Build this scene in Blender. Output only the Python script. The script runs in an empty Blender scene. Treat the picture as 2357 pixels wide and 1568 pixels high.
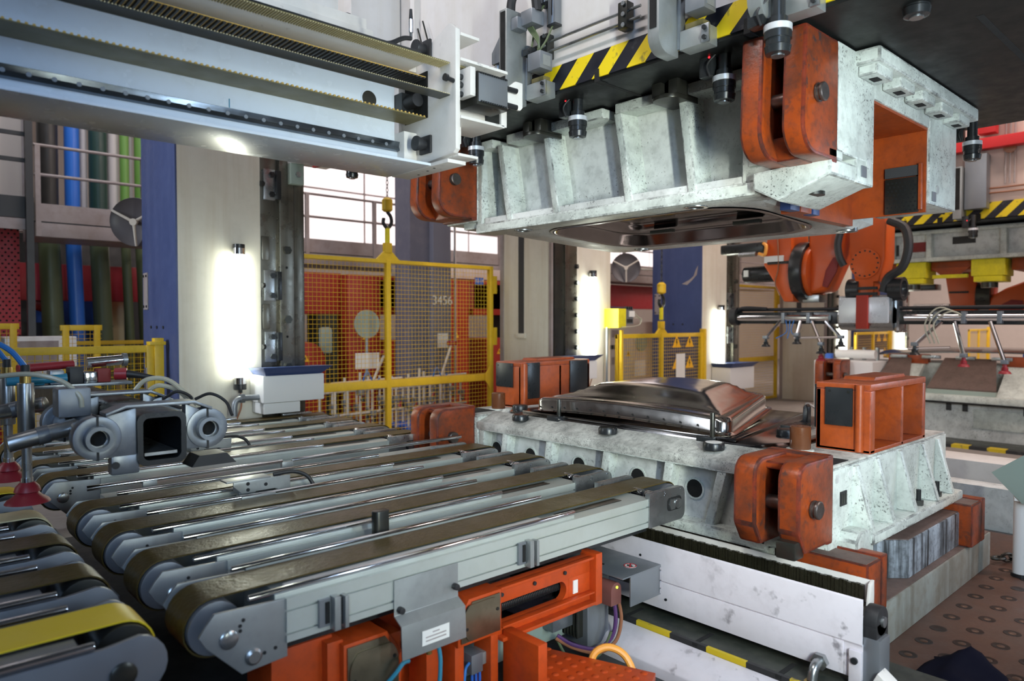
import bpy, bmesh, math, random
from mathutils import Vector, Matrix
random.seed(7)
PI = math.pi
SC = bpy.context.scene
COL = SC.collection

# ---------------------------------------------------------------- camera
cam_data = bpy.data.cameras.new('camera')
cam = bpy.data.objects.new('camera', cam_data)
COL.objects.link(cam)
cam_data.sensor_fit = 'HORIZONTAL'
cam_data.sensor_width = 36.0
cam_data.lens = 36.0 * 1650.0 / 2357.0
cam_data.clip_start = 0.05
cam_data.clip_end = 200
cam.location = (0, 0, 1.65)
cam.rotation_euler = (math.radians(90 - 1.597), 0, math.radians(47.5746 - 90))
cam_data.dof.use_dof = True
cam_data.dof.focus_distance = 4.0
cam_data.dof.aperture_fstop = 1.9
SC.camera = cam

# ---------------------------------------------------------------- view, world
SC.cycles.max_bounces = 6; SC.cycles.diffuse_bounces = 3; SC.cycles.glossy_bounces = 4
SC.cycles.caustics_reflective = False; SC.cycles.caustics_refractive = False; SC.cycles.sample_clamp_indirect = 6.0
SC.view_settings.view_transform = 'Standard'
SC.view_settings.look = 'None'
SC.view_settings.gamma = 1.0
SC.view_settings.use_curve_mapping = False
SC.view_settings.exposure = -0.15
W = bpy.data.worlds.new('hall_air'); SC.world = W
W.use_nodes = True
W.node_tree.nodes['Background'].inputs['Color'].default_value = (0.80, 0.86, 1.0, 1)
W.node_tree.nodes['Background'].inputs['Strength'].default_value = 0.03

# ---------------------------------------------------------------- lamps of the hall and added lights
def area_lamp(name, loc, aim, sx, sy, watts, col, spread=180):
    d = bpy.data.lights.new(name, 'AREA'); d.shape = 'RECTANGLE'; d.size = sx; d.size_y = sy
    d.energy = watts; d.color = col; d.spread = math.radians(spread)
    o = bpy.data.objects.new(name, d); COL.objects.link(o)
    o.location = loc
    o.rotation_euler = (Vector(aim) - Vector(loc)).to_track_quat('-Z', 'Y').to_euler()
    return o
# hall strip lamps, among them lights added to brighten single parts
area_lamp('hall_or_fill_lamp', (-2.2, -3.0, 4.2), (0.8, 2.8, 2.5), 0.6, 5.0, 85, (0.46, 0.67, 1.0), 110)  # stands for bluish daylight behind the camera, aimed to brighten the transfer beam
area_lamp('hall_or_fill_lamp', (-5.0, 7.0, 4.2), (2.0, 6.6, 2.2), 0.6, 3.0, 48, (0.85, 0.92, 1.0), 60)  # fill light added to lift the blue cover of the left upright
area_lamp('hall_or_fill_lamp', (8.6, 3.0, 8.0), (8.6, 3.0, 0), 0.6, 5.0, 260, (1.0, 0.86, 0.78))
area_lamp('hall_or_fill_lamp', (5.0, 8.4, 6.5), (5.5, 9.8, 0.6), 8.0, 0.6, 140, (1.0, 0.92, 0.90))
area_lamp('hall_or_fill_lamp', (1.0, 10.2, 6.5), (2.5, 12.0, 3.6), 4.0, 0.6, 55, (0.9, 0.93, 1.0))
area_lamp('hall_or_fill_lamp', (16.5, 4.0, 8.0), (16.5, 4.0, 0), 0.6, 6.0, 500, (1.0, 0.80, 0.70))
area_lamp('hall_or_fill_lamp', (8.0, -4.0, 6.5), (7.0, 1.0, 1.2), 0.6, 5.0, 420, (1.0, 0.78, 0.68))
area_lamp('hall_or_fill_lamp', (-0.8, 3.2, 7.2), (3.0, 3.0, 3.6), 5.0, 0.6, 62, (1.0, 0.95, 0.94), 75)  # narrow overhead light added to brighten the slide front
area_lamp('hall_or_fill_lamp', (23.0, 4.0, 7.5), (24.5, 4.0, 1.0), 0.6, 6.0, 900, (1.0, 0.84, 0.78))  # added to brighten the dark far end of the hall
# tube lamps on the near side uprights of the press (the far side ones are in view and built below)
for tx in (2.35, 7.35):
    area_lamp('press_tube_or_key_lamp', (tx, -0.80, 1.85), (4.6, 2.7, 1.8), 0.12, 1.3, 44, (0.62, 0.80, 1.0))
area_lamp('press_tube_or_key_lamp', (1.0, -0.9, 1.75), (3.4, 2.6, 2.0), 0.12, 1.3, 52, (0.92, 1.0, 0.90), 88)  # added key light for the die fronts, mounted on no upright

# ---------------------------------------------------------------- materials
MATS = {}
def mat(name, col, rough=0.5, metal=0.0, dirt=None, bump=0.0, spec=0.5, streak=None, speck=None, aniso=0.0):
    """dirt=(colour, amount 0..1, scale); streak=(colour, amount, scale xy); speck=(colour, threshold, scale)"""
    m = bpy.data.materials.new(name); m.use_nodes = True
    nt = m.node_tree; N = nt.nodes; L = nt.links
    b = N['Principled BSDF']
    b.inputs['Roughness'].default_value = rough
    b.inputs['Metallic'].default_value = metal
    b.inputs['Specular IOR Level'].default_value = spec
    tc = N.new('ShaderNodeTexCoord')
    cur = N.new('ShaderNodeRGB'); cur.outputs[0].default_value = (*col, 1); out = cur.outputs[0]
    def mixin(out, fac, c2):
        mx = N.new('ShaderNodeMix'); mx.data_type = 'RGBA'
        L.new(fac, mx.inputs[0]); L.new(out, mx.inputs[6]); mx.inputs[7].default_value = (*c2, 1)
        return mx.outputs[2]
    def noise(scale, detail=5, rough_=0.6, vec=None):
        n = N.new('ShaderNodeTexNoise'); n.inputs['Scale'].default_value = scale
        n.inputs['Detail'].default_value = detail; n.inputs['Roughness'].default_value = rough_
        L.new(vec if vec else tc.outputs['Object'], n.inputs['Vector']); return n.outputs['Fac']
    def ramp(fac, a, b_, v):
        r = N.new('ShaderNodeMapRange'); r.inputs[1].default_value = a; r.inputs[2].default_value = b_
        r.inputs[3].default_value = 0; r.inputs[4].default_value = v; L.new(fac, r.inputs[0]); return r.outputs[0]
    if dirt:
        f = noise(dirt[2]); out = mixin(out, ramp(f, 0.42, 0.72, dirt[1]), dirt[0])
        f2 = noise(dirt[2] * 6.3, 3); out = mixin(out, ramp(f2, 0.48, 0.75, dirt[1] * 0.7), dirt[0])
    if streak:
        mp = N.new('ShaderNodeMapping'); mp.inputs['Scale'].default_value = (streak[2], streak[2], streak[2] * 0.06)
        L.new(tc.outputs['Object'], mp.inputs['Vector'])
        out = mixin(out, ramp(noise(1.0, 4, 0.6, mp.outputs[0]), 0.47, 0.66, streak[1]), streak[0])
    if speck:
        a_ = ramp(noise(speck[2] * 2.6, 3, 0.55), speck[1] - 0.07, speck[1] + 0.03, 0.9); b_ = ramp(noise(speck[2] * 0.12, 4, 0.6), 0.42, 0.62, 1.0)
        mm = N.new('ShaderNodeMath'); mm.operation = 'MULTIPLY'; L.new(a_, mm.inputs[0]); L.new(b_, mm.inputs[1])
        out = mixin(out, mm.outputs[0], speck[0])
    L.new(out, b.inputs['Base Color'])
    rf = noise(9.0, 3)
    rr = N.new('ShaderNodeMapRange'); rr.inputs[1].default_value = 0.3; rr.inputs[2].default_value = 0.7
    rr.inputs[3].default_value = max(0.03, rough * 0.8); rr.inputs[4].default_value = min(1, rough * 1.2)
    L.new(rf, rr.inputs[0]); L.new(rr.outputs[0], b.inputs['Roughness'])
    if bump > 0:
        bp = N.new('ShaderNodeBump'); bp.inputs['Strength'].default_value = bump; bp.inputs['Distance'].default_value = 0.004
        L.new(noise(55, 4), bp.inputs['Height']); L.new(bp.outputs[0], b.inputs['Normal'])
    MATS[name] = m
    return m
def emit(name, col, s):
    m = bpy.data.materials.new(name); m.use_nodes = True
    b = m.node_tree.nodes['Principled BSDF']
    b.inputs['Base Color'].default_value = (*col, 1)
    b.inputs['Emission Color'].default_value = (*col, 1); b.inputs['Emission Strength'].default_value = s
    MATS[name] = m; return m
def stripes(name, c1, c2, period, ux, uy, uz, rough=0.5, width=0.5, off=0.0):
    """diagonal painted stripes along the given direction of object space"""
    m = mat(name, c1, rough); nt = m.node_tree; N = nt.nodes; L = nt.links
    tc = N.new('ShaderNodeTexCoord'); dp = N.new('ShaderNodeVectorMath'); dp.operation = 'DOT_PRODUCT'
    dp.inputs[1].default_value = (ux / period, uy / period, uz / period)
    L.new(tc.outputs['Object'], dp.inputs[0])
    ad = N.new('ShaderNodeMath'); ad.operation = 'ADD'; ad.inputs[1].default_value = off; L.new(dp.outputs['Value'], ad.inputs[0])
    fr = N.new('ShaderNodeMath'); fr.operation = 'FRACT'; L.new(ad.outputs[0], fr.inputs[0])
    gt = N.new('ShaderNodeMath'); gt.operation = 'GREATER_THAN'; gt.inputs[1].default_value = width; L.new(fr.outputs[0], gt.inputs[0])
    mx = N.new('ShaderNodeMix'); mx.data_type = 'RGBA'; L.new(gt.outputs[0], mx.inputs[0])
    mx.inputs[6].default_value = (*c1, 1); mx.inputs[7].default_value = (*c2, 1)
    nz = N.new('ShaderNodeTexNoise'); nz.inputs['Scale'].default_value = 14; nz.inputs['Detail'].default_value = 5
    L.new(tc.outputs['Object'], nz.inputs['Vector'])
    rg = N.new('ShaderNodeMapRange'); rg.inputs[1].default_value = 0.62; rg.inputs[2].default_value = 0.7; rg.inputs[4].default_value = 0.7
    L.new(nz.outputs['Fac'], rg.inputs[0])
    m2 = N.new('ShaderNodeMix'); m2.data_type = 'RGBA'; L.new(rg.outputs[0], m2.inputs[0]); L.new(mx.outputs[2], m2.inputs[6])
    m2.inputs[7].default_value = (0.05, 0.05, 0.05, 1)
    L.new(m2.outputs[2], N['Principled BSDF'].inputs['Base Color'])
    return m

BLK = (0.012, 0.013, 0.015)
mat('cast_white', (0.70, 0.75, 0.70), 0.42, dirt=((0.16, 0.17, 0.16), 0.55, 2.6), bump=0.45, speck=((0.03, 0.03, 0.03), 0.64, 30))
mat('cast_clean', (0.72, 0.74, 0.72), 0.5, dirt=((0.24, 0.25, 0.24), 0.6, 2.4), bump=0.3, speck=((0.05, 0.05, 0.05), 0.67, 22))
mat('cast_top', (0.68, 0.68, 0.63), 0.65, dirt=((0.14, 0.14, 0.13), 0.8, 5.0), bump=0.8, speck=((0.06, 0.06, 0.06), 0.62, 60))
mat('lug_orange', (0.30, 0.050, 0.008), 0.36, dirt=((0.05, 0.022, 0.015), 0.85, 4.5), bump=0.3, speck=((0.03, 0.03, 0.03), 0.66, 9))
mat('lug_edge', (0.22, 0.035, 0.015), 0.4, 0.2, dirt=((0.025, 0.022, 0.02), 1.0, 7.0), bump=0.3)
mat('box_edge', (0.46, 0.10, 0.045), 0.4, 0.0, dirt=((0.10, 0.035, 0.02), 0.8, 8.0))
mat('cast_edge', (0.70, 0.74, 0.70), 0.4, dirt=((0.05, 0.05, 0.05), 0.9, 9.0), bump=0.3)
mat('box_orange', (0.40, 0.072, 0.012), 0.42, dirt=((0.16, 0.035, 0.015), 0.6, 4.0), bump=0.2)
mat('frame_orange', (0.58, 0.070, 0.009), 0.42, dirt=((0.25, 0.04, 0.01), 0.5, 5.0))
mat('robot_orange', (0.60, 0.088, 0.010), 0.35, dirt=((0.45, 0.08, 0.02), 0.3, 2.0))
mat('machine_red', (0.36, 0.026, 0.013), 0.5, dirt=((0.22, 0.018, 0.012), 0.4, 1.5))
mat('dark_red', (0.22, 0.02, 0.018), 0.55)
mat('dark_steel', (0.05, 0.052, 0.05), 0.33, 0.7, dirt=((0.10, 0.09, 0.06), 0.4, 3))
mat('slide_black', (0.006, 0.007, 0.007), 0.45, 0.0, dirt=((0.016, 0.016, 0.015), 0.5, 2.0), bump=0.1, spec=0.3)
mat('guide_steel', (0.20, 0.19, 0.16), 0.30, 0.85, streak=((0.06, 0.05, 0.035), 0.75, 7))
mat('steel', (0.42, 0.44, 0.45), 0.30, 0.9, dirt=((0.25, 0.25, 0.24), 0.4, 6))
mat('pin_steel', (0.16, 0.14, 0.13), 0.35, 0.8, dirt=((0.08, 0.05, 0.04), 0.5, 9))
mat('cover_steel', (0.30, 0.26, 0.18), 0.34, 0.9, dirt=((0.18, 0.16, 0.11), 0.5, 6))
mat('rail_steel', (0.16, 0.18, 0.20), 0.22, 0.9, dirt=((0.08, 0.09, 0.1), 0.5, 5))
mat('chrome', (0.78, 0.79, 0.82), 0.12, 1.0)
mat('die_steel', (0.30, 0.29, 0.29), 0.16, 1.0, dirt=((0.16, 0.15, 0.15), 0.5, 2.0))
mat('panel_steel', (0.62, 0.60, 0.58), 0.17, 1.0)
mat('band_silver', (0.72, 0.74, 0.78), 0.3, 0.4)
mat('aluminium', (0.20, 0.22, 0.25), 0.34, 0.7, dirt=((0.40, 0.42, 0.42), 0.5, 3))
mat('alu_plate', (0.38, 0.40, 0.40), 0.42, 0.6, dirt=((0.28, 0.29, 0.29), 0.5, 5))
mat('profile_alu', (0.56, 0.60, 0.57), 0.40, 0.45, dirt=((0.50, 0.53, 0.48), 0.5, 4))
mat('zinc', (0.25, 0.27, 0.30), 0.42, 0.6, dirt=((0.28, 0.29, 0.30), 0.5, 3))
mat('belt_brown', (0.070, 0.046, 0.009), 0.36, dirt=((0.11, 0.075, 0.012), 0.6, 26), bump=0.7, spec=0.5)
mat('belt_pale', (0.70, 0.60, 0.34), 0.5)
mat('belt_yellow', (0.92, 0.66, 0.03), 0.45)
mat('belt_tan', (0.19, 0.16, 0.065), 0.45, dirt=((0.12, 0.10, 0.04), 0.5, 4))
mat('belt_dark', (0.045, 0.048, 0.045), 0.35)
mat('belt_teeth', (0.62, 0.40, 0.10), 0.5)
mat('rubber', (0.02, 0.02, 0.022), 0.5)
mat('black_paint', (0.018, 0.02, 0.022), 0.3)
mat('pit_black', (0.006, 0.006, 0.006), 0.9)
mat('beam_white', (0.68, 0.75, 0.84), 0.25, dirt=((0.55, 0.58, 0.60), 0.4, 1.5))
mat('plate_white', (0.76, 0.73, 0.70), 0.45, dirt=((0.55, 0.52, 0.48), 0.4, 2.5), speck=((0.10, 0.09, 0.10), 0.735, 9))
mat('tray_white', (0.74, 0.69, 0.74), 0.42, dirt=((0.50, 0.45, 0.48), 0.45, 2.2), speck=((0.07, 0.06, 0.07), 0.685, 5))
mat('oily_brush', (0.02, 0.018, 0.010), 0.35, bump=1.0)
mat('column_white', (0.80, 0.76, 0.66), 0.5, dirt=((0.62, 0.58, 0.48), 0.35, 1.5), streak=((0.55, 0.45, 0.30), 0.28, 9))
mat('slide_white', (0.70, 0.68, 0.68), 0.5, dirt=((0.55, 0.50, 0.46), 0.35, 1.8), streak=((0.55, 0.50, 0.42), 0.25, 6))
mat('box_white', (0.78, 0.78, 0.78), 0.45)
mat('blue_paint', (0.050, 0.075, 0.20), 0.5, dirt=((0.07, 0.10, 0.25), 0.5, 2), streak=((0.11, 0.14, 0.29), 0.3, 6))
mat('lid_blue', (0.03, 0.055, 0.17), 0.4)
mat('safety_yellow', (0.80, 0.52, 0.02), 0.45, dirt=((0.55, 0.33, 0.02), 0.4, 6))
mat('bright_yellow', (0.85, 0.74, 0.02), 0.45, dirt=((0.45, 0.38, 0.02), 0.4, 8))
mat('rail_grey', (0.38, 0.33, 0.33), 0.5, dirt=((0.24, 0.18, 0.15), 0.6, 1.5))
mat('rail_dark', (0.05, 0.052, 0.055), 0.5)
mat('sheet_beige', (0.60, 0.53, 0.48), 0.6, dirt=((0.5, 0.44, 0.4), 0.4, 0.8))
mat('pipe_black', (0.03, 0.028, 0.026), 0.4)
mat('pipe_blue', (0.03, 0.16, 0.62), 0.35)
mat('pipe_darkgreen', (0.02, 0.055, 0.045), 0.4)
mat('pipe_olive', (0.11, 0.14, 0.07), 0.45)
mat('pipe_green', (0.16, 0.34, 0.07), 0.4)
mat('pipe_white', (0.62, 0.58, 0.57), 0.45)
mat('post_grey', (0.20, 0.20, 0.26), 0.5)
mat('concrete', (0.30, 0.27, 0.25), 0.7, dirt=((0.18, 0.16, 0.15), 0.5, 1.2))
mat('pit_floor', (0.05, 0.05, 0.05), 0.7)
mat('stud_floor', (0.088, 0.041, 0.026), 0.45, 0.1, dirt=((0.07, 0.04, 0.03), 0.7, 3.5), bump=0.3)
mat('stud_ring', (0.030, 0.018, 0.014), 0.4, 0.5)
mat('stud_cap', (0.11, 0.06, 0.04), 0.4, 0.5)
mat('bed_green', (0.022, 0.027, 0.023), 0.45, dirt=((0.09, 0.09, 0.07), 0.5, 5))
mat('base_green', (0.27, 0.29, 0.27), 0.6, dirt=((0.16, 0.13, 0.09), 0.7, 3.0), streak=((0.12, 0.10, 0.07), 0.6, 8))
mat('riser_paint', (0.36, 0.41, 0.47), 0.55, streak=((0.008, 0.008, 0.008), 1.0, 16), dirt=((0.03, 0.03, 0.03), 0.85, 6))
mat('rust_top', (0.15, 0.10, 0.085), 0.7, dirt=((0.07, 0.05, 0.04), 0.6, 6), bump=0.4)
mat('spring_brown', (0.13, 0.045, 0.018), 0.3)
mat('cup_red', (0.30, 0.02, 0.03), 0.45)
mat('hose_blue', (0.03, 0.17, 0.50), 0.35)
mat('hose_clear', (0.48, 0.46, 0.36), 0.3)
mat('hose_orange', (0.90, 0.38, 0.06), 0.4)
mat('hose_teal', (0.03, 0.22, 0.34), 0.4)
mat('hose_purple', (0.10, 0.04, 0.14), 0.4)
mat('hose_brown', (0.30, 0.12, 0.06), 0.4)
mat('brass', (0.55, 0.38, 0.12), 0.3, 0.9)
mat('paper', (0.80, 0.79, 0.76), 0.6)
mat('sign_yellow', (0.90, 0.48, 0.02), 0.5)
mat('ink', (0.02, 0.02, 0.02), 0.6)
mat('sign_red', (0.60, 0.02, 0.03), 0.5)
mat('sign_blue', (0.03, 0.12, 0.50), 0.5)
mat('cabinet_red', (0.65, 0.025, 0.03), 0.45)
mat('beam_red', (0.40, 0.02, 0.03), 0.5)
mat('pale_green', (0.30, 0.37, 0.33), 0.5)
mat('sensor_maroon', (0.19, 0.07, 0.06), 0.4)
mat('cloth_navy', (0.004, 0.004, 0.010), 1.0, spec=0.1)
mat('mirror_dark', (0.10, 0.09, 0.10), 0.4)
mat('lamp_arm', (0.62, 0.56, 0.50), 0.5)
mat('pink_wall', (0.72, 0.56, 0.50), 0.55, dirt=((0.6, 0.45, 0.4), 0.3, 1.0))
mat('girder_grey', (0.16, 0.16, 0.22), 0.5, dirt=((0.28, 0.27, 0.32), 0.5, 1))
emit('tube_light', (0.95, 1.0, 0.86), 24.0)
emit('window_glow', (1.0, 0.90, 0.90), 1.25)
emit('led_green', (0.6, 1.0, 0.05), 3.0)
emit('led_red', (1.0, 0.02, 0.03), 3.0)
stripes('hazard_band', (0.80, 0.60, 0.01), (0.008, 0.009, 0.016), 0.243, 0, 1, 1, 0.4, 0.5, 0.70)
stripes('hazard_floor', (0.62, 0.45, 0.01), (0.02, 0.02, 0.02), 0.40, 0, 1, 0, 0.5)

# ---------------------------------------------------------------- mesh helpers
class MB:
    """collects shapes in world coordinates; build() links them as ONE mesh object"""
    def __init__(s): s.v = []; s.f = []
    def add(s, vs, fs):
        o = len(s.v); s.v += [tuple(v) for v in vs]; s.f += [tuple(i + o for i in f) for f in fs]; return s
    def box(s, x0, x1, y0, y1, z0, z1):
        v = [(x, y, z) for x in (x0, x1) for y in (y0, y1) for z in (z0, z1)]
        return s.add(v, [(0, 1, 3, 2), (4, 6, 7, 5), (0, 4, 5, 1), (2, 3, 7, 6), (0, 2, 6, 4), (1, 5, 7, 3)])
    def prism(s, poly, axis, a0, a1):
        """polygon in the plane across axis ('x': (y,z), 'y': (x,z), 'z': (x,y)), pushed from a0 to a1"""
        def P(p, a): return {'x': (a, p[0], p[1]), 'y': (p[0], a, p[1]), 'z': (p[0], p[1], a)}[axis]
        n = len(poly)
        v = [P(p, a0) for p in poly] + [P(p, a1) for p in poly]
        f = [tuple(range(n))[::-1], tuple(range(n, 2 * n))] + [(i, (i + 1) % n, n + (i + 1) % n, n + i) for i in range(n)]
        return s.add(v, f)
    def hexa(s, bottom, top):
        """any eight-cornered block from two quads"""
        return s.add(list(bottom) + list(top), [(3, 2, 1, 0), (4, 5, 6, 7)] + [(i, (i + 1) % 4, 4 + (i + 1) % 4, 4 + i) for i in range(4)])
    def cyl(s, p0, p1, r, n=16, r2=None, cap=True):
        p0 = Vector(p0); p1 = Vector(p1); d = (p1 - p0)
        q = d.to_track_quat('Z', 'Y'); r2 = r if r2 is None else r2
        ring = [(math.cos(2 * PI * i / n), math.sin(2 * PI * i / n)) for i in range(n)]
        v = [p0 + q @ Vector((c * r, t * r, 0)) for c, t in ring] + [p1 + q @ Vector((c * r2, t * r2, 0)) for c, t in ring]
        f = [(i, (i + 1) % n, n + (i + 1) % n, n + i) for i in range(n)]
        if cap: f += [tuple(range(n))[::-1], tuple(range(n, 2 * n))]
        return s.add(v, f)
    def pipe(s, p0, p1, r, ri, n=20):
        """hollow cylinder"""
        p0 = Vector(p0); p1 = Vector(p1); q = (p1 - p0).to_track_quat('Z', 'Y')
        ring = [(math.cos(2 * PI * i / n), math.sin(2 * PI * i / n)) for i in range(n)]
        v = [];
        for p, rr in ((p0, r), (p1, r), (p1, ri), (p0, ri)): v += [p + q @ Vector((c * rr, t * rr, 0)) for c, t in ring]
        f = []
        for k in range(4):
            a = k * n; b = ((k + 1) % 4) * n
            f += [(a + i, a + (i + 1) % n, b + (i + 1) % n, b + i) for i in range(n)]
        return s.add(v, f)
    def lathe(s, c, axis, prof, n=20):
        """profile of (height along axis, radius) turned about axis through c"""
        c = Vector(c); q = Vector(axis).to_track_quat('Z', 'Y'); v = []; f = []
        m = len(prof)
        for h, r in prof:
            v += [c + q @ Vector((r * math.cos(2 * PI * i / n), r * math.sin(2 * PI * i / n), h)) for i in range(n)]
        for k in range(m - 1):
            f += [(k * n + i, k * n + (i + 1) % n, (k + 1) * n + (i + 1) % n, (k + 1) * n + i) for i in range(n)]
        f += [tuple(range(n))[::-1], tuple(range((m - 1) * n, m * n))]
        return s.add(v, f)
    def tube(s, pts, r, n=8, smooth=True, steps=6):
        pts = [Vector(p) for p in pts]
        if smooth and len(pts) > 2:
            q = []
            P = [pts[0] * 2 - pts[1]] + pts + [pts[-1] * 2 - pts[-2]]
            for i in range(1, len(P) - 2):
                for k in range(steps):
                    t = k / steps
                    q.append(0.5 * ((2 * P[i]) + (P[i + 1] - P[i - 1]) * t + (2 * P[i - 1] - 5 * P[i] + 4 * P[i + 1] - P[i + 2]) * t * t + (3 * P[i] - P[i - 1] - 3 * P[i + 1] + P[i + 2]) * t ** 3))
            q.append(pts[-1]); pts = q
        v = []; f = []; m = len(pts)
        up = Vector((0, 0, 1)); nrm = None
        for i, p in enumerate(pts):
            d = (pts[min(i + 1, m - 1)] - pts[max(i - 1, 0)]).normalized()
            if nrm is None:
                nrm = d.cross(up) if abs(d.z) < 0.95 else d.cross(Vector((1, 0, 0)))
            nrm = (nrm - d * nrm.dot(d)).normalized(); bi = d.cross(nrm)
            v += [p + (nrm * math.cos(2 * PI * k / n) + bi * math.sin(2 * PI * k / n)) * r for k in range(n)]
        for i in range(m - 1):
            f += [(i * n + k, i * n + (k + 1) % n, (i + 1) * n + (k + 1) % n, (i + 1) * n + k) for k in range(n)]
        f += [tuple(range(n))[::-1], tuple(range((m - 1) * n, m * n))]
        return s.add(v, f)
    def loft(s, loops, cap=True):
        """skin over loops of (outline, height z), all with the same point count"""
        n = len(loops[0][0]); v = []; f = []
        for pl, z in loops: v += [(p[0], p[1], z) for p in pl]
        for k in range(len(loops) - 1): f += [(k * n + j, k * n + (j + 1) % n, (k + 1) * n + (j + 1) % n, (k + 1) * n + j) for j in range(n)]
        if cap: f.append(tuple(range((len(loops) - 1) * n, len(loops) * n)))
        return s.add(v, f)
    def hexbolt(s, p, d, r, h):
        p = Vector(p); d = Vector(d).normalized(); return s.cyl(p, p + d * h, r, 6)
    def xform(s, M):
        s.v = [tuple(M @ Vector(v)) for v in s.v]; return s
    def build(s, name, material, parent=None, bevel=0.0, seg=2, smooth=35, kind=None, label=None, edge=None):
        me = bpy.data.meshes.new(name)
        org = Vector((0, 0, 0)); p = parent
        while p is not None: org += p.location; p = p.parent
        bm = bmesh.new()
        vs = [bm.verts.new(Vector(v) - org) for v in s.v]
        for f in s.f:
            try: bm.faces.new([vs[i] for i in f])
            except ValueError: pass
        bmesh.ops.recalc_face_normals(bm, faces=bm.faces[:])
        if bevel > 0:
            eds = [e for e in bm.edges if len(e.link_faces) == 2 and e.calc_face_angle(0) > 0.5]
            bmesh.ops.bevel(bm, geom=eds, offset=bevel, segments=seg, profile=0.6, affect='EDGES', clamp_overlap=True, material=1 if edge else -1)
        bm.to_mesh(me); bm.free()
        if smooth:
            me.polygons.foreach_set('use_smooth', [True] * len(me.polygons))
            me.set_sharp_from_angle(angle=math.radians(smooth))
        o = bpy.data.objects.new(name, me); COL.objects.link(o)
        me.materials.append(MATS[material])
        if edge: me.materials.append(MATS[edge])
        o.parent = parent
        if kind: o['kind'] = kind
        if label: o['label'] = label
        return o
def tag(o, label, cat, group=None, kind=None):
    o['label'] = label; o['category'] = cat
    if group: o['group'] = group
    if kind: o['kind'] = kind
    return o
def thing(name, loc, label, cat, group=None):
    o = bpy.data.objects.new(name, None); COL.objects.link(o); o.location = loc
    o.empty_display_size = 0.05
    return tag(o, label, cat, group)
def struct(o):
    o['kind'] = 'structure'; return o
def copy_tree(o, loc=None, label=None, parent=None):
    c = o.copy(); COL.objects.link(c); c.parent = parent
    if loc is not None: c.location = loc
    if label: c['label'] = label
    for ch in list(o.children): copy_tree(ch, None, None, c)
    return c
def rrect(x0, x1, z0, z1, r, n=4, corners=(1, 1, 1, 1)):
    """rounded rectangle outline; corners order: (x0z0, x1z0, x1z1, x0z1)"""
    out = []
    cs = [((x0, z0), PI, corners[0]), ((x1, z0), 1.5 * PI, corners[1]), ((x1, z1), 0, corners[2]), ((x0, z1), 0.5 * PI, corners[3])]
    for (cx, cz), a, on in cs:
        if not on: out.append((cx, cz)); continue
        ccx = cx + r if cx == x0 else cx - r; ccz = cz + r if cz == z0 else cz - r
        for k in range(n + 1):
            t = a + 0.5 * PI * k / n; out.append((ccx + r * math.cos(t), ccz + r * math.sin(t)))
    return out
def text_mesh(name, txt, size, origin, ux, uy, material, parent, depth=0.001, align='CENTER'):
    """raised lettering: ux reading direction, uy up direction"""
    cu = bpy.data.curves.new(name, 'FONT'); cu.body = txt; cu.size = size; cu.extrude = depth; cu.align_x = align; cu.align_y = 'CENTER'
    to = bpy.data.objects.new('tmp', cu); COL.objects.link(to)
    dg = bpy.context.evaluated_depsgraph_get(); me = bpy.data.meshes.new_from_object(to.evaluated_get(dg))
    bpy.data.objects.remove(to)
    ux = Vector(ux).normalized(); uy = Vector(uy).normalized(); uz = ux.cross(uy)
    M = Matrix((ux, uy, uz)).transposed().to_4x4()
    org = Vector((0, 0, 0)); p = parent
    while p is not None: org += p.location; p = p.parent
    M.translation = Vector(origin) - org
    me.transform(M); me.name = name
    me.materials.clear(); me.materials.append(MATS[material])
    o = bpy.data.objects.new(name, me); COL.objects.link(o); o.parent = parent
    return o

# ================================================================ the setting: floors
struct(MB().box(-12, 30, -8, 30, -0.15, 0.0).build('floor', 'concrete', smooth=0))
bolster = struct(MB().box(3.3, 6.2, -2.2, 1.9, 0.0, 0.08).build('floor', 'stud_floor', smooth=0))
# round T-slot studs let into the bolster floor, each ring and cap its own piece
ring_me = cap_me = None
k = 0
for i in range(9):
    for j in range(9):
        x = 3.62 + i * 0.21 + (0.105 if j % 2 else 0); y = 1.20 - j * 0.135
        if x > 5.35 or x / max(y, 0.01) < 2.9 and y > 0: continue
        r_ = x * 0.675 + y * 0.738
        if ring_me is None:
            a = MB().lathe((x, y, 0.08), (0, 0, 1), [(0, 0.040), (0.0015, 0.039), (0.0015, 0.022), (0.0008, 0.020)], 18).build('stud', 'stud_ring', bolster)
            b = MB().lathe((x, y, 0.081), (0, 0, 1), [(0, 0.018), (0.0022, 0.014)], 12).build('stud_cap', 'stud_cap', a)
            ring_me = a; cap_me = b; X0 = (x, y)
        else:
            a = ring_me.copy(); COL.objects.link(a); a.location = (x - X0[0], y - X0[1], 0)
            if (i * 7 + j * 5) % 11 != 3:
                b = cap_me.copy(); COL.objects.link(b); b.parent = a
        k += 1

# ================================================================ lower die on its base
base = thing('die_plinth', (4.3, 1.6, 0.08), 'stained grey-green base plate under the lower die', 'base plate')
MB().box(3.35, 5.36, 1.30, 4.7, 0.08, 0.29).build('plate', 'base_green', base, bevel=0.006)
MB().box(3.36, 5.35, 1.31, 4.69, 0.29, 0.296).build('plate_top', 'rust_top', base)
rs = thing('riser_block', (4.5, 1.5, 0.296), 'blue-grey riser block with black oil streaks under the lower die', 'block')
poly = [(4.05, 1.345), (4.93, 1.345), (4.99, 1.40), (4.99, 1.75), (3.93, 1.75), (3.93, 1.46)]
MB().prism(poly, 'z', 0.296, 0.497).build('body', 'riser_paint', rs, bevel=0.006)
MB().prism([(4.06, 1.352), (4.93, 1.352), (4.983, 1.405), (4.983, 1.74), (3.94, 1.74), (3.94, 1.465)], 'z', 0.497, 0.502).build('top_face', 'rust_top', rs)
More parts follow.
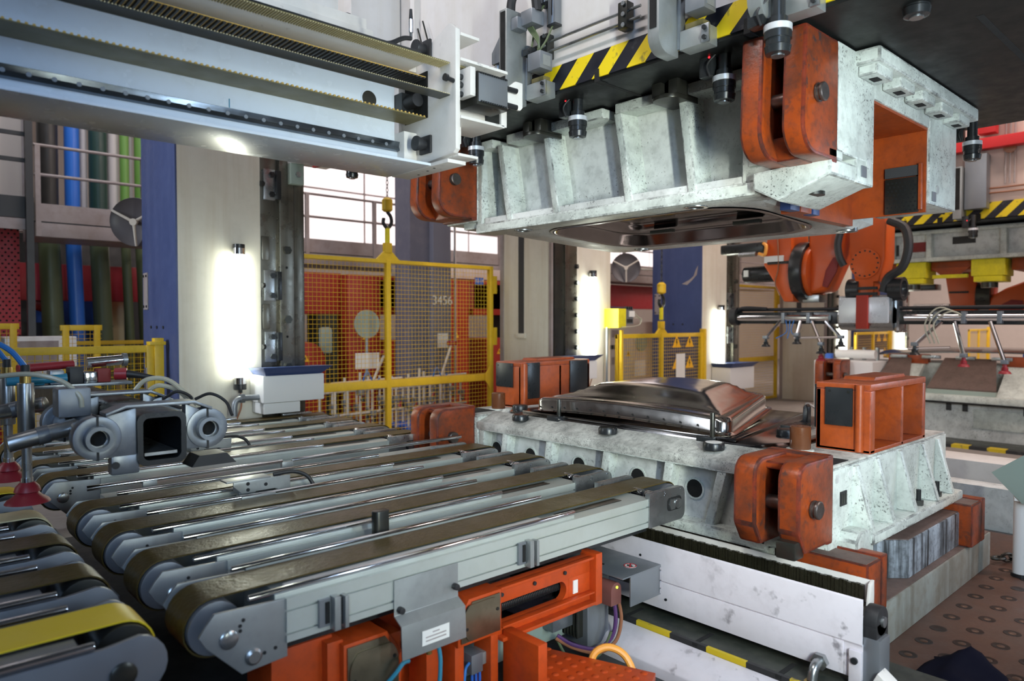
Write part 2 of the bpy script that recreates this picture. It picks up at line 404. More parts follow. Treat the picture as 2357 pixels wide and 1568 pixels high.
for nm, x0, x1, lb in (('spacer_block', 3.33, 3.56, 'orange steel spacer block at the front corner of the die base'), ('spacer_block', 4.87, 5.13, 'orange steel spacer block at the rear corner of the die base')):
    s = thing(nm, ((x0 + x1) / 2, 1.45, 0.296), lb, 'spacer block', 'orange spacer blocks')
    xm = x0 + (x1 - x0) * 0.68
    MB().box(x0, xm - 0.004, 1.275, 1.62, 0.296, 0.548).build('block', 'lug_orange', s, bevel=0.008, edge='lug_edge')
    MB().box(xm + 0.004, x1, 1.275, 1.62, 0.296, 0.556).build('block', 'lug_orange', s, bevel=0.008, edge='lug_edge')
    MB().box(x0 + 0.008, xm - 0.012, 1.285, 1.60, 0.548, 0.551).build('top_face', 'rust_top', s)

def clevis(parent, x0, x1, ears, z0, z1, top, zp, bot_cut):
    """forked lifting lug: back plate, two rounded ears, a pin"""
    yl = min(e[0] for e in ears) - 0.0; yh = max(e[1] for e in ears)
    lug = MB().box(x1 - 0.05, x1 + 0.01, yl + 0.005, yh - 0.005, z0 - 0.01, z1 + 0.005).build('lug_back', 'lug_orange', parent, bevel=0.012, edge='lug_edge')
    cr = 0.085 if top else 0.04
    for (a, b) in ears:
        if top: pl = rrect(x0, x1, z0, z1, 0.085, 5, (0, 0, 0, 1)); pl[0] = (x0 + 0.0, z0 + bot_cut); pl.insert(1, (x0 + bot_cut * 0.6, z0))
        else: pl = rrect(x0, x1, z0, z1, 0.13, 6, (1, 0, 0, 0)); pl[-1] = (x0 + 0.02, z1)
        MB().prism(pl, 'y', a, b).build('lug_ear', 'lug_orange', parent, bevel=0.014, edge='lug_edge')
    # web joining the ears at the root
    if top: MB().box(x0 + 0.10, x1, ears[0][1] - 0.01, ears[1][0] + 0.01, z1 - 0.055, z1 - 0.02).build('lug_web', 'lug_orange', parent, bevel=0.008, edge='lug_edge')
    else: MB().prism([(x0 + 0.17, z0 + 0.0), (x1, z0 - 0.005), (x1, z0 + 0.16), (x0 + 0.12, z0 + 0.10)], 'y', ears[0][1] - 0.01, ears[1][0] + 0.01).build('lug_web', 'lug_orange', parent, bevel=0.008, edge='lug_edge')
    xc = x0 + 0.13
    pin = MB().cyl((xc, yl - 0.035, zp), (xc, yh + 0.01, zp), 0.034, 20).build('pin', 'pin_steel', parent, bevel=0.004)
    MB().lathe((xc, yl - 0.004, zp), (0, -1, 0), [(0, 0.042), (0.008, 0.042), (0.008, 0.036), (0.022, 0.036), (0.022, 0.043), (0.030, 0.042), (0.034, 0.037)], 22).build('pin_head', 'pin_steel', pin)

LD = thing('lower_die', (4.25, 2.97, 0.5), 'white cast lower die with orange lugs on the press bed', 'die')
D0 = 3.40
# core behind the front ribs
MB().box(D0 + 0.09, 5.08, 1.50, 4.44, 0.50, 0.885).build('casting', 'cast_clean', LD, bevel=0.01)
MB().box(D0, D0 + 0.15, 1.80, 4.13, 0.47, 0.535).build('front_foot', 'cast_white', LD, bevel=0.012, edge='cast_edge')
# front lip with sloping top
MB().prism([(D0, 0.842), (D0, 0.898), (D0 + 0.18, 0.958), (D0 + 0.20, 0.958), (D0 + 0.20, 0.842)], 'y', 1.84, 4.12).build('front_lip', 'cast_top', LD, bevel=0.008)
MB().box(D0 + 0.001, D0 + 0.10, 1.845, 4.115, 0.838, 0.888).build('lip_face', 'cast_white', LD, bevel=0.006, edge='cast_edge')
# sloping ribs of the front face
for yt, yb in ((4.06, 4.10), (3.80, 3.86), (3.36, 3.42), (2.86, 2.92), (2.40, 2.46), (2.06, 2.15)):
    w = 0.028
    MB().hexa([(D0 + .02, yb - w, .53), (D0 + .10, yb - w, .53), (D0 + .10, yb + w, .53), (D0 + .02, yb + w, .53)],
              [(D0 + .005, yt - w, .842), (D0 + .10, yt - w, .842), (D0 + .10, yt + w, .842), (D0 + .005, yt + w, .842)]).build('rib', 'cast_white', LD, bevel=0.008, edge='cast_edge')
# round core holes in the front wall
for yc in (3.98, 3.62, 3.16, 2.68, 2.28):
    for dy, zz in ((0.0, 0.70),):
        h = MB().pipe((D0 + 0.082, yc, zz), (D0 + 0.092, yc, zz), 0.062, 0.052).build('hole_rim', 'cast_white', LD)
        MB().cyl((D0 + 0.086, yc, zz), (D0 + 0.0895, yc, zz), 0.053, 20).build('hole', 'pit_black', h)
# recessed pocket plate and black stain block at the right
MB().box(D0 + 0.07, D0 + 0.09, 1.86, 2.03, 0.60, 0.80).build('pocket_panel', 'cast_clean', LD, bevel=0.012)
MB().box(D0 + 0.01, D0 + 0.10, 1.80, 1.90, 0.40, 0.62).build('corner_foot', 'cast_white', LD, bevel=0.015, edge='cast_edge')
# end pads that carry the stops and guide boxes
for s in (-1, 1):
    ya, yb = (1.482, 1.86) if s < 0 else (4.10, 4.458)
    MB().box(D0, 5.08, ya, yb, 0.50, 0.935).build('end_block', 'cast_white', LD, bevel=0.008, edge='cast_edge')
    MB().box(D0 + 0.02, 5.07, ya + 0.006, yb - 0.01, 0.935, 0.948).build('end_pad', 'cast_top', LD, bevel=0.004)
    MB().box(D0 + 0.05, D0 + 0.26, ya + (0.02 if s < 0 else 0.1), yb - (0.12 if s < 0 else 0.02), 0.948, 0.951).build('oil_pocket', 'pit_black', LD)
clevis(LD, 3.05, D0, ((1.462, 1.565), (1.672, 1.785)), 0.60, 1.01, True, 0.795, 0.10)
clevis(LD, 3.05, D0, ((4.13, 4.23), (4.37, 4.47)), 0.60, 1.01, True, 0.80, 0.10)
MB().box(3.03, 3.12, 1.47, 1.56, 0.585, 0.665).build('lug_bumper', 'dark_steel', LD, bevel=0.008)
# right end wall: gussets, flange, bolts, name plate
MB().box(3.66, 5.05, 1.375, 1.50, 0.545, 0.60).build('end_flange', 'cast_white', LD, bevel=0.010, edge='cast_edge')
for x in (3.69, 3.96, 4.28, 4.63, 4.90):
    w = 0.022
    MB().hexa([(x - w, 1.382, .60), (x + w, 1.382, .60), (x + w, 1.49, .60), (x - w, 1.49, .60)],
              [(x - w, 1.468, .925), (x + w, 1.468, .925), (x + w, 1.49, .925), (x - w, 1.49, .925)]).build('gusset', 'cast_white', LD, bevel=0.006, edge='cast_edge')
MB().prism([(3.50, 0.50), (3.70, 0.50), (3.70, 0.60), (3.63, 0.63), (3.54, 0.63), (3.50, 0.59)], 'y', 1.39, 1.49).build('end_foot', 'cast_white', LD, bevel=0.01, edge='cast_edge')
for x in (4.44, 4.75):
    b = MB().hexbolt((x, 1.43, 0.60), (0, 0, 1), 0.026, 0.03).build('bolt', 'dark_steel', LD)
    MB().cyl((x, 1.43, 0.63), (x, 1.43, 0.69), 0.013, 12).build('bolt_shank', 'black_paint', b)
np_ = MB().box(3.515, 3.585, 1.476, 1.484, 0.745, 0.815).build('number_plate', 'ink', LD)
for q in range(3): MB().box(3.525 + q * .02, 3.538 + q * .02, 1.4745, 1.477, 0.755, 0.805).build('stamp', 'dark_steel', np_)
for x in (3.48, 3.63): MB().cyl((x, 1.486, 0.885), (x, 1.478, 0.885), 0.022, 16).build('cast_plug', 'cast_clean', LD)
# dark steel binder, the punch below the panel
MB().prism([(3.585, 1.98), (3.585, 3.95), (3.72, 4.10), (5.0, 4.10), (5.0, 1.86), (3.95, 1.86)], 'z', 0.88, 0.972).build('binder', 'die_steel', LD, bevel=0.02)
MB().prism([(3.60, 2.09), (3.60, 3.83), (5.0, 3.55), (5.0, 2.37)], 'z', 0.97, 0.99).build('punch', 'die_steel', LD, bevel=0.008)
MB().hexa([(3.86, 1.86, .93), (4.9, 1.86, .93), (4.9, 2.06, .93), (3.98, 2.00, .93)],
          [(3.9, 1.88, .985), (4.9, 1.88, .985), (4.9, 2.02, .985), (4.02, 1.97, .985)]).build('side_ramp', 'cast_top', LD, bevel=0.012)
MB().hexa([(3.62, 4.0, .93), (4.9, 3.95, .93), (4.9, 4.12, .93), (3.62, 4.12, .93)],
          [(3.66, 4.04, .975), (4.9, 3.98, .99), (4.9, 4.10, .99), (3.66, 4.10, .975)]).build('side_ramp', 'cast_top', LD, bevel=0.012)
# brown polymer stop cylinders on white collars
for (x, y) in ((3.76, 1.80), (3.73, 4.24)):
    s = MB().lathe((x, y, 0.947), (0, 0, 1), [(0, 0.072), (0.008, 0.072), (0.010, 0.066)], 28).build('stop_collar', 'cast_white', LD)
    MB().lathe((x, y, 0.957), (0, 0, 1), [(0, 0.052), (0.004, 0.054), (0.118, 0.054), (0.122, 0.050), (0.122, 0.02), (0.118, 0.018)], 28).build('stop_cylinder', 'spring_brown', s)
# black round nitrogen pads on the lip and locator pins
for (x, y) in ((3.50, 3.74), (3.50, 2.93), (3.50, 2.17), (4.05, 2.02), (3.72, 3.98)):
    pz = 0.935 if x < 3.6 else 0.968
    pd = MB().lathe((x, y, pz), (0, 0, 1), [(0, 0.060), (0.03, 0.060), (0.04, 0.055)], 24).build('round_pad', 'black_paint', LD)
    MB().cyl((x, y, pz + 0.04), (x, y, pz + 0.042), 0.045, 20).build('pad_cap', 'dark_steel' if y != 2.17 else 'paper', pd)
for (x, y, h) in ((3.585, 3.44, 0.14), (3.60, 2.24, 0.16)):
    g = MB().box(x - 0.03, x + 0.05, y - 0.02, y + 0.09, 0.95, 0.985).build('locator_bracket', 'black_paint', LD, bevel=0.006)
    MB().cyl((x, y, 0.95), (x, y, 0.965 + h), 0.0145, 14).build('locator_pin', 'dark_steel', g, bevel=0.003)
g = MB().prism([(2.13, .985), (2.07, .985), (2.07, 1.10), (2.085, 1.12), (2.10, 1.10), (2.105, 1.02), (2.13, 1.005)], 'x', 4.42, 4.47).build('blank_gauge', 'black_paint', LD, bevel=0.004)
g = MB().box(4.14, 4.36, 2.02, 2.11, 0.985, 1.015).build('blank_gauge', 'black_paint', LD, bevel=0.006)
g = MB().prism([(3.86, .985), (3.80, .985), (3.80, 1.07), (3.82, 1.09), (3.84, 1.02)], 'x', 4.25, 4.30).build('blank_gauge', 'black_paint', LD, bevel=0.004)

# guide boxes: orange weldment with two windows and black wear plates
def guide_box(name, y0, y1, lab, right):
    G = thing(name, (4.3, (y0 + y1) / 2, 0.948), lab, 'guide box', 'orange die guide boxes')
    x0, x1, z0, z1 = 3.90, 4.72, 0.948, 1.315
    t = 0.035
    yo, yi = (y0, y1) if right else (y1, y0)
    MB().box(x0, x0 + 0.06, y0, y1, z0, z1 - t).build('front_wall', 'box_orange', G, bevel=0.006, edge='box_edge')
    MB().box(x1 - 0.045, x1, y0, y1, z0, z1 - t).build('rear_wall', 'box_orange', G, bevel=0.006, edge='box_edge')
    MB().box(x0, x1, y0, y1, z1 - t, z1).build('top_plate', 'box_orange', G, bevel=0.006, edge='box_edge')
    MB().box(x0, x1, y0, y1, z0, z0 + 0.02).build('base_plate', 'box_orange', G, bevel=0.004, edge='box_edge')
    yw = (y1 - 0.03, y1) if right else (y0, y0 + 0.03)
    MB().box(x0, x1, yw[0], yw[1], z0, z1 - t).build('inner_wall', 'box_orange', G, bevel=0.006, edge='box_edge')
    MB().box(4.335, 4.365, y0, y1, z0, z1 - t).build('partition', 'box_orange', G, bevel=0.005, edge='box_edge')
    MB().prism([(4.15, z1), (4.62, z1), (4.60, z1 + 0.02), (4.17, z1 + 0.02)], 'y', y0 + 0.08, y1 - 0.04).build('top_pad', 'box_orange', G, bevel=0.004, edge='box_edge')
    # corner rib on the front wall and black wear plates
    if right:
        MB().cyl((x0 - 0.004, y0 + 0.055, z0 + 0.01), (x0 - 0.004, y0 + 0.055, z1 - 0.005), 0.022, 12).build('weld_bead', 'box_orange', G)
        wp = MB().box(x0 - 0.014, x0, y0 + 0.09, y1 - 0.055, 1.085, 1.29).build('wear_plate', 'black_paint', G, bevel=0.004)
        for yy in (y0 + 0.11, y1 - 0.08): MB().cyl((x0 - 0.016, yy, 1.27), (x0 - 0.012, yy, 1.27), 0.007, 10).build('screw', 'dark_steel', wp)
        MB().box(x0 + 0.01, x0 + 0.15, y1, y1 + 0.014, 1.06, 1.30).build('wear_plate', 'black_paint', G, bevel=0.004)
        for xx in (4.40, 4.02): pass
    else:
        wp = MB().box(x0 - 0.014, x0, y0 + 0.09, y1 - 0.01, 1.11, 1.305).build('wear_plate', 'black_paint', G, bevel=0.004)
        for yy in (y0 + 0.12, y1 - 0.04): MB().cyl((x0 - 0.016, yy, 1.285), (x0 - 0.012, yy, 1.285), 0.007, 10).build('screw', 'dark_steel', wp)
        MB().cyl((x0 + 0.02, y0 - 0.012, z0), (x0 + 0.02, y0 - 0.012, z1 - 0.01), 0.03, 12).build('weld_bead', 'box_orange', G)
        for xa, xb in ((3.95, 4.10), (4.46, 4.68)):
            wp = MB().box(xa, xb, y0 - 0.014, y0, 1.02, 1.31).build('wear_plate', 'black_paint', G, bevel=0.004)
            for xx in (xa + 0.02, xb - 0.02): MB().cyl((xx, y0 - 0.016, 1.29), (xx, y0 - 0.012, 1.29), 0.006, 10).build('screw', 'dark_steel', wp)
    return G
guide_box('guide_box', 1.49, 1.78, 'orange guide box with two open windows beside the stamped panel', True)
guide_box('guide_box', 4.16, 4.46, 'orange guide box with three black wear plates near the yellow gate', False)

# stamped sheet metal bonnet lying on the die
def panel_mesh():
    """bonnet skin: grid with lines crowded at the rim, rounded corners, skirt and foot flange"""
    LEN, HF, HB, R = 1.12, 0.80, 0.44, 0.09
    near = [0.0, 0.004, 0.010, 0.018, 0.032, 0.060, 0.080, 0.092, 0.108]
    def line(total, n):
        m_ = total - 2 * near[-1]
        return near + [near[-1] + m_ * k / n for k in range(1, n)] + [total - d for d in reversed(near)]
    US = [d / (2 * HF) for d in line(2 * HF, 26)]; VS = [d / LEN for d in line(LEN, 18)]
    prof = [(0, 0.070), (0.004, 0.080), (0.010, 0.087), (0.018, 0.091), (0.032, 0.094), (0.080, 0.092), (0.095, 0.100), (0.11, 0.106)]
    def edge(d):
        for (a, za), (b, zb) in zip(prof, prof[1:]):
            if d <= b: return za + (zb - za) * max(0.0, d - a) / (b - a)
        return prof[-1][1]
    def base(u, v): return 0.992 + 0.040 * v + 0.030 * (1 - (2 * u - 1) ** 2)
    vs = []; fs = []; nu, nv = len(US), len(VS)
    def place(u, v):
        du = min(u, 1 - u) * 2 * HF; dv = min(v, 1 - v) * LEN; de = min(du, dv)
        uu, vv = u, v
        if du < R and dv < R:
            h = math.hypot(R - du, R - dv); de = R - h
            if h > R:
                k = R / h; nd, ne = R - (R - du) * k, R - (R - dv) * k; de = 0
                uu = nd / (2 * HF) if u < 0.5 else 1 - nd / (2 * HF); vv = ne / LEN if v < 0.5 else 1 - ne / LEN
        half = HF * (1 - vv) + HB * vv
        x = 3.65 + LEN * vv; y = 2.965 + (2 * uu - 1) * half
        inner = max(0.0, min(1.0, (de - 0.10) / 0.25)); inner = inner * inner * (3 - 2 * inner)
        dome = 0.062 * inner + 0.02 * inner * (1 - (2 * uu - 1) ** 2)
        return x, y, base(uu, vv) + edge(de) + dome, base(uu, vv)
    rim = {}
    for i in range(nu):
        for j in range(nv):
            x, y, z, b = place(US[i], VS[j]); vs.append((x, y, z)); rim[(i, j)] = b
    for i in range(nu - 1):
        for j in range(nv - 1): fs.append((i * nv + j, (i + 1) * nv + j, (i + 1) * nv + j + 1, i * nv + j + 1))
    loop = [(i, 0) for i in range(nu)] + [(nu - 1, j) for j in range(1, nv)] + [(i, nv - 1) for i in range(nu - 2, -1, -1)] + [(0, j) for j in range(nv - 2, 0, -1)]
    prev = [i * nv + j for i, j in loop]; m = len(loop)
    for out_, dz in ((0.0, 0.012), (0.010, 0.004), (0.045, 0.0)):
        o = len(vs)
        for (i, j) in loop:
            x, y, z = vs[i * nv + j]; L = math.hypot(x - 4.21, y - 2.965)
            vs.append((x + (x - 4.21) / L * out_, y + (y - 2.965) / L * out_, rim[(i, j)] + dz))
        cur = list(range(o, o + m))
        for k in range(m): fs.append((prev[k], prev[(k + 1) % m], cur[(k + 1) % m], cur[k]))
        prev = cur
    return vs, fs
pv, pf = panel_mesh(); mb = MB(); mb.add(pv, pf)
BP = thing('stamped_panel', (4.26, 2.965, 0.99), 'shiny stamped sheet-steel bonnet panel lying on the lower die', 'sheet panel')
mb.build('sheet', 'panel_steel', BP, smooth=60)
for i in range(13):
    y = 2.25 + i * 0.12
    zz = 0.992 + 0.028 * (1 - ((y - 2.965) / 0.80) ** 2) + 0.030
    MB().cyl((3.644, y, zz), (3.652, y, zz), 0.006, 8).build('vent_hole', 'pit_black', BP)

# ================================================================ upper die hanging from the slide
UD = thing('upper_die', (4.25, 2.97, 2.96), 'white cast upper die with orange lugs hanging under the slide', 'die')
MB().box(D0 + 0.15, 5.10, 1.90, 4.09, 2.46, 2.96).build('casting', 'cast_clean', UD, bevel=0.01)
MB().box(D0 + 0.148, D0 + 0.19, 1.90, 4.09, 2.34, 2.50).build('front_wall', 'cast_clean', UD)
MB().box(D0, D0 + 0.2, 1.88, 4.12, 2.292, 2.362).build('bottom_flange', 'cast_white', UD, bevel=0.014, edge='cast_edge')
for (ya, yb) in ((1.90, 2.32), (2.42, 2.80), (2.90, 3.36), (3.42, 3.78), (3.93, 4.12)):
    MB().box(D0, D0 + 0.2, ya, yb, 2.895, 2.955).build('top_flange', 'cast_white', UD, bevel=0.008, edge='cast_edge')
for yt, yb in ((4.085, 4.085), (3.86, 3.76), (3.40, 3.30), (2.79, 2.70), (2.33, 2.26)):
    w = 0.026
    MB().hexa([(D0 + .008, yb - w, 2.355), (D0 + .16, yb - w - .02, 2.355), (D0 + .16, yb + w, 2.355), (D0 + .008, yb + w, 2.355)],
              [(D0 + .008, yt - w, 2.90), (D0 + .16, yt - w - .02, 2.90), (D0 + .16, yt + w, 2.90), (D0 + .008, yt + w, 2.90)]).build('rib', 'cast_white', UD, bevel=0.008, edge='cast_edge')
# right end: front leg, stepped panel, rear leg, bridging top with slotted flange
MB().box(D0, 3.83, 1.466, 1.92, 2.44, 2.955).build('end_leg', 'cast_white', UD, bevel=0.008, edge='cast_edge')
MB().prism([(1.80, 2.36), (1.96, 2.36), (1.96, 2.62), (1.90, 2.62), (1.90, 2.47), (1.80, 2.47)], 'x', D0 + 0.01, D0 + 0.16).build('step_panel', 'cast_white', UD, bevel=0.012, edge='cast_edge')
MB().box(3.62, 3.83, 1.466, 1.60, 2.325, 2.45).build('end_leg_foot', 'cast_white', UD, bevel=0.01, edge='cast_edge')
MB().box(4.645, 5.13, 1.466, 1.92, 2.335, 2.955).build('end_leg', 'cast_white', UD, bevel=0.01, edge='cast_edge')
MB().box(3.82, 4.655, 1.470, 1.92, 2.775, 2.955).build('end_bridge', 'cast_white', UD, bevel=0.004, edge='cast_edge')
MB().box(3.60, 5.16, 1.355, 1.50, 2.885, 2.958).build('end_flange', 'cast_white', UD, bevel=0.012, edge='cast_edge')
for i in range(5):
    x = 3.72 + i * 0.31
    p = MB().box(x - 0.10, x + 0.10, 1.375, 1.468, 2.835, 2.89).build('clamp_pad', 'cast_white', UD, bevel=0.01, edge='cast_edge')
    MB().box(x - 0.035, x + 0.03, 1.40, 1.44, 2.832, 2.8355).build('slot', 'pit_black', p)
# corner toe with round bushing under the right lug
toe = MB().prism([(1.86, 2.39), (1.86, 2.305), (1.73, 2.235), (1.47, 2.33), (1.47, 2.41)], 'x', 3.34, 3.80).build('corner_toe', 'cast_white', UD, bevel=0.012, edge='cast_edge')
MB().cyl((3.52, 1.63, 2.288), (3.52, 1.63, 2.270), 0.052, 24).build('bushing', 'dark_steel', toe)
MB().box(3.30, 3.46, 1.462, 1.72, 2.40, 2.455).build('lug_seat', 'cast_white', UD, bevel=0.012, edge='cast_edge')
MB().box(3.32, 3.44, 1.48, 1.66, 2.396, 2.402).build('seat_recess', 'pit_black', UD)
for x, z in ((3.76, 2.435), (4.78, 2.43)):
    MB().cyl((x, 1.47, z), (x, 1.462, z), 0.026, 18).build('cast_plug', 'cast_clean', UD)
    MB().box(x - 0.09, x - 0.03, 1.46, 1.468, z - 0.075, z - 0.02).build('tag_plate', 'zinc', UD)
clevis(UD, 3.05, D0, ((1.462, 1.565), (1.665, 1.77)), 2.395, 2.95, False, 2.665, 0)
clevis(UD, 3.05, D0, ((4.10, 4.20), (4.37, 4.47)), 2.40, 2.95, False, 2.66, 0)
MB().box(D0, 3.60, 4.10, 4.47, 2.38, 2.95).build('end_leg', 'cast_white', UD, bevel=0.01, edge='cast_edge')
MB().box(D0 + 0.03, 3.7, 4.10, 4.30, 2.335, 2.39).build('end_leg_foot', 'cast_white', UD, bevel=0.012, edge='cast_edge')
# orange guide cavity in the right end with perforated dark plate
MB().box(3.83, 4.645, 1.90, 1.96, 2.245, 2.775).build('cavity_wall', 'box_orange', UD)
MB().box(3.832, 4.643, 1.478, 1.90, 2.760, 2.774).build('cavity_roof', 'box_orange', UD)
MB().box(4.632, 4.646, 1.48, 1.90, 2.285, 2.77).build('cavity_side', 'box_orange', UD)
wp = MB().box(4.612, 4.632, 1.515, 1.70, 2.29, 2.50).build('wear_plate', 'dark_steel', UD, bevel=0.004)
hole0 = None
for i in range(7):
    for j in range(8):
        y = 1.53 + i * 0.0235 + (0.011 if j % 2 else 0); z = 2.305 + j * 0.024
        if hole0 is None: hole0 = MB().cyl((4.6125, y, z), (4.611, y, z), 0.0062, 8).build('plate_hole', 'pit_black', wp); h0 = (y, z)
        else:
            c = hole0.copy(); COL.objects.link(c); c.location = (0, y - h0[0], z - h0[1])
MB().box(4.612, 4.632, 1.515, 1.70, 2.505, 2.565).build('plate_top', 'rail_dark', UD)
MB().box(4.60, 4.632, 1.492, 1.512, 2.30, 2.57).build('guide_key', 'box_orange', UD, bevel=0.004, edge='box_edge')
for (xa, xb, m) in ((3.55, 3.66, 'lid_blue'), (3.67, 3.80, 'box_orange'), (3.82, 3.90, 'lid_blue')):
    MB().box(xa + 0.15, xb + 0.15, 1.84, 1.90, 2.245, 2.36).build('heel_block', m, UD, bevel=0.004)
# underside: white frame with a drawn steel cavity sunk into it
def tilt(mb):
    mb.v = [(x, y, z + 0.060 * max(0.0, 4.75 - x) / 1.3 * (1 if z < 2.39 else 0)) for x, y, z in mb.v]; return mb
def hole(d): return rrect(3.60 + d, 4.68 - d, 2.08 + d, 3.70 - d, max(0.05, 0.30 - d), 8)
outer = rrect(3.42, 5.02, 1.905, 4.075, 0.05, 8)
tilt(MB().loft([(hole(-0.001), 2.40), (hole(-0.001), 2.246), (hole(-0.05), 2.238), (rrect(3.52, 4.92, 1.95, 4.0, 0.12, 8), 2.238), (outer, 2.285), (outer, 2.40)], cap=False)).build('underside', 'cast_clean', UD, smooth=30)
tilt(MB().loft([(hole(-0.012), 2.236), (hole(0.012), 2.230), (hole(0.035), 2.244), (hole(0.07), 2.310), (hole(0.10), 2.325), (hole(0.14), 2.322), (hole(0.18), 2.37), (hole(0.20), 2.385)])).build('draw_cavity', 'die_steel', UD, smooth=60)
tilt(MB().loft([(hole(0.22), 2.384), (hole(0.235), 2.374), (hole(0.30), 2.374)])).build('cavity_face', 'panel_steel', UD, smooth=40)
for yy in (2.55, 3.25): MB().box(4.49, 4.53, yy - 0.1, yy + 0.1, 2.312, 2.336).build('trim_insert', 'dark_steel', UD, bevel=0.002)
for (x, y) in ((3.51, 3.72), (3.51, 2.30), (4.80, 3.66), (4.80, 2.0)):
    dz_ = 0.055 if x < 4 else 0.0
    b = MB().pipe((x, y, 2.262 + dz_), (x, y, 2.230 + dz_), 0.065, 0.045, 24).build('bushing', 'steel', UD)
    MB().cyl((x, y, 2.25 + dz_), (x, y, 2.236 + dz_), 0.044, 20).build('bushing_bore', 'pit_black', b)

# ================================================================ slide (ram) of the press
SL = thing('press_slide', (4.4, 2.97, 2.966), 'white press slide with black underside and yellow-black hazard band', 'press slide')
MB().box(3.035, 5.70, -0.9, 5.6, 2.966, 3.04).build('bottom_plate', 'slide_black', SL, bevel=0.004)
MB().box(3.04, 5.69, -0.88, 5.58, 3.04, 4.9).build('body', 'slide_white', SL, bevel=0.004)
MB().box(3.026, 3.04, -0.88, 4.30, 2.985, 3.125).build('hazard_band', 'hazard_band', SL)
for y in (2.62, 1.72, 0.75):
    g = MB().box(3.024, 3.10, y - 0.016, y + 0.016, 2.960, 3.03).build('t_slot', 'pit_black', SL)
    MB().box(3.05, 3.42, y - 0.012, y + 0.012, 2.9635, 2.967).build('t_slot_run', 'pit_black', SL)
for y in (0.95,): MB().box(3.6, 5.6, y - 0.014, y + 0.014, 2.9635, 2.967).build('t_slot_run', 'pit_black', SL)
MB().box(2.99, 3.04, 4.31, 4.36, 3.0, 4.9).build('edge_gusset', 'slide_white', SL)
for y in (3.0, 2.0): MB().box(3.028, 3.032, y - 0.002, y + 0.002, 3.13, 4.9).build('seam', 'rail_grey', SL)
# pair of hydraulic pipes along the front face with clamp blocks
for dz in (0, 0.055):
    MB().tube([(2.995, 3.50, 3.155 + dz), (2.995, 3.30, 3.195 + dz), (2.995, 3.05, 3.21 + dz)], 0.008, 8).build('pipe', 'dark_steel', SL)
    MB().cyl((2.995, 3.05, 3.21 + dz), (2.995, 2.30, 3.21 + dz), 0.008, 8).build('pipe', 'steel', SL)
for y in (2.98, 2.40):
    c = MB().box(2.97, 3.03, y - 0.03, y + 0.03, 3.17, 3.31).build('pipe_clamp', 'dark_steel', SL, bevel=0.006)
    for z in (3.185, 3.24, 3.295): MB().cyl((2.968, y - 0.01, z), (2.96, y - 0.01, z), 0.012, 10).build('clamp_bolt', 'steel', c)

# traversing die clamps: bracket + black cylinder with silver band
def band_clamp(name, x, y, zt, lab, grp='die clamps under the slide'):
    C = thing(name, (x, y, zt), lab, 'die clamp', grp)
    MB().cyl((x, y, zt), (x, y, zt - 0.14), 0.030, 16).build('stem', 'black_paint', C)
    MB().lathe((x, y, zt - 0.20), (0, 0, 1), [(-0.095, 0.030), (-0.09, 0.050), (-0.06, 0.055), (-0.055, 0.050), (-0.03, 0.050), (-0.03, 0.056), (0.0, 0.056), (0.0, 0.040), (0.06, 0.040)], 24).build('cylinder', 'black_paint', C)
    MB().pipe((x, y, zt - 0.198), (x, y, zt - 0.172), 0.0575, 0.04, 24).build('silver_band', 'band_silver', C)
    MB().cyl((x, y, zt - 0.295), (x, y, zt - 0.300), 0.028, 16).build('end_cap', 'steel', C)
    MB().tube([(x - 0.03, y + 0.02, zt - 0.05), (x - 0.06, y + 0.06, zt - 0.11), (x - 0.05, y + 0.05, zt - 0.17)], 0.005, 6).build('cable', 'rubber', C)
    b = MB().box(x - 0.04, x + 0.02, y + 0.045, y + 0.12, zt - 0.16, zt - 0.01).build('sensor_block', 'black_paint', C, bevel=0.006)
    MB().cyl((x - 0.041, y + 0.06, zt - 0.07), (x - 0.045, y + 0.06, zt - 0.07), 0.005, 8).build('status_light', 'led_red', b)
    return C

CL = [((3.20, 2.92, 3.035), 'black cylinder die clamp with silver band, in front of the upper die middle'),
      ((3.20, 1.94, 3.030), 'black cylinder die clamp with silver band beside the large orange lug'),
      ((2.87, 1.49, 3.055), 'large black cylinder die clamp with silver band over the orange lug'),
      ((3.30, 1.10, 3.215), 'black cylinder die clamp at the top edge under the black slide'),
      ((5.50, 1.48, 3.010), 'dark die clamp hanging behind the upper die in front of the pink wall'),
      ((3.20, 5.56, 3.18), 'die clamp hanging under the far end of the transfer beam'),
      ((3.20, 3.87, 3.025), 'die clamp half hidden behind the end of the transfer beam')]
for (x, y, z), lb in CL: band_clamp('die_clamp', x, y, z, lb)
for y, lb in ((3.42, 'dark U-shaped die stop near the beam end on the upper die edge'), (2.37, 'dark U-shaped die stop left of the large lug on the upper die edge')):
    t = thing('die_stop', (3.40, y, 2.95), lb, 'die stop', 'U-shaped die stops')
    pts = [(3.33 + 0.07 * math.cos(a), y + 0.085 * math.sin(a)) for a in [PI / 2 + PI * k / 10 for k in range(11)]]
    MB().prism(pts + [(3.50, y - 0.085), (3.50, y + 0.085)], 'z', 2.862, 2.885).build('foot', 'dark_steel', t, bevel=0.003)
    for s in (-1, 1): MB().box(3.30, 3.50, y + s * 0.055 - 0.03, y + s * 0.055 + 0.03, 2.885, 2.966).build('cheek', 'dark_steel', t, bevel=0.004)

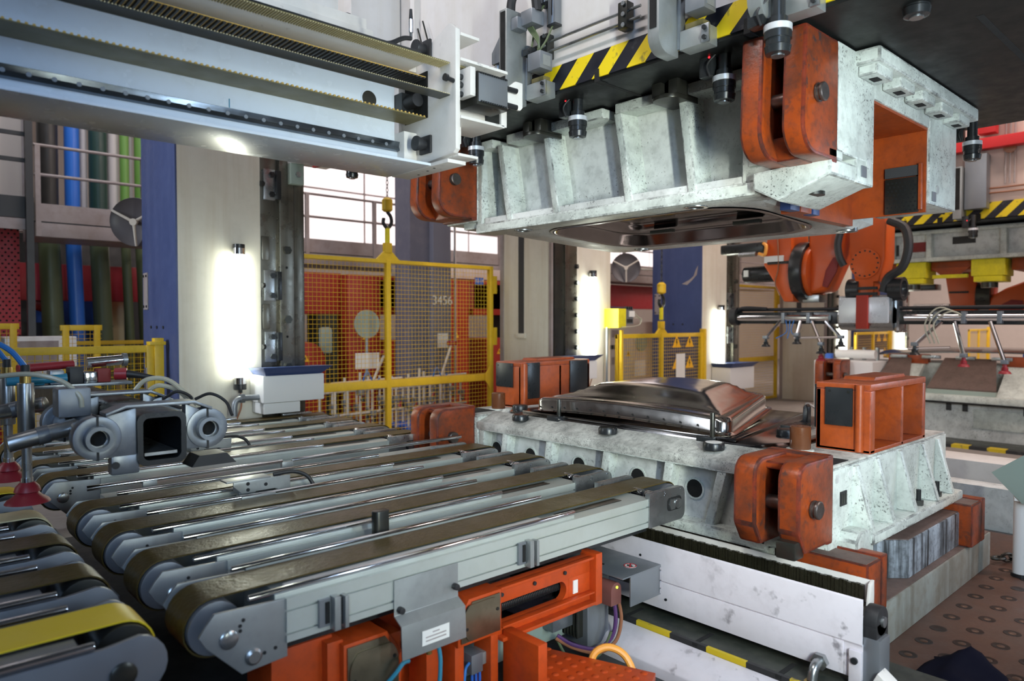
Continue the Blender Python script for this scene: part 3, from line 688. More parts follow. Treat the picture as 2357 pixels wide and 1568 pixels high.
# ---- traversing clamp carriages on the front of the slide
def carriage(y0, ztop, lab):
    C = thing('clamp_carriage', (2.9, y0, 2.93), lab, 'carriage', 'aluminium clamp carriages')
    pl = [(2.80, ztop), (2.80, 3.02)] + [(2.88 + 0.08 * math.cos(a), 3.0 + 0.08 * math.sin(a)) for a in [PI + PI / 2 * k / 5 for k in range(6)]] + [(2.96, 2.92), (2.96, ztop)]
    MB().prism(pl, 'y', y0, y0 + 0.065).build('channel', 'alu_plate', C, bevel=0.004)
    MB().box(2.796, 2.801, y0 + 0.012, y0 + 0.05, 3.03, ztop - 0.015).build('channel_slot', 'pit_black', C)
    MB().box(2.945, 2.985, y0 - 0.022, y0, 2.955, 3.27).build('guide_rail', 'aluminium', C, bevel=0.003)
    for z in (2.97, 3.02, 3.20, 3.245):
        if z < ztop: MB().cyl((2.965, y0 - 0.022, z), (2.965, y0 - 0.034, z), 0.009, 10).build('bolt', 'black_paint', C)
    f = MB().box(2.94, 3.03, y0 - 0.17, y0 - 0.02, 2.945, 3.035).build('foot_bracket', 'alu_plate', C, bevel=0.004)
    MB().box(2.93, 2.945, y0 - 0.185, y0 - 0.145, 2.945, 3.03).build('foot_tab', 'aluminium', f, bevel=0.003)
    for z in (2.965, 3.01): MB().cyl((2.93, y0 - 0.165, z), (2.918, y0 - 0.165, z), 0.011, 10).build('bolt', 'black_paint', f)
    MB().box(2.97, 3.03, y0 - 0.13, y0 - 0.03, 3.045, 3.075).build('toothed_rack', 'belt_tan', C, bevel=0.003)
    b = MB().box(2.885, 2.985, y0 - 0.19, y0 - 0.085, 3.085, 3.185).build('junction_box', 'zinc', C, bevel=0.006)
    MB().box(2.905, 2.965, y0 - 0.1925, y0 - 0.19, 3.105, 3.165).build('box_label', 'alu_plate', b)
    MB().cyl((2.93, y0 - 0.13, 3.185), (2.93, y0 - 0.13, 3.20), 0.018, 12).build('cable_gland', 'steel', b)
    MB().box(2.90, 2.98, y0 - 0.10, y0 - 0.03, 3.19, 3.23).build('sensor', 'black_paint', C, bevel=0.004)
    return C
c1 = carriage(3.11, 3.455, 'silver clamp carriage with cable hoses next to the beam end')
carriage(2.045, 3.6, 'silver clamp carriage in the middle of the hazard band')
carriage(1.53, 3.6, 'silver clamp carriage at the top edge beside the black slide underside')
# cabling on the left carriage
q = MB().box(2.83, 2.91, 3.05, 3.11, 3.33, 3.40).build('connector', 'zinc', c1, bevel=0.008)
MB().box(2.86, 2.96, 2.96, 3.06, 3.345, 3.43).build('connector', 'zinc', c1, bevel=0.010)
MB().prism([(3.16, 3.18), (3.29, 3.18), (3.29, 3.25), (3.22, 3.33), (3.16, 3.34)], 'x', 2.84, 2.90).build('connector', 'zinc', c1, bevel=0.006)
MB().cyl((2.87, 3.265, 3.18), (2.87, 3.265, 3.14), 0.02, 12).build('cable_gland', 'steel', c1)
MB().tube([(2.87, 3.265, 3.15), (2.87, 3.265, 3.05), (2.88, 3.24, 2.99), (2.90, 3.18, 2.965)], 0.013, 8).build('hose', 'pipe_olive', c1)
MB().tube([(2.86, 3.14, 3.40), (2.86, 3.13, 3.52), (2.88, 3.07, 3.60), (2.90, 2.99, 3.54), (2.91, 2.97, 3.42)], 0.027, 10).build('hose', 'rubber', c1)
for k in range(4):
    MB().tube([(2.90, 3.0 + k * .012, 3.34), (2.92, 2.97, 3.27 - k * .01), (2.93, 2.985, 3.20)], 0.006, 6).build('cable', 'pipe_olive', c1)
# upright aluminium strips with cables on the slide front
for y, zb in ((2.93, 3.36), (3.00, 3.50), (4.02, 3.20), (4.08, 3.165), (4.95, 3.02)):
    t = thing('control_strip', (3.0, y, zb), 'upright grey control strip on the slide, %s' % {2.93: 'right of the hose loop', 3.0: 'behind the hose loop', 4.02: 'right of the pair over the beam end', 4.08: 'left of the pair over the beam end', 4.95: 'low by the cables'}[y], 'control strip', 'aluminium control strips')
    h = {2.93: 0.6, 3.00: 0.5, 4.02: 0.17, 4.08: 0.17, 4.95: 0.12}[y]
    MB().box(2.985, 3.035, y - 0.03, y + 0.03, zb, zb + h).build('housing', 'zinc', t, bevel=0.004)
    MB().box(2.982, 3.037, y - 0.033, y + 0.033, zb - 0.012 if y < 3.5 else zb + h, zb if y < 3.5 else zb + h + 0.012).build('end_cap', 'black_paint', t)
    MB().box(2.981, 2.985, y - 0.012, y - 0.002, zb, zb + h).build('edge_strip', 'chrome', t)
    if y > 3.5: MB().tube([(3.0, y, zb + h), (3.0, y + 0.02, zb + h + 0.08), (3.0, y + 0.10, zb + h + 0.16), (3.0, y + 0.2, zb + h + 0.4)], 0.006, 6).build('cable', 'dark_steel', t)
    else: MB().tube([(3.0, y, zb), (2.96, y + 0.02, zb - 0.1), (2.93, y + 0.05, 3.20)], 0.006, 6).build('cable', 'pipe_olive', t)

# ================================================================ transfer beam (upper left)
TB = thing('transfer_beam', (1.0, 2.75, 2.335), 'long white transfer beam with toothed belts, upper left', 'beam')
BX0, BX1 = -0.6, 1.93
MB().box(BX0, 1.89, 2.60, 2.95, 2.335, 2.347).build('bottom_flange', 'beam_white', TB, bevel=0.002)
MB().box(BX0, 1.87, 2.86, 2.95, 2.347, 2.90).build('web', 'beam_white', TB)
MB().box(BX0, 1.86, 2.60, 2.94, 2.778, 2.790).build('top_flange', 'plate_white', TB, bevel=0.002)
MB().box(BX0, 1.87, 2.835, 2.86, 2.347, 2.440).build('rail_seat', 'beam_white', TB, bevel=0.003)
rl = MB().prism([(2.815, 2.436), (2.845, 2.430), (2.86, 2.430), (2.86, 2.484), (2.845, 2.484), (2.815, 2.476), (2.822, 2.456)], 'x', BX0, 1.88).build('guide_rail', 'rail_steel', TB, bevel=0.002)
b0 = None
for i in range(26):
    x = 0.0 + i * 0.072
    if b0 is None: b0 = MB().cyl((x, 2.822, 2.456), (x, 2.818, 2.456), 0.0080, 10).build('rail_screw', 'zinc', rl)
    else:
        c = b0.copy(); COL.objects.link(c); c.location = (i * 0.072, 0, 0)
hl = MB().pipe((1.735, 2.862, 2.655), (1.735, 2.857, 2.655), 0.043, 0.037, 24).build('web_hole_rim', 'beam_white', TB)
MB().cyl((1.735, 2.861, 2.655), (1.735, 2.8585, 2.655), 0.037, 24).build('web_hole', 'dark_steel', hl)
MB().box(1.10, 1.104, 2.8585, 2.8598, 2.49, 2.525).build('green_mark', 'hose_teal', TB)
# toothed belts: flat ribbon + teeth, one mesh each
def toothed(name, m, mt, y0, y1, z, x0, x1, pitch, th, up, tw=0.5):
    bmsh = MB().box(x0, x1, y0, y1, z, z + 0.004).build(name, m, TB)
    mb = MB(); n = int((x1 - x0) / pitch)
    for i in range(n):
        a = x0 + i * pitch
        if up: mb.prism([(a, z + .004), (a + pitch * tw, z + .004), (a + pitch * tw * .8, z + .004 + th), (a + pitch * tw * .2, z + .004 + th)], 'y', y0 - 0.0015, y1)
        else: mb.prism([(a, z), (a + pitch * tw, z), (a + pitch * tw * .8, z - th), (a + pitch * tw * .2, z - th)], 'y', y0 - 0.0015, y1)
    t = mb.build('belt_teeth', mt, bmsh, smooth=0, kind='stuff')
    return bmsh
toothed('lower_belt', 'belt_tan', 'belt_teeth', 2.70, 2.855, 2.574, BX0, 1.955, 0.0205, 0.006, True)
toothed('upper_belt', 'belt_teeth', 'rubber', 2.70, 2.855, 2.757, BX0, 1.955, 0.0205, 0.008, False, 0.62)
toothed('return_belt', 'belt_dark', 'belt_pale', 2.525, 2.60, 2.638, BX0, 2.03, 0.0105, 0.003, True)
toothed('drive_belt', 'belt_tan', 'belt_pale', 2.525, 2.60, 2.778, BX0, 2.03, 0.0105, 0.003, False, 0.45)
MB().box(BX0, 1.84, 2.60, 2.66, 2.80, 2.825).build('cable_rail', 'black_paint', TB, bevel=0.003)
# end frame
EF = MB().prism([(2.485, 2.40), (2.505, 2.385), (2.93, 2.36), (2.93, 2.86), (2.78, 2.86), (2.53, 2.955), (2.485, 2.92)], 'x', 1.94, 1.965).build('end_plate', 'plate_white', TB, bevel=0.003)
MB().box(1.90, 2.00, 2.49, 2.93, 2.335, 2.352).build('end_foot', 'plate_white', TB, bevel=0.003)
MB().box(1.965, 2.08, 2.50, 2.80, 2.375, 2.388).build('foot_shelf', 'plate_white', TB, bevel=0.003)
for zb in (2.52, 2.80): MB().box(1.87, 1.94, 2.78, 2.92, zb - (0.14 if zb < 2.6 else 0.0), zb + (0 if zb < 2.6 else 0.09)).build('end_cheek', 'plate_white', TB, bevel=0.003)
MB().box(1.936, 1.9405, 2.69, 2.87, 2.575, 2.785).build('belt_window', 'pit_black', TB)
MB().box(1.872, 1.936, 2.80, 2.87, 2.60, 2.70).build('pulley_pocket', 'black_paint', TB)
MB().cyl((1.905, 2.72, 2.655), (1.905, 2.84, 2.655), 0.03, 18).build('pulley', 'rubber', TB)
# channel brackets beyond the plate
MB().box(1.965, 2.07, 2.48, 2.72, 2.893, 2.906).build('bracket_flange', 'plate_white', TB, bevel=0.002)
MB().prism([(1.965, 2.89), (2.02, 2.89), (1.985, 2.83), (2.03, 2.78), (1.965, 2.78)], 'y', 2.60, 2.612).build('bracket_web', 'plate_white', TB)
MB().box(1.965, 2.24, 2.48, 2.72, 2.785, 2.798).build('bracket_flange', 'plate_white', TB, bevel=0.002)
MB().box(1.965, 2.22, 2.48, 2.72, 2.535, 2.548).build('bracket_flange', 'plate_white', TB, bevel=0.002)
MB().prism([(1.965, 2.40), (2.06, 2.46), (2.06, 2.54), (1.965, 2.54)], 'y', 2.60, 2.62).build('bracket_web', 'plate_white', TB)
MB().box(1.965, 2.22, 2.62, 2.632, 2.548, 2.785).build('bracket_web', 'plate_white', TB)
MB().prism([(2.20, 2.54), (2.235, 2.54), (2.235, 2.62), (2.25, 2.635), (2.32, 2.635), (2.335, 2.65), (2.335, 2.765), (2.29, 2.765), (2.20, 2.70)], 'y', 2.48, 2.495).build('nose_plate', 'plate_white', TB, bevel=0.003)
# belt tensioner: dark block between two threaded studs, clamp plate with screws
tn = MB().box(2.025, 2.205, 2.44, 2.56, 2.600, 2.745).build('tensioner_block', 'dark_steel', TB, bevel=0.004)
MB().box(2.03, 2.20, 2.436, 2.44, 2.612, 2.735).build('tensioner_face', 'zinc', tn, bevel=0.002)
for z in (2.640, 2.715):
    mb = MB()
    for i in range(12): mb.box(2.04 + i * 0.013, 2.047 + i * 0.013, 2.43, 2.44, z + (0.018 if z > 2.7 else -0.03), z + (0.025 if z > 2.7 else -0.023))
    mb.build('tensioner_teeth', 'black_paint', tn, smooth=0, kind='stuff')
    MB().cyl((2.20, 2.47, z), (2.285, 2.47, z), 0.013, 14).build('stud', 'black_paint', TB)
pl = MB().box(1.985, 2.015, 2.44, 2.53, 2.63, 2.755).build('clamp_plate', 'plate_white', TB, bevel=0.003)
for z in (2.645, 2.685, 2.72): MB().cyl((1.985, 2.50, z), (1.955, 2.50, z), 0.013, 12).build('clamp_screw', 'black_paint', pl)
MB().cyl((1.98, 2.50, 2.69), (1.90, 2.50, 2.70), 0.010, 12).build('adjusting_screw', 'black_paint', pl)
MB().cyl((1.905, 2.50, 2.6995), (1.89, 2.50, 2.701), 0.016, 12).build('screw_head', 'black_paint', pl)
for z in (2.885, 2.455):
    bf = MB().box(1.925, 1.938, 2.655, 2.74, z - 0.045, z + 0.035).build('buffer_plate', 'rubber', TB, bevel=0.004)
    MB().lathe((1.93, 2.70, z - 0.004), (-1, 0, 0), [(0, 0.024), (0.02, 0.026), (0.05, 0.034), (0.056, 0.032)], 18).build('rubber_buffer', 'rubber', bf)
for y in (2.53, 2.60, 2.70): MB().cyl((1.93 + (y - 2.53) * .2, y + 0.1, 2.3351), (1.93 + (y - 2.53) * .2, y + 0.1, 2.334), 0.006, 8).build('drill_hole', 'pit_black', TB)
MB().cyl((1.80, 2.62, 2.87), (1.80, 2.62, 2.93), 0.007, 8).build('antenna_stem', 'steel', TB)
an = MB().cyl((1.80, 2.62, 2.90), (1.80, 2.62, 2.955), 0.010, 10).build('antenna_base', 'chrome', TB)
MB().cyl((1.80, 2.62, 2.955), (1.80, 2.62, 3.00), 0.009, 10, 0.006).build('antenna_tip', 'rubber', an)
MB().tube([(1.80, 2.62, 2.875), (1.76, 2.62, 2.865), (1.70, 2.62, 2.83), (1.66, 2.62, 2.82)], 0.010, 8).build('antenna_cable', 'rubber', TB)

# cross member of the press front above the beam
CM = thing('cross_member', (1.6, 3.35, 3.07), 'white stepped cross member above the transfer beam', 'girder')
MB().box(0.2, 2.02, 3.28, 3.6, 3.05, 3.16).build('lower_ledge', 'plate_white', CM, bevel=0.004)
MB().box(0.2, 1.99, 3.30, 3.6, 3.16, 3.22).build('upper_ledge', 'plate_white', CM, bevel=0.004)
MB().box(0.2, 1.86, 3.36, 3.62, 3.22, 4.0).build('upright_panel', 'slide_white', CM, bevel=0.004)
MB().box(1.46, 1.58, 3.20, 3.36, 3.26, 3.30).build('step_bracket', 'plate_white', CM, bevel=0.003)
MB().cyl((1.92, 3.38, 3.22), (1.92, 3.38, 3.25), 0.022, 14).build('rubber_stop', 'rubber', CM)
MB().box(0.2, 2.02, 3.26, 3.30, 3.02, 3.05).build('lower_edge', 'black_paint', CM)
# slide side girder with perforated lower plate, behind it
SG = thing('slide_girder', (3.0, 5.2, 3.3), 'stained white girder with perforated underside at the slide corner', 'girder')
MB().hexa([(2.62, 4.55, 3.30), (3.03, 4.55, 3.22), (3.03, 5.55, 3.22), (2.62, 5.55, 3.30)], [(2.62, 4.55, 4.6), (3.03, 4.55, 4.6), (3.03, 5.55, 4.6), (2.62, 5.55, 4.6)]).build('box_girder', 'slide_white', SG, bevel=0.004)
MB().box(3.0, 3.03, 5.55, 5.9, 3.0, 4.8).build('side_edge', 'dark_red', SG)
for i in range(3):
    pts = [(2.60 + i * .01, 5.30 - i * .02, 4.2), (2.60, 5.30 - i * .02, 3.4), (2.66, 5.22 - i * .03, 3.22), (2.95, 5.0, 3.10 + i * .015)]
    MB().tube(pts, 0.012, 8).build('cable', 'dark_steel', SG)
for p in ((2.62, 5.24, 3.31), (2.62, 5.16, 3.33), (2.75, 5.08, 3.2)): MB().box(p[0] - .02, p[0] + .02, p[1] - .03, p[1] + .03, p[2] - .02, p[2] + .02).build('cable_clip', 'black_paint', SG, bevel=0.004)

# ================================================================ belt conveyors in front of the press
def belt_loop(mb, xa, xb, za, r, y0, y1, zb, th=0.005):
    """closed belt around two end pulleys; lower run at zb"""
    pts = []
    n = 12
    for k in range(n + 1):      # right pulley, top to bottom
        a = PI / 2 - PI * k / n; pts.append((xb + r * math.cos(a), za + r * math.sin(a)))
    pts.append((xb - 0.25, zb)); pts.append((xa + 0.25, zb))
    for k in range(n + 1):
        a = -PI / 2 - PI * k / n; pts.append((xa + r * math.cos(a), za + r * math.sin(a)))
    m = len(pts); v = []; f = []
    for i, (x, z) in enumerate(pts):
        x0, z0 = pts[i - 1]; x1, z1 = pts[(i + 1) % m]
        tx, tz = x1 - x0, z1 - z0; L = math.hypot(tx, tz) or 1
        nx, nz = -tz / L * th, tx / L * th
        v += [(x, y0, z), (x, y1, z), (x + nx, y1, z + nz), (x + nx, y0, z + nz)]
    for i in range(m):
        j = (i + 1) % m
        for k in range(4): f.append((i * 4 + k, i * 4 + (k + 1) % 4, j * 4 + (k + 1) % 4, j * 4 + k))
    return mb.add(v, f)
def grooved(mb, x0, x1, y0, y1, zs):
    """aluminium extrusion: stacked bands with recessed grooves between"""
    zs = list(zs)
    poly = [(y1, zs[0]), (y0, zs[0])]
    for k in range(1, len(zs) - 1):
        z = zs[k]; poly += [(y0, z - .004), (y0 + .012, z - .004), (y0 + .012, z + .004), (y0, z + .004)]
    poly += [(y0, zs[-1]), (y1, zs[-1])]
    return mb.prism(poly, 'x', x0, x1)

def make_conveyor(yc, lab):
    C = thing('belt_conveyor', (1.95, yc, 0.60), lab, 'conveyor', 'brown belt conveyors feeding the press')
    nb = yc - 0.21
    # belt with its return run
    belt_loop(MB(), 0.80, 3.17, 0.699, 0.088, yc - 0.083, yc + 0.083, 0.612).build('belt', 'belt_brown', C, smooth=50)
    for xx, nm in ((0.80, 'pulley'), (3.17, 'pulley')):
        MB().cyl((xx, yc - 0.098, 0.699), (xx, yc + 0.098, 0.699), 0.083, 28).build(nm, 'zinc', C, bevel=0.004)
    grooved(MB(), 0.98, 2.87, nb, yc + 0.13, (0.637, 0.664, 0.738, 0.776)).build('side_profile', 'profile_alu', C, bevel=0.0)
    MB().box(1.02, 2.20, yc - 0.162, yc - 0.088, 0.776, 0.783).build('slide_strip', 'paper', C, bevel=0.002)
    MB().box(2.30, 2.72, yc - 0.14, yc - 0.09, 0.7765, 0.779).build('oily_strip', 'dark_steel', C)
    st = MB().box(0.95, 2.33, yc - 0.190, yc - 0.172, 0.752, 0.790).build('rod_strip', 'profile_alu', C, bevel=0.002)
    mb = MB()
    for i in range(9): mb.cyl((1.02 + i * 0.15, yc - 0.1895, 0.766), (1.02 + i * 0.15, yc - 0.1915, 0.766), 0.006, 8)
    mb.build('strip_holes', 'pit_black', st, kind='stuff')
    MB().cyl((0.87, yc - 0.178, 0.797), (2.34, yc - 0.178, 0.797), 0.0095, 14).build('guide_rod', 'chrome', C, bevel=0.002)
    MB().cyl((0.93, yc + 0.116, 0.797), (2.42, yc + 0.116, 0.797), 0.0095, 14).build('guide_rod', 'chrome', C, bevel=0.002)
    MB().box(0.98, 2.42, yc + 0.108, yc + 0.124, 0.770, 0.790).build('rod_strip', 'profile_alu', C)
    # left end plates with hubs and the take-up roller
    for s, y0, y1 in ((-1, nb - 0.012, nb), (1, yc + 0.13, yc + 0.142)):
        pl = MB().prism([(0.735, 0.755), (0.715, 0.725), (0.735, 0.690), (0.84, 0.580), (0.985, 0.590), (0.985, 0.775), (0.76, 0.785)], 'y', y0 + (0.02 if s < 0 else 0), y1 + (0.02 if s < 0 else 0)).build('end_plate', 'alu_plate', C, bevel=0.003)
        if s < 0:
            yy = y0 + 0.02
            MB().lathe((0.80, yy, 0.699), (0, -1, 0), [(0, 0.028), (0.006, 0.028), (0.010, 0.022)], 18).build('hub', 'steel', pl)
            MB().lathe((0.875, yy, 0.625), (0, -1, 0), [(0, 0.026), (0.006, 0.026), (0.012, 0.018)], 18).build('hub', 'steel', pl)
            for (hx, hz) in ((0.91, 0.625), (0.945, 0.63), (0.835, 0.73), (0.845, 0.745), (0.835, 0.715)):
                MB().cyl((hx, yy, hz), (hx, yy - 0.002, hz), 0.006, 8).build('screw', 'black_paint', pl)
    # right head with slotted plates
    for s, y0, y1 in ((-1, nb - 0.008, nb + 0.020), (1, yc + 0.11, yc + 0.138)):
        pl = MB().prism(rrect(2.84, 3.14, 0.632, 0.803, 0.04, 5, (0, 1, 1, 0)), 'y', y0, y1).build('head_plate', 'steel', C, bevel=0.003)
        if s < 0:
            MB().prism(rrect(2.985, 3.105, 0.69, 0.757, 0.02, 4), 'y', y0 - 0.002, y0 + 0.001).build('slot', 'pit_black', pl)
            MB().hexbolt((3.025, y0 - 0.001, 0.723), (0, -1, 0), 0.030, 0.008).build('nut', 'steel', pl)
            MB().cyl((3.065, y0 - 0.001, 0.723), (3.065, y0 - 0.015, 0.723), 0.026, 18).build('axle', 'steel', pl, bevel=0.002)
            for (hx, hz) in ((2.965, 0.775), (2.972, 0.783), (2.965, 0.791), (3.10, 0.79)):
                MB().cyl((hx, y0, hz), (hx, y0 - 0.002, hz), 0.004, 8).build('screw', 'chrome', pl)
    MB().box(2.84, 2.88, nb + 0.02, yc + 0.11, 0.64, 0.77).build('head_block', 'zinc', C)
    for dy in (0.02, 0.10):
        MB().cyl((2.93, nb + dy, 0.772), (2.93, nb + dy + 0.06, 0.772), 0.022, 14).build('tension_nut', 'chrome', C, bevel=0.003)
    return C
YC = (2.33, 2.815, 3.30, 3.785, 4.65, 5.13, 5.61, 6.08)
ordn = ('nearest brown belt conveyor, carrying the grey cover sheet', 'second nearest brown belt conveyor, behind the dark upright block', 'third brown belt conveyor, beneath the grey sensor bracket', 'fourth brown belt conveyor, beside the long single chrome rod',
        'fifth brown belt conveyor, beyond the long single chrome rod', 'sixth brown belt conveyor, under the open gripper beam end', 'seventh brown belt conveyor, second from the white press upright', 'farthest brown belt conveyor, next to the white press upright')
cv = make_conveyor(YC[0], ordn[0])
for yc, lb in zip(YC[1:], ordn[1:]): copy_tree(cv, (1.95, yc, 0.60), lb)

# sheet metal cover and the little clamps on the nearest conveyor
CV = thing('cover_sheet', (1.5, 2.11, 0.47), 'bent grey sheet-metal cover hanging on the nearest conveyor', 'cover')
MB().prism([(2.117, 0.738), (2.112, 0.738), (2.112, 0.612), (2.068, 0.588), (2.062, 0.47), (2.067, 0.47), (2.073, 0.584), (2.117, 0.608)], 'x', 1.372, 1.655).build('sheet', 'alu_plate', CV, bevel=0.0015)
for x, z in ((1.392, 0.632), (1.635, 0.655)):
    MB().cyl((x, 2.112, z), (x, 2.088, z), 0.012, 14).build('thumb_screw', 'rubber', CV, bevel=0.003)
for k, w in enumerate((0.02, 0.055, 0.055)): pass
lbp = MB().box(1.455, 1.575, 2.0615, 2.0635, 0.497, 0.55).build('label_plate', 'paper', CV)
for k in range(3): MB().box(1.47 + (0.03 if k == 0 else 0), 1.56 - (0.03 if k == 0 else 0), 2.0605, 2.0616, 0.535 - k * 0.013, 0.539 - k * 0.013).build('text_line', 'rail_grey', lbp)
for x, lb in ((1.14, 'small grey slotted clamp near the left end of the nearest conveyor'), (2.02, 'small grey slotted clamp right of the cover sheet')):
    t = thing('profile_clamp', (x, 2.115, 0.64), lb, 'clamp', 'clamps on the nearest conveyor')
    MB().box(x - 0.055, x - 0.015, 2.108, 2.12, 0.655, 0.745).build('back_plate', 'zinc', t)
    MB().box(x - 0.035, x - 0.02, 2.104, 2.109, 0.665, 0.735).build('slot', 'pit_black', t)
    MB().box(x - 0.012, x + 0.010, 2.085, 2.12, 0.640, 0.750).build('jaw', 'alu_plate', t, bevel=0.002)
    MB().box(x + 0.026, x + 0.040, 2.085, 2.12, 0.640, 0.745).build('jaw', 'alu_plate', t, bevel=0.002)
    MB().box(x + 0.010, x + 0.026, 2.10, 2.12, 0.650, 0.74).build('jaw_core', 'black_paint', t)
tb = MB().prism(rrect(1.53, 1.60, 2.485, 2.535, 0.02, 4), 'z', 0.63, 0.875).build('stop_block', 'dark_steel', None, bevel=0.004)
tag(tb, 'dark grey upright block standing between the two nearest conveyors', 'block')

# sensor bracket with cable on the third conveyor
def sensor_bracket(x, y, lab):
    S = thing('sensor_bracket', (x, y, 0.79), lab, 'sensor bracket', 'grey sensor brackets with black cables')
    MB().prism([(x - 0.17, 0.845), (x - 0.13, 0.805), (x + 0.05, 0.805), (x + 0.05, 0.79), (x + 0.12, 0.79), (x + 0.12, 0.865), (x - 0.17, 0.865)], 'y', y - 0.05, y - 0.042).build('side_cheek', 'alu_plate', S, bevel=0.002)
    MB().box(x - 0.20, x + 0.02, y - 0.042, y + 0.05, 0.862, 0.870).build('top_sheet', 'alu_plate', S, bevel=0.002)
    MB().box(x - 0.14, x + 0.10, y - 0.04, y + 0.04, 0.80, 0.855).build('sensor_body', 'zinc', S, bevel=0.004)
    MB().box(x - 0.15, x + 0.02, y - 0.10, y - 0.03, 0.785, 0.80).build('foot', 'alu_plate', S, bevel=0.002)
    for dx, dz in ((-0.10, 0.85), (-0.10, 0.82), (-0.01, 0.835)): MB().cyl((x + dx, y - 0.0505, dz), (x + dx, y - 0.053, dz), 0.009, 10).build('screw', 'black_paint', S)
    MB().box(x - 0.06, x + 0.04, y - 0.052, y - 0.049, 0.792, 0.808).build('lens_slot', 'pit_black', S)
    MB().tube([(x + 0.06, y + 0.02, 0.862), (x + 0.16, y + 0.0, 0.866), (x + 0.22, y - 0.03, 0.84), (x + 0.245, y - 0.06, 0.79)], 0.010, 8).build('cable', 'rubber', S)
    return S
sensor_bracket(1.50, 3.50, 'grey sensor bracket with black cable between the middle conveyors')
sensor_bracket(1.72, 4.85, 'grey sensor bracket with black cable behind the gripper beam')

# single long chrome rod and red backing plates in the gap
RD = thing('chrome_rod', (2.0, 4.05, 0.80), 'long single chrome rod in the gap between the conveyors', 'rod')
MB().cyl((0.83, 4.05, 0.812), (1.85, 4.05, 0.812), 0.013, 14).build('rod_section', 'chrome', RD)
MB().cyl((1.91, 4.05, 0.812), (3.20, 4.05, 0.812), 0.013, 14).build('rod_section', 'chrome', RD, bevel=0.003)
for x in (1.12, 1.88): MB().box(x - 0.035, x + 0.035, 4.035, 4.065, 0.76, 0.81).build('rod_holder', 'alu_plate', RD, bevel=0.003)
MB().box(0.9, 3.05, 4.0, 4.1, 0.62, 0.765).build('rod_profile', 'profile_alu', RD)
rp = MB().box(1.20, 1.80, 4.22, 4.40, 0.60, 0.69).build('backing_plate', 'frame_orange', None, bevel=0.004)
tag(rp, 'orange-red steel plate lying in the gap under the chrome rod', 'plate')
rp = MB().box(1.16, 1.82, 3.99, 3.998, 0.70, 0.76).build('backing_plate', 'frame_orange', None)
tag(rp, 'orange-red strip on the profile directly below the chrome rod', 'plate')

# ---- feeding conveyors on the left (near camera)
def feed_conveyor(yc, beltmat, lab, wide):
    C = thing('feed_conveyor', (-0.4, yc, 0.55), lab, 'conveyor', 'feed conveyors at the lower left')
    xr = 0.545
    belt_loop(MB(), -1.4, xr, 0.705, 0.082, yc - 0.085, yc + 0.085, 0.618).build('belt', beltmat, C, smooth=50)
    MB().cyl((xr, yc - 0.10, 0.705), (xr, yc + 0.10, 0.705), 0.078, 28).build('pulley', 'dark_steel', C, bevel=0.004)
    MB().box(-1.4, 0.42, yc - 0.165, yc - 0.09, 0.772, 0.780).build('slide_strip', 'zinc', C)
    for s in (-1, 1):
        y0 = yc + (-0.205 if s < 0 else 0.13)
        poly = [(-1.4, 0.55), (0.42, 0.55), (0.50, 0.58)] + [(xr + 0.085 * math.cos(a), 0.70 + 0.085 * math.sin(a)) for a in [-1.0 + k * 0.3 for k in range(9)]] + [(0.47, 0.772), (-1.4, 0.772)]
        pl = MB().prism(poly, 'y', y0, y0 + 0.018).build('side_plate', 'zinc', C, bevel=0.003)
        if s < 0: MB().lathe((xr - 0.03, y0, 0.69), (0, -1, 0), [(0, 0.034), (0.008, 0.034), (0.012, 0.026)], 18).build('hub', 'dark_steel', pl)
        MB().cyl((-1.4, y0 + 0.012, 0.785), (0.45, y0 + 0.012, 0.785), 0.012, 12).build('guide_rod', 'chrome', C, bevel=0.003)
    return C
fc = [(2.33, 'belt_yellow', 'nearest feed conveyor with a bright yellow belt, lower left corner'), (2.815, 'belt_brown', 'feed conveyor with brown belt next to the bright yellow one'),
      (3.30, 'belt_brown', 'feed conveyor with brown belt next to the pale cream one'), (3.785, 'belt_pale', 'feed conveyor with a pale cream belt beneath the red suction cup'),
      (4.40, 'belt_yellow', 'feed conveyor with a dull yellow belt under the rear suction cup')]
for y, m, l in fc: feed_conveyor(y, m, l, True)

# ---- orange stand of the nearest conveyor
ST = thing('conveyor_stand', (1.8, 2.25, 0.0), 'orange steel stand with round brass covers under the conveyors', 'stand')
def cover_box(x0, x1, z0, z1, flip):
    c = 0.055
    pl = [(x0, z0), (x1, z0), (x1, z1), (x0 + c, z1), (x0, z1 - c * 1.5)] if not flip else [(x0, z0), (x1, z0), (x1, z1 - c * 1.5), (x1 - c, z1), (x0, z1)]
    mb = MB().prism(pl, 'y', 2.17, 2.33); mb.build('cover_frame', 'frame_orange', ST, bevel=0.004)
    xi, xj, zi, zj = x0 + .012, x1 - .012, z0 + .014, z1 - .012
    p2 = [(xi, zi), (xj, zi), (xj, zj), (xi + c, zj), (xi, zj - c * 1.5)] if not flip else [(xi, zi), (xj, zi), (xj, zj - c * 1.5), (xj - c, zj), (xi, zj)]
    f = MB().prism(p2, 'y', 2.163, 2.171).build('cover_plate', 'cover_steel', ST, bevel=0.001)
    xc, zc = (x0 + x1) / 2, (z0 + z1) / 2; rr = (x1 - x0) * 0.43
    pts = []
    for k in range(40):
        a = 2 * PI * k / 40; pts.append((xc + rr * math.cos(a), zc + max(-rr * .74, min(rr * .74, rr * math.sin(a)))))
    d = MB().prism(pts, 'y', 2.156, 2.163).build('round_cover', 'cover_steel', ST, bevel=0.001)
    for s in (-1, 1):
        MB().cyl((xc + s * rr * .82, 2.156, zc + s * 0.02), (xc + s * rr * .82, 2.154, zc + s * 0.02), 0.007, 10).build('screw', 'dark_steel', d)
cover_box(1.205, 1.435, 0.32, 0.54, True)
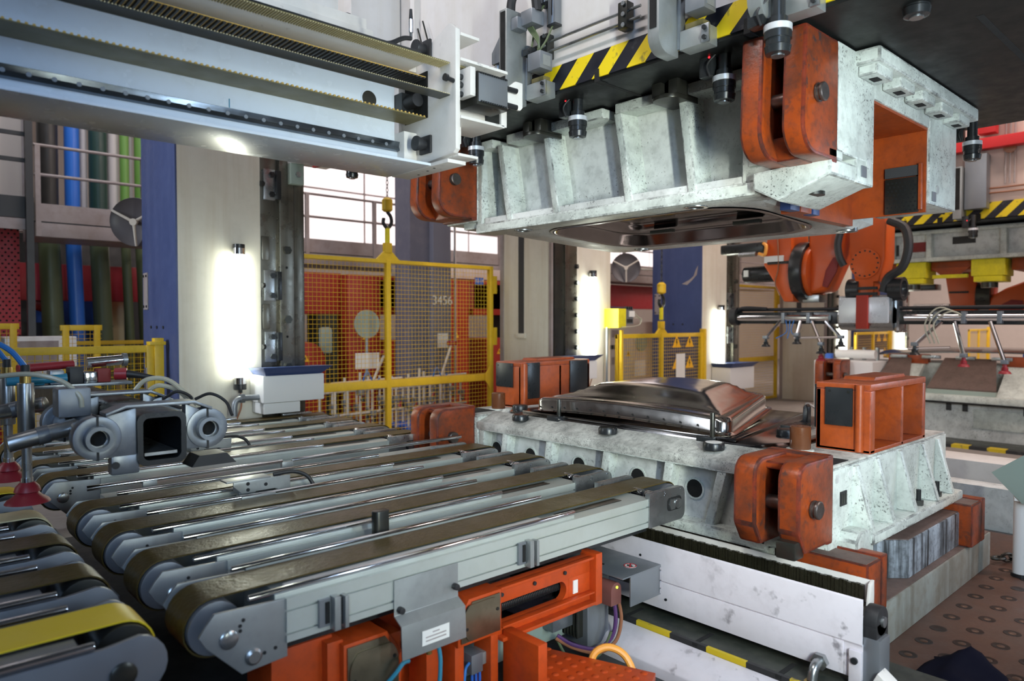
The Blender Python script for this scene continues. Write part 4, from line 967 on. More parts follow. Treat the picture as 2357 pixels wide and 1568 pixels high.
cover_box(1.700, 1.925, 0.375, 0.555, False)
# lattice beam with a long slot and a spindle in it
mb = MB()
mb.box(1.925, 2.52, 2.20, 2.24, 0.478, 0.556); mb.box(1.925, 2.52, 2.20, 2.24, 0.345, 0.392)
mb.box(2.36, 2.52, 2.20, 2.24, 0.39, 0.48)
mb.build('slotted_beam', 'frame_orange', ST, bevel=0.003)
pts = [(2.30 + 0.045 * math.cos(a), 0.435 + 0.045 * math.sin(a)) for a in [PI / 2 - PI * k / 10 for k in range(11)]]
MB().prism([(2.37, 0.48)] + [(2.30, 0.48)] + pts + [(2.30, 0.39), (2.37, 0.39)], 'y', 2.202, 2.238).build('slot_end', 'frame_orange', ST)
MB().box(1.925, 2.50, 2.17, 2.20, 0.545, 0.557).build('beam_lip', 'frame_orange', ST, bevel=0.002)
MB().box(1.925, 2.50, 2.16, 2.20, 0.335, 0.350).build('beam_lip', 'frame_orange', ST, bevel=0.002)
MB().box(1.93, 2.50, 2.165, 2.20, 0.388, 0.396).build('beam_lip', 'frame_orange', ST, bevel=0.002)
for x in (1.95, 2.14, 2.33): MB().cyl((x, 2.20, 0.515), (x, 2.192, 0.515), 0.009, 10).build('bolt', 'black_paint', ST)
MB().box(2.385, 2.415, 2.195, 2.20, 0.405, 0.465).build('type_plate', 'paper', ST)
MB().box(2.50, 2.545, 2.16, 2.26, 0.33, 0.57).build('end_post', 'frame_orange', ST, bevel=0.004)
mb = MB(); mb.cyl((1.92, 2.27, 0.432), (2.56, 2.27, 0.432), 0.019, 14)
for i in range(60): mb.cyl((1.93 + i * 0.010, 2.27, 0.432), (1.935 + i * 0.010, 2.27, 0.432), 0.0225, 12)
mb.build('spindle', 'black_paint', ST, smooth=30)
# legs and posts
for (x0, x1, y0, y1, z0, z1) in ((1.16, 1.22, 2.20, 2.34, 0.0, 0.55), (1.42, 1.47, 2.22, 2.40, 0.0, 0.50), (1.60, 1.665, 2.24, 2.36, 0.0, 0.56), (1.70, 1.745, 2.19, 2.30, 0.0, 0.38),
                                 (1.885, 1.925, 2.19, 2.30, 0.0, 0.38), (0.98, 1.20, 2.24, 2.44, 0.30, 0.56), (0.60, 0.72, 2.6, 3.2, 0.30, 0.56)):
    MB().box(x0, x1, y0, y1, z0, z1).build('post', 'frame_orange', ST, bevel=0.004)
MB().box(1.44, 1.70, 2.40, 2.44, 0.0, 0.55).build('back_sheet', 'frame_orange', ST)
MB().hexa([(1.30, 2.36, 0.50), (1.34, 2.36, 0.50), (1.34, 2.40, 0.50), (1.30, 2.40, 0.50)], [(1.17, 2.36, 0.61), (1.21, 2.36, 0.61), (1.21, 2.40, 0.61), (1.17, 2.40, 0.61)]).build('brace', 'frame_orange', ST)
MB().box(0.85, 3.0, 2.25, 6.2, 0.56, 0.605).build('deck', 'black_paint', ST)  # black sheet that keeps the gaps between the conveyors dark, in place of shade
MB().box(1.95, 2.0, 1.98, 2.19, 0.0, 0.372).build('wing_plate', 'frame_orange', ST, bevel=0.004)
vb = MB().box(1.80, 1.86, 2.21, 2.30, 0.22, 0.30).build('valve_block', 'zinc', ST, bevel=0.004)
MB().box(1.86, 1.89, 2.22, 2.29, 0.24, 0.29).build('valve_end', 'alu_plate', vb, bevel=0.003)
MB().tube([(1.795, 2.22, 0.27), (1.77, 2.21, 0.26), (1.755, 2.20, 0.22), (1.75, 2.20, 0.16)], 0.006, 8).build('air_hose', 'hose_blue', vb)
for k in range(3): MB().tube([(1.81 + k * .02, 2.22, 0.22), (1.81 + k * .02, 2.215, 0.12), (1.82 + k * .02, 2.2, 0.02)], 0.006, 8).build('air_hose', 'sign_blue', vb)
ft = MB().box(1.45, 1.50, 2.12, 2.20, 0.445, 0.475).build('air_fitting', 'chrome', ST, bevel=0.004)
MB().tube([(1.45, 2.14, 0.42), (1.42, 2.13, 0.425), (1.39, 2.13, 0.40), (1.36, 2.14, 0.37)], 0.008, 8).build('air_hose', 'hose_teal', ft)
MB().tube([(1.55, 2.10, 0.475), (1.555, 2.09, 0.40), (1.535, 2.08, 0.28), (1.48, 2.07, 0.12), (1.46, 2.06, 0.0)], 0.008, 8).build('air_hose', 'hose_teal', ft)
MB().cyl((1.525, 2.12, 0.475), (1.525, 2.12, 0.43), 0.012, 10).build('fitting_nut', 'brass', ft)

# drive box with status light and looped cables
DB = thing('drive_box', (2.75, 2.3, 0.29), 'grey sheet-metal drive box with a no-stepping sticker and cable loop', 'box')
MB().box(2.905, 2.92, 2.108, 2.50, 0.30, 0.436).build('back_wall', 'zinc', DB)
MB().box(2.62, 2.92, 2.10, 2.50, 0.435, 0.442).build('roof_sheet', 'zinc', DB, bevel=0.002)
MB().box(2.68, 2.92, 2.10, 2.108, 0.292, 0.436).build('front_sheet', 'zinc', DB, bevel=0.002)
MB().box(2.908, 2.922, 2.098, 2.104, 0.30, 0.43).build('folded_edge', 'chrome', DB)
for z in (0.32, 0.36, 0.41): MB().cyl((2.915, 2.098, z), (2.915, 2.094, z), 0.006, 8).build('screw', 'chrome', DB)
stk = MB().cyl((2.79, 2.19, 0.442), (2.79, 2.19, 0.4432), 0.032, 24).build('sticker', 'paper', DB)
MB().pipe((2.79, 2.19, 0.4432), (2.79, 2.19, 0.444), 0.032, 0.026, 24).build('red_ring', 'sign_red', stk)
MB().prism([(2.765, 2.178), (2.770, 2.172), (2.815, 2.202), (2.810, 2.208)], 'z', 0.4432, 0.4441).build('red_slash', 'sign_red', stk)
MB().prism([(2.78, 2.172), (2.79, 2.170), (2.797, 2.192), (2.812, 2.188), (2.79, 2.21), (2.776, 2.20)], 'z', 0.4432, 0.4437).build('figure_mark', 'ink', stk)
MB().cyl((2.705, 2.30, 0.4425), (2.705, 2.30, 0.4432), 0.014, 14).build('roof_hole', 'pit_black', DB)
mo = MB().box(2.60, 2.76, 2.30, 2.54, 0.05, 0.40).build('motor', 'zinc', DB, bevel=0.006)
mb = MB()
for k in range(9): mb.box(2.56, 2.60, 2.33 + k * .02, 2.34 + k * .02, 0.10, 0.33)
mb.build('cooling_fins', 'dark_steel', mo, smooth=0, kind='stuff')
cn = MB().prism([(2.598, 0.30), (2.673, 0.30)] + [(2.6355 + 0.0375 * math.cos(a), 0.37 + 0.0375 * math.sin(a)) for a in [PI * k / 8 for k in range(9)]], 'y', 2.15, 2.30).build('connector_hood', 'sensor_maroon', DB, bevel=0.003)
MB().cyl((2.638, 2.15, 0.385), (2.638, 2.146, 0.385), 0.006, 10).build('status_light', 'led_green', cn)
MB().tube([(2.68, 2.20, 0.30), (2.68, 2.19, 0.20), (2.66, 2.20, 0.12), (2.60, 2.24, 0.07), (2.50, 2.30, 0.10), (2.45, 2.36, 0.14)], 0.010, 8).build('cable', 'hose_purple', DB)
MB().tube([(2.70, 2.19, 0.30), (2.71, 2.18, 0.20), (2.68, 2.19, 0.10), (2.60, 2.23, 0.055), (2.50, 2.30, 0.085), (2.44, 2.36, 0.13)], 0.009, 8).build('cable', 'hose_brown', DB)
MB().tube([(2.45, 2.36, 0.12), (2.47, 2.30, 0.04), (2.55, 2.25, 0.02), (2.62, 2.22, 0.06), (2.66, 2.20, 0.15)], 0.007, 8).build('cable', 'pipe_olive', DB)
gb = thing('grey_crossbar', (2.4, 2.45, 0.08), 'pale grey-green bar with end block under the slotted orange beam', 'bar')
MB().box(1.90, 2.63, 2.43, 2.47, 0.085, 0.25).build('bar', 'pale_green', gb, bevel=0.002)
MB().box(2.42, 2.56, 2.36, 2.43, 0.16, 0.30).build('end_block', 'aluminium', gb, bevel=0.003)
# orange tread plate step with an orange hose
TP = thing('tread_plate', (2.1, 1.95, 0.2), 'orange tread-plate step beside the conveyor stand', 'step')
MB().prism([(1.99, 2.20), (2.20, 2.29), (2.40, 1.75), (1.9, 1.5)], 'z', 0.17, 0.20).build('plate', 'frame_orange', TP, bevel=0.002)
dm = None
for i in range(8):
    for j in range(11):
        x = 1.95 + i * 0.055 + (0.027 if j % 2 else 0); y = 2.20 - j * 0.06
        tri_ = [(1.99, 2.20), (2.20, 2.29), (2.40, 1.75), (1.9, 1.5)]
        if not all((tri_[(k + 1) % 4][0] - tri_[k][0]) * (y - tri_[k][1]) - (tri_[(k + 1) % 4][1] - tri_[k][1]) * (x - tri_[k][0]) < -0.004 for k in range(4)): continue
        if dm is None:
            dm = MB().lathe((x, y, 0.20), (0, 0, 1), [(0, 0.016), (0.003, 0.012), (0.0045, 0.006)], 10).build('tread_dome', 'frame_orange', TP); dxy = (x, y)
        else:
            c = dm.copy(); COL.objects.link(c); c.location = (x - dxy[0], y - dxy[1], 0)
hs = MB().tube([(2.30, 2.02, 0.14), (2.33, 2.02, 0.21), (2.38, 1.98, 0.235), (2.42, 1.92, 0.20), (2.42, 1.86, 0.10), (2.40, 1.84, 0.0)], 0.016, 10).build('orange_hose', 'hose_orange', None)
tag(hs, 'thick orange hose arching beside the tread-plate step', 'hose')
hs = MB().tube([(2.26, 1.92, 0.17), (2.30, 1.90, 0.19), (2.34, 1.86, 0.17), (2.36, 1.82, 0.08), (2.36, 1.80, 0.0)], 0.011, 10).build('orange_hose', 'frame_orange', None)
tag(hs, 'thin reddish-orange hose beneath the thick orange hose', 'hose')

# ================================================================ tray in front of the lower die and the bed edge
TR = thing('drip_tray', (3.1, 1.9, 0.18), 'long white sheet-metal tray in front of the lower die', 'tray')
MB().prism([(2.99, 0.51), (3.0, 0.515), (3.0, 0.33), (3.012, 0.325), (3.012, 0.18), (3.002, 0.18), (3.002, 0.318), (2.99, 0.33)], 'y', 1.165, 3.9).build('front_sheet', 'tray_white', TR, bevel=0.001)
MB().box(2.992, 3.0, 1.24, 3.9, 0.185, 0.322).build('lower_sheet', 'tray_white', TR, bevel=0.001)
MB().prism([(3.30, 0.30), (3.30, 0.50), (3.285, 0.503), (3.285, 0.30)], 'y', 1.245, 3.9).build('rear_sheet', 'plate_white', TR, bevel=0.001)
MB().box(3.0, 3.29, 1.25, 3.9, 0.36, 0.40).build('brush_bed', 'oily_brush', TR)
mb = MB()
for i in range(110):
    y = 1.27 + i * 0.018
    mb.box(3.264 + 0.004 * (i % 3), 3.284, y, y + 0.0165, 0.39, 0.478 + 0.002 * math.sin(i * 1.7))
mb.build('brush_bristles', 'oily_brush', TR, smooth=0, kind='stuff')
MB().prism([(3.285, 0.503), (3.30, 0.503), (3.30, 0.40), (3.24, 0.40), (3.26, 0.49)], 'y', 1.235, 1.248).build('end_cap', 'plate_white', TR, bevel=0.002)
eb = MB().box(3.005, 3.11, 1.10, 1.168, 0.10, 0.36).build('end_bracket', 'zinc', TR, bevel=0.004)
MB().box(2.985, 3.0, 1.165, 1.215, 0.16, 0.30).build('end_latch', 'tray_white', eb, bevel=0.003)
MB().cyl((2.985, 1.19, 0.26), (2.975, 1.19, 0.26), 0.014, 12).build('latch_bolt', 'black_paint', eb)
kb = MB().cyl((3.07, 1.115, 0.42), (3.07, 1.17, 0.42), 0.062, 22).build('bearing_block', 'rubber', TR, bevel=0.006)
MB().box(3.01, 3.13, 1.115, 1.17, 0.345, 0.42).build('bearing_foot', 'rubber', kb, bevel=0.004)
MB().cyl((3.07, 1.105, 0.42), (3.07, 1.116, 0.42), 0.022, 16).build('bearing_nut', 'steel', kb)
ws = MB().prism([(1.02, 0.0), (1.13, 0.0), (1.165, 0.10), (1.10, 0.24), (1.02, 0.18)], 'x', 2.98, 3.06).build('end_shield', 'plate_white', TR, bevel=0.004)
MB().cyl((2.98, 1.10, 0.18), (2.97, 1.10, 0.18), 0.012, 10).build('shield_bolt', 'black_paint', ws)
fi = MB().tube([(2.985, 1.33, 0.21), (2.95, 1.33, 0.21), (2.92, 1.33, 0.19), (2.905, 1.33, 0.15)], 0.020, 12).build('drain_elbow', 'steel', TR)
MB().hexbolt((2.99, 1.33, 0.21), (-1, 0, 0), 0.035, 0.025).build('drain_nut', 'steel', fi)
MB().hexbolt((2.905, 1.33, 0.15), (0, 0, -1), 0.032, 0.03).build('drain_nut', 'brass', fi)
for (y, z) in ((2.28, 0.43), (2.12, 0.24)): MB().cyl((2.992, y, z), (2.988, y, z), 0.007, 8).build('screw', 'black_paint', TR)

BE = struct(MB().box(2.86, 3.33, -2.0, 6.2, -0.02, 0.148).build('floor', 'bed_green', smooth=0))
BE['label'] = 'dark green press bed ledge with slots'
for y in (1.45, 1.86, 2.27, 2.68): MB().box(2.85, 3.0, y - 0.012, y + 0.012, 0.135, 0.1495).build('bed_slot', 'pit_black', BE)
MB().box(2.853, 2.872, -2.0, 6.2, 0.126, 0.1505).build('edge_strip', 'hazard_floor', BE)
FB = thing('bed_beam', (2.80, 2.0, 0.0), 'white front beam of the press bed below the hazard edge', 'beam')
MB().prism([(2.70, -0.01), (2.70, 0.05), (2.735, 0.088), (2.852, 0.128), (2.852, -0.01)], 'y', -1.0, 6.2).build('beam', 'tray_white', FB, bevel=0.006)
struct(MB().box(-2.0, 2.69, 1.0, 6.25, 0.0, 0.006).build('floor', 'pit_floor', smooth=0))  # floor coloured dark to give the darkness seen beneath the conveyors
ch = thing('cable_chain', (0.75, 2.0, 0.0), 'black cable chain on the dark floor by the conveyor ends', 'cable chain')
for k in range(14):
    MB().box(0.52 + 0.006 * k, 0.66 + 0.006 * k, 2.0 + k * 0.07, 2.055 + k * 0.07, 0.006, 0.10).build('chain_link', 'rubber', ch, bevel=0.004)
# machinery in the gap between the two conveyor groups
for (x, y, lb) in ((0.66, 3.05, 'grey motor block with round port in the gap between conveyors'), (0.66, 4.05, 'small motor block between the far conveyor ends')):
    t = thing('gap_motor', (x, y, 0.3), lb, 'motor', 'motor blocks between the conveyors')
    MB().box(x - 0.06, x + 0.05, y - 0.1, y + 0.1, 0.35, 0.62).build('housing', 'zinc', t, bevel=0.006)
    MB().cyl((x - 0.03, y - 0.1, 0.50), (x - 0.03, y - 0.106, 0.50), 0.028, 16).build('port', 'pit_black', t)
    MB().box(x - 0.05, x + 0.04, y + 0.12, y + 0.34, 0.40, 0.60).build('bracket', 'frame_orange', t, bevel=0.004)
    MB().box(x - 0.055, x - 0.05, y + 0.14, y + 0.2, 0.42, 0.56).build('label', 'paper', t)

# ================================================================ hall shell
struct(MB().box(-12, 30, 15.0, 15.2, 0.0, 12.0).build('wall_back', 'sheet_beige', smooth=0))
struct(MB().box(29.8, 30, -8, 15, 0.0, 12.0).build('wall_right', 'sheet_beige', smooth=0))
# lit window bands of the back wall, each pane its own piece
WN = struct(MB().box(4.1, 26, 14.93, 15.0, 3.1, 7.6).build('window_1', 'rail_grey', smooth=0))
pane0 = None
for i in range(13):
    for j in range(3):
        x = 4.2 + i * 1.58; z = 3.2 + j * 1.45
        if pane0 is None: pane0 = MB().box(x, x + 1.52, 14.91, 14.93, z, z + 1.40).build('pane', 'window_glow', WN, smooth=0)
        else:
            c = pane0.copy(); COL.objects.link(c); c.location = (i * 1.58, 0, j * 1.45)

# ================================================================ press uprights
def bolt_plate(parent, x, y, z0, z1, m='steel'):
    p = MB().box(x - 0.055, x + 0.055, y - 0.03, y, z0, z1).build('guide_block', m, parent, bevel=0.005)
    MB().box(x + 0.055, x + 0.10, y - 0.06, y, z0 + 0.01, z1 - 0.01).build('wedge', 'black_paint', p, bevel=0.004)
    for z in (z0 + 0.05, z1 - 0.05): MB().hexbolt((x + 0.02, y - 0.03, z), (0, -1, 0), 0.028, 0.02).build('bolt', 'black_paint', p)
    MB().hexbolt((x - 0.055, y - 0.02, (z0 + z1) / 2), (-1, -0.4, 0), 0.026, 0.03).build('bolt', 'black_paint', p)
def tube_lamp(x, y, z0, z1, lab, strength='tube_light'):
    T = thing('tube_lamp', (x, y, z0), lab, 'tube lamp', 'tube lamps on the press uprights')
    MB().cyl((x, y - 0.06, z0 + 0.07), (x, y - 0.06, z1 - 0.06), 0.045, 20).build('glass_tube', strength, T)
    for a, b in ((z0 + 0.02, z0 + 0.08), (z1 - 0.07, z1 - 0.015)): MB().cyl((x, y - 0.06, a), (x, y - 0.06, b), 0.052, 20).build('collar', 'chrome', T)
    MB().cyl((x, y - 0.06, z1 - 0.015), (x, y - 0.06, z1 + 0.02), 0.050, 18).build('end_cap', 'black_paint', T)
    MB().cyl((x, y - 0.06, z0 - 0.03), (x, y - 0.06, z0 + 0.02), 0.052, 18).build('end_cap', 'black_paint', T)
    MB().cyl((x, y - 0.06, z0 - 0.06), (x, y - 0.06, z0 - 0.03), 0.018, 10).build('cable_gland', 'black_paint', T)
    MB().tube([(x, y - 0.06, z0 - 0.05), (x + 0.01, y - 0.05, z0 - 0.18), (x - 0.03, y - 0.04, z0 - 0.30), (x - 0.06, y - 0.03, z0 - 0.42)], 0.007, 6).build('cable', 'hose_brown', T)
    for z in (z0 + 0.05, z1 - 0.045): MB().box(x - 0.015, x + 0.015, y - 0.06, y, z - 0.012, z + 0.012).build('bracket', 'zinc', T)
    return T
def lid_box(x0, x1, y0, y1, z0, z1, lab):
    B = thing('collecting_box', ((x0 + x1) / 2, (y0 + y1) / 2, z0), lab, 'box', 'white boxes with blue lids')
    MB().box(x0, x1, y0, y1, z0, z1).build('body', 'box_white', B, bevel=0.012)
    MB().hexa([(x0 + 0.03, y0 + 0.02, z1), (x1 - 0.02, y0 + 0.02, z1), (x1 - 0.02, y1, z1), (x0 + 0.03, y1, z1)],
              [(x0 - 0.02, y0 - 0.06, z1 + 0.075), (x1 + 0.06, y0 - 0.06, z1 + 0.075), (x1 + 0.06, y1, z1 + 0.06), (x0 - 0.02, y1, z1 + 0.06)]).build('hopper_lid', 'lid_blue', B, bevel=0.002)
    MB().box(x0 + 0.02, x1 - 0.22, y0 + 0.04, y1, z0 - 0.10, z0 - 0.005).build('lower_panel', 'box_white', B, bevel=0.004)
    MB().tube([(x0, y0 + 0.1, z0 + 0.05), (x0 - 0.15, y0 + 0.1, z0 + 0.05), (x0 - 0.20, y0 + 0.1, z0 + 0.03), (x0 - 0.215, y0 + 0.1, z0 - 0.02), (x0 - 0.215, y0 + 0.1, z0 - 0.10)], 0.026, 12).build('drain_pipe', 'zinc', B)
    MB().hexbolt((x0 - 0.13, y0 + 0.1, z0 + 0.05), (-1, 0, 0), 0.042, 0.035).build('pipe_nut', 'zinc', B)
    return B
def near_upright(dx, full, lab):
    U = thing('press_upright', (2.5 + dx, 6.85, 0.0), lab, 'press upright', 'press uprights')
    MB().box(2.0 + dx, 2.715 + dx, 6.35, 7.30, 0.0, 6.0).build('column', 'column_white', U, bevel=0.004)
    cvr = MB().box(1.985 + dx, 2.0 + dx, 6.35, 7.30, 0.0, 6.0).build('blue_cover', 'blue_paint', U, bevel=0.002)
    MB().box(1.975 + dx, 1.986 + dx, 7.13, 7.25, 1.75, 2.09).build('cover_plate', 'rail_grey', cvr, bevel=0.003)
    for z in (1.78, 2.06):
        for y in (7.15, 7.23): MB().cyl((1.975 + dx, y, z), (1.968 + dx, y, z), 0.012, 8).build('screw', 'black_paint', cvr)
    for y in (7.05, 6.88, 6.70): MB().cyl((1.986 + dx, y, 1.59), (1.978 + dx, y, 1.59), 0.014, 8).build('screw', 'ink', cvr)
    MB().box(2.715 + dx, 2.90 + dx, 6.37, 7.2, 0.0, 6.0).build('guide_bed', 'guide_steel', U, bevel=0.004)
    MB().box(2.89 + dx, 3.03 + dx, 6.33, 7.2, 0.0, 6.0).build('guide_rail', 'guide_steel', U, bevel=0.006)
    MB().box(3.035 + dx, 3.145 + dx, 6.36, 7.2, 0.0, 6.0).build('guide_face', 'guide_steel', U, bevel=0.006)
    MB().box(3.028 + dx, 3.037 + dx, 6.34, 6.40, 0.0, 6.0).build('guide_gap', 'pit_black', U)
    for z0, z1 in ((2.75, 3.03), (1.83, 2.11), (1.27, 1.55)): bolt_plate(U, 2.80 + dx, 6.37, z0, z1, 'steel')
    for z in (2.30, 1.66, 1.22): MB().hexbolt((2.955 + dx, 6.33, z), (0, -1, 0), 0.040, 0.03).build('hex_bolt', 'dark_steel', U)
    for z in (2.14, 1.50): MB().cyl((2.955 + dx, 6.33, z), (2.955 + dx, 6.328, z), 0.012, 10).build('oil_hole', 'pit_black', U)
    for z0, z1 in ((2.20, 2.42), (1.57, 1.80)): MB().box(2.73 + dx, 2.80 + dx, 6.355, 6.37, z0, z1).build('guide_cover', 'guide_steel', U, bevel=0.008)
    return U
def far_upright(dx, lab):
    U = thing('press_upright', (7.1 + dx, 6.85, 0.0), lab, 'press upright', 'press uprights')
    MB().box(6.93 + dx, 7.63 + dx, 6.35, 7.35, 0.0, 6.0).build('column', 'column_white', U, bevel=0.004)
    MB().box(6.52 + dx, 6.93 + dx, 6.40, 7.35, 0.0, 6.0).build('column_front', 'column_white', U, bevel=0.004)
    s = MB().box(6.512 + dx, 6.521 + dx, 6.90, 7.00, 1.48, 6.0).build('wall_slot', 'rail_dark', U)
    MB().box(6.49 + dx, 6.52 + dx, 6.86, 7.04, 1.42, 1.475).build('slot_sill', 'column_white', U, bevel=0.004)
    MB().box(6.50 + dx, 6.53 + dx, 6.37, 6.42, 0.0, 6.0).build('corner_strip', 'rail_grey', U)
    MB().box(6.505 + dx, 6.53 + dx, 7.30, 7.36, 0.0, 6.0).build('corner_strip', 'rail_grey', U)
    MB().box(6.53 + dx, 6.70 + dx, 6.34, 6.41, 0.0, 6.0).build('guide_rail', 'dark_steel', U, bevel=0.005)
    MB().box(6.70 + dx, 6.92 + dx, 6.32, 6.41, 0.0, 6.0).build('guide_face', 'guide_steel', U, bevel=0.005)
    for k in range(7):
        z = 2.35 - k * 0.21
        MB().hexbolt((6.90 + dx, 6.32, z), (0.3, -1, 0), 0.033, 0.03).build('hex_bolt', 'black_paint', U)
    return U
near_upright(0, True, 'white press upright with blue front cover, at the left by the glowing tube')
far_upright(0, 'white press upright with dark slot right of the big yellow gate')
near_upright(7.88, False, 'second press upright with blue cover scarred brown')
far_upright(7.88, 'distant white press upright left of the hanging robot')
near_upright(15.76, False, 'farthest press upright behind the hanging robot gripper')
tube_lamp(2.495, 6.35, 1.07, 2.30, 'large glowing tube lamp on the left white upright')
tube_lamp(7.20, 6.35, 1.10, 2.29, 'glowing tube lamp on the upright right of the big gate')
tube_lamp(10.35, 6.35, 0.70, 1.88, 'glowing tube lamp on the second press upright')
tube_lamp(15.05, 6.35, 0.85, 1.95, 'glowing tube lamp left of the hanging gripper box')
tube_lamp(18.25, 6.35, 0.75, 1.9, 'distant glowing tube lamp right of the hanging gripper box')
lid_box(2.60, 3.18, 6.05, 6.34, 0.925, 1.165, 'white box with dark blue lid beside the large tube lamp')
lid_box(6.35, 6.98, 6.02, 6.31, 0.91, 1.14, 'white box with dark blue lid behind the left guide box')
lid_box(10.15, 10.88, 6.0, 6.34, 0.55, 0.90, 'white box with dark blue lid on the second press upright')
# white bracket plate at the top of the left upright
BK = thing('stop_bracket', (3.1, 6.2, 2.9), 'white bracket plate with bolts above the steel guide', 'bracket')
MB().box(2.97, 3.36, 6.02, 6.33, 3.10, 3.125).build('plate', 'box_white', BK, bevel=0.004)
MB().box(2.97, 3.10, 6.26, 6.33, 2.91, 3.10).build('cheek', 'pale_green', BK, bevel=0.006)
MB().hexbolt((3.04, 6.26, 3.0), (0, -1, 0), 0.028, 0.02).build('bolt', 'steel', BK)
for x, y in ((3.25, 6.08), (3.31, 6.14), (3.05, 6.08)): MB().cyl((x, y, 3.10), (x, y, 3.097), 0.012, 8).build('screw', 'ink', BK)

# yellow valve box and conduit on the edge of the back upright
YB = thing('valve_box', (7.7, 6.2, 1.6), 'bright yellow box with valves and clear hoses on the upright edge', 'valve box')
MB().box(7.50, 7.66, 6.10, 6.35, 1.55, 1.81).build('box', 'bright_yellow', YB, bevel=0.006)
MB().box(7.66, 7.84, 6.12, 6.30, 1.60, 1.80).build('valve_rack', 'zinc', YB, bevel=0.004)
for k in range(4): MB().cyl((7.67 + k * 0.045, 6.12, 1.80), (7.67 + k * 0.045, 6.12, 1.84), 0.014, 8).build('valve', 'black_paint', YB)
MB().box(7.74, 7.86, 6.11, 6.12, 1.70, 1.78).build('display', 'paper', YB)
MB().box(7.70, 7.82, 6.115, 6.125, 1.62, 1.67).build('display', 'ink', YB)
for k in range(3): MB().tube([(7.85, 6.12, 1.76 - k * .04), (7.95 + k * .02, 6.10, 1.68), (7.96, 6.10, 1.60), (7.82, 6.10, 1.57), (7.55, 6.09, 1.56)], 0.006, 6).build('hose', 'hose_clear', YB)
MB().cyl((7.50, 6.30, 0.3), (7.50, 6.30, 1.56), 0.018, 10).build('conduit', 'zinc', YB)
YP = tag(MB().box(7.69, 7.73, 6.2, 6.24, 0.0, 1.52).build('sensor_post', 'safety_yellow', bevel=0.003), 'slim yellow sensor post at the left end of the short fence', 'post')

# ================================================================ yellow wire-mesh gates and fences
def mesh_panel(parent, x0, x1, y, z0, z1, pitch=0.05, r=0.0024, m='safety_yellow'):
    mb = MB(); n = int((x1 - x0) / pitch)
    for i in range(1, n): mb.cyl((x0 + (x1 - x0) * i / n, y, z0), (x0 + (x1 - x0) * i / n, y, z1), r, 4, cap=False)
    n = int((z1 - z0) / pitch)
    for i in range(1, n): mb.cyl((x0, y - r, z0 + (z1 - z0) * i / n), (x1, y - r, z0 + (z1 - z0) * i / n), r, 4, cap=False)
    mb.build('wire_mesh', m, parent, smooth=0, kind='stuff')
def gate(dx, y, x0, xm, x1, z0, zm, z1, lab):
    G = thing('mesh_gate', (xm + dx, y, z0), lab, 'gate', 'yellow wire mesh gates')
    t = 0.045
    for a, b, c, d in ((x0, x1, z1 - t, z1), (x0, x1, z0, z0 + t), (x0, x1, zm - t, zm + t)):
        MB().box(a + dx, b + dx, y - 0.025, y + 0.025, c, d).build('rail', 'safety_yellow', G, bevel=0.003)
    for x in (x0, xm, x1): MB().box(x - 0.03 + dx, x + 0.03 + dx, y - 0.03, y + 0.03, z0, z1).build('stile', 'safety_yellow', G, bevel=0.003)
    for a, b, c, d in ((x0, xm, z0, zm), (xm, x1, z0, zm), (x0, xm, zm, z1), (xm, x1, zm, z1)): mesh_panel(G, a + dx, b + dx, y + 0.01, c, d)
    MB().prism([(xm - 0.16 + dx, z1), (xm + 0.16 + dx, z1), (xm + 0.05 + dx, z1 + 0.10), (xm - 0.05 + dx, z1 + 0.10)], 'y', y - 0.02, y + 0.02).build('lifting_lug', 'safety_yellow', G, bevel=0.003)
    MB().box(xm - 0.05 + dx, xm + 0.05 + dx, y - 0.03, y + 0.03, z1 + 0.08, z1 + 0.20).build('lug_head', 'safety_yellow', G, bevel=0.004)
    MB().prism([(x1 - 0.12 + dx, zm - 0.04), (x1 + dx, zm - 0.20), (x1 + dx, zm + 0.20), (x1 - 0.12 + dx, zm + 0.04)], 'y', y - 0.035, y - 0.026).build('corner_plate', 'safety_yellow', G)
    for z in (z1 - 0.25, zm + 0.55): MB().box(x1 + 0.03 + dx, x1 + 0.09 + dx, y - 0.04, y + 0.02, z - 0.12, z + 0.12).build('hinge', 'safety_yellow', G, bevel=0.004)
    return G
gate(0, 7.42, 3.10, 4.745, 6.38, 0.02, 0.885, 2.385, 'big yellow wire mesh gate hanging from a chain hook')
gate(7.88, 7.42, 3.10, 4.745, 6.45, 0.02, 0.86, 2.36, 'far yellow mesh gate behind the second press upright')
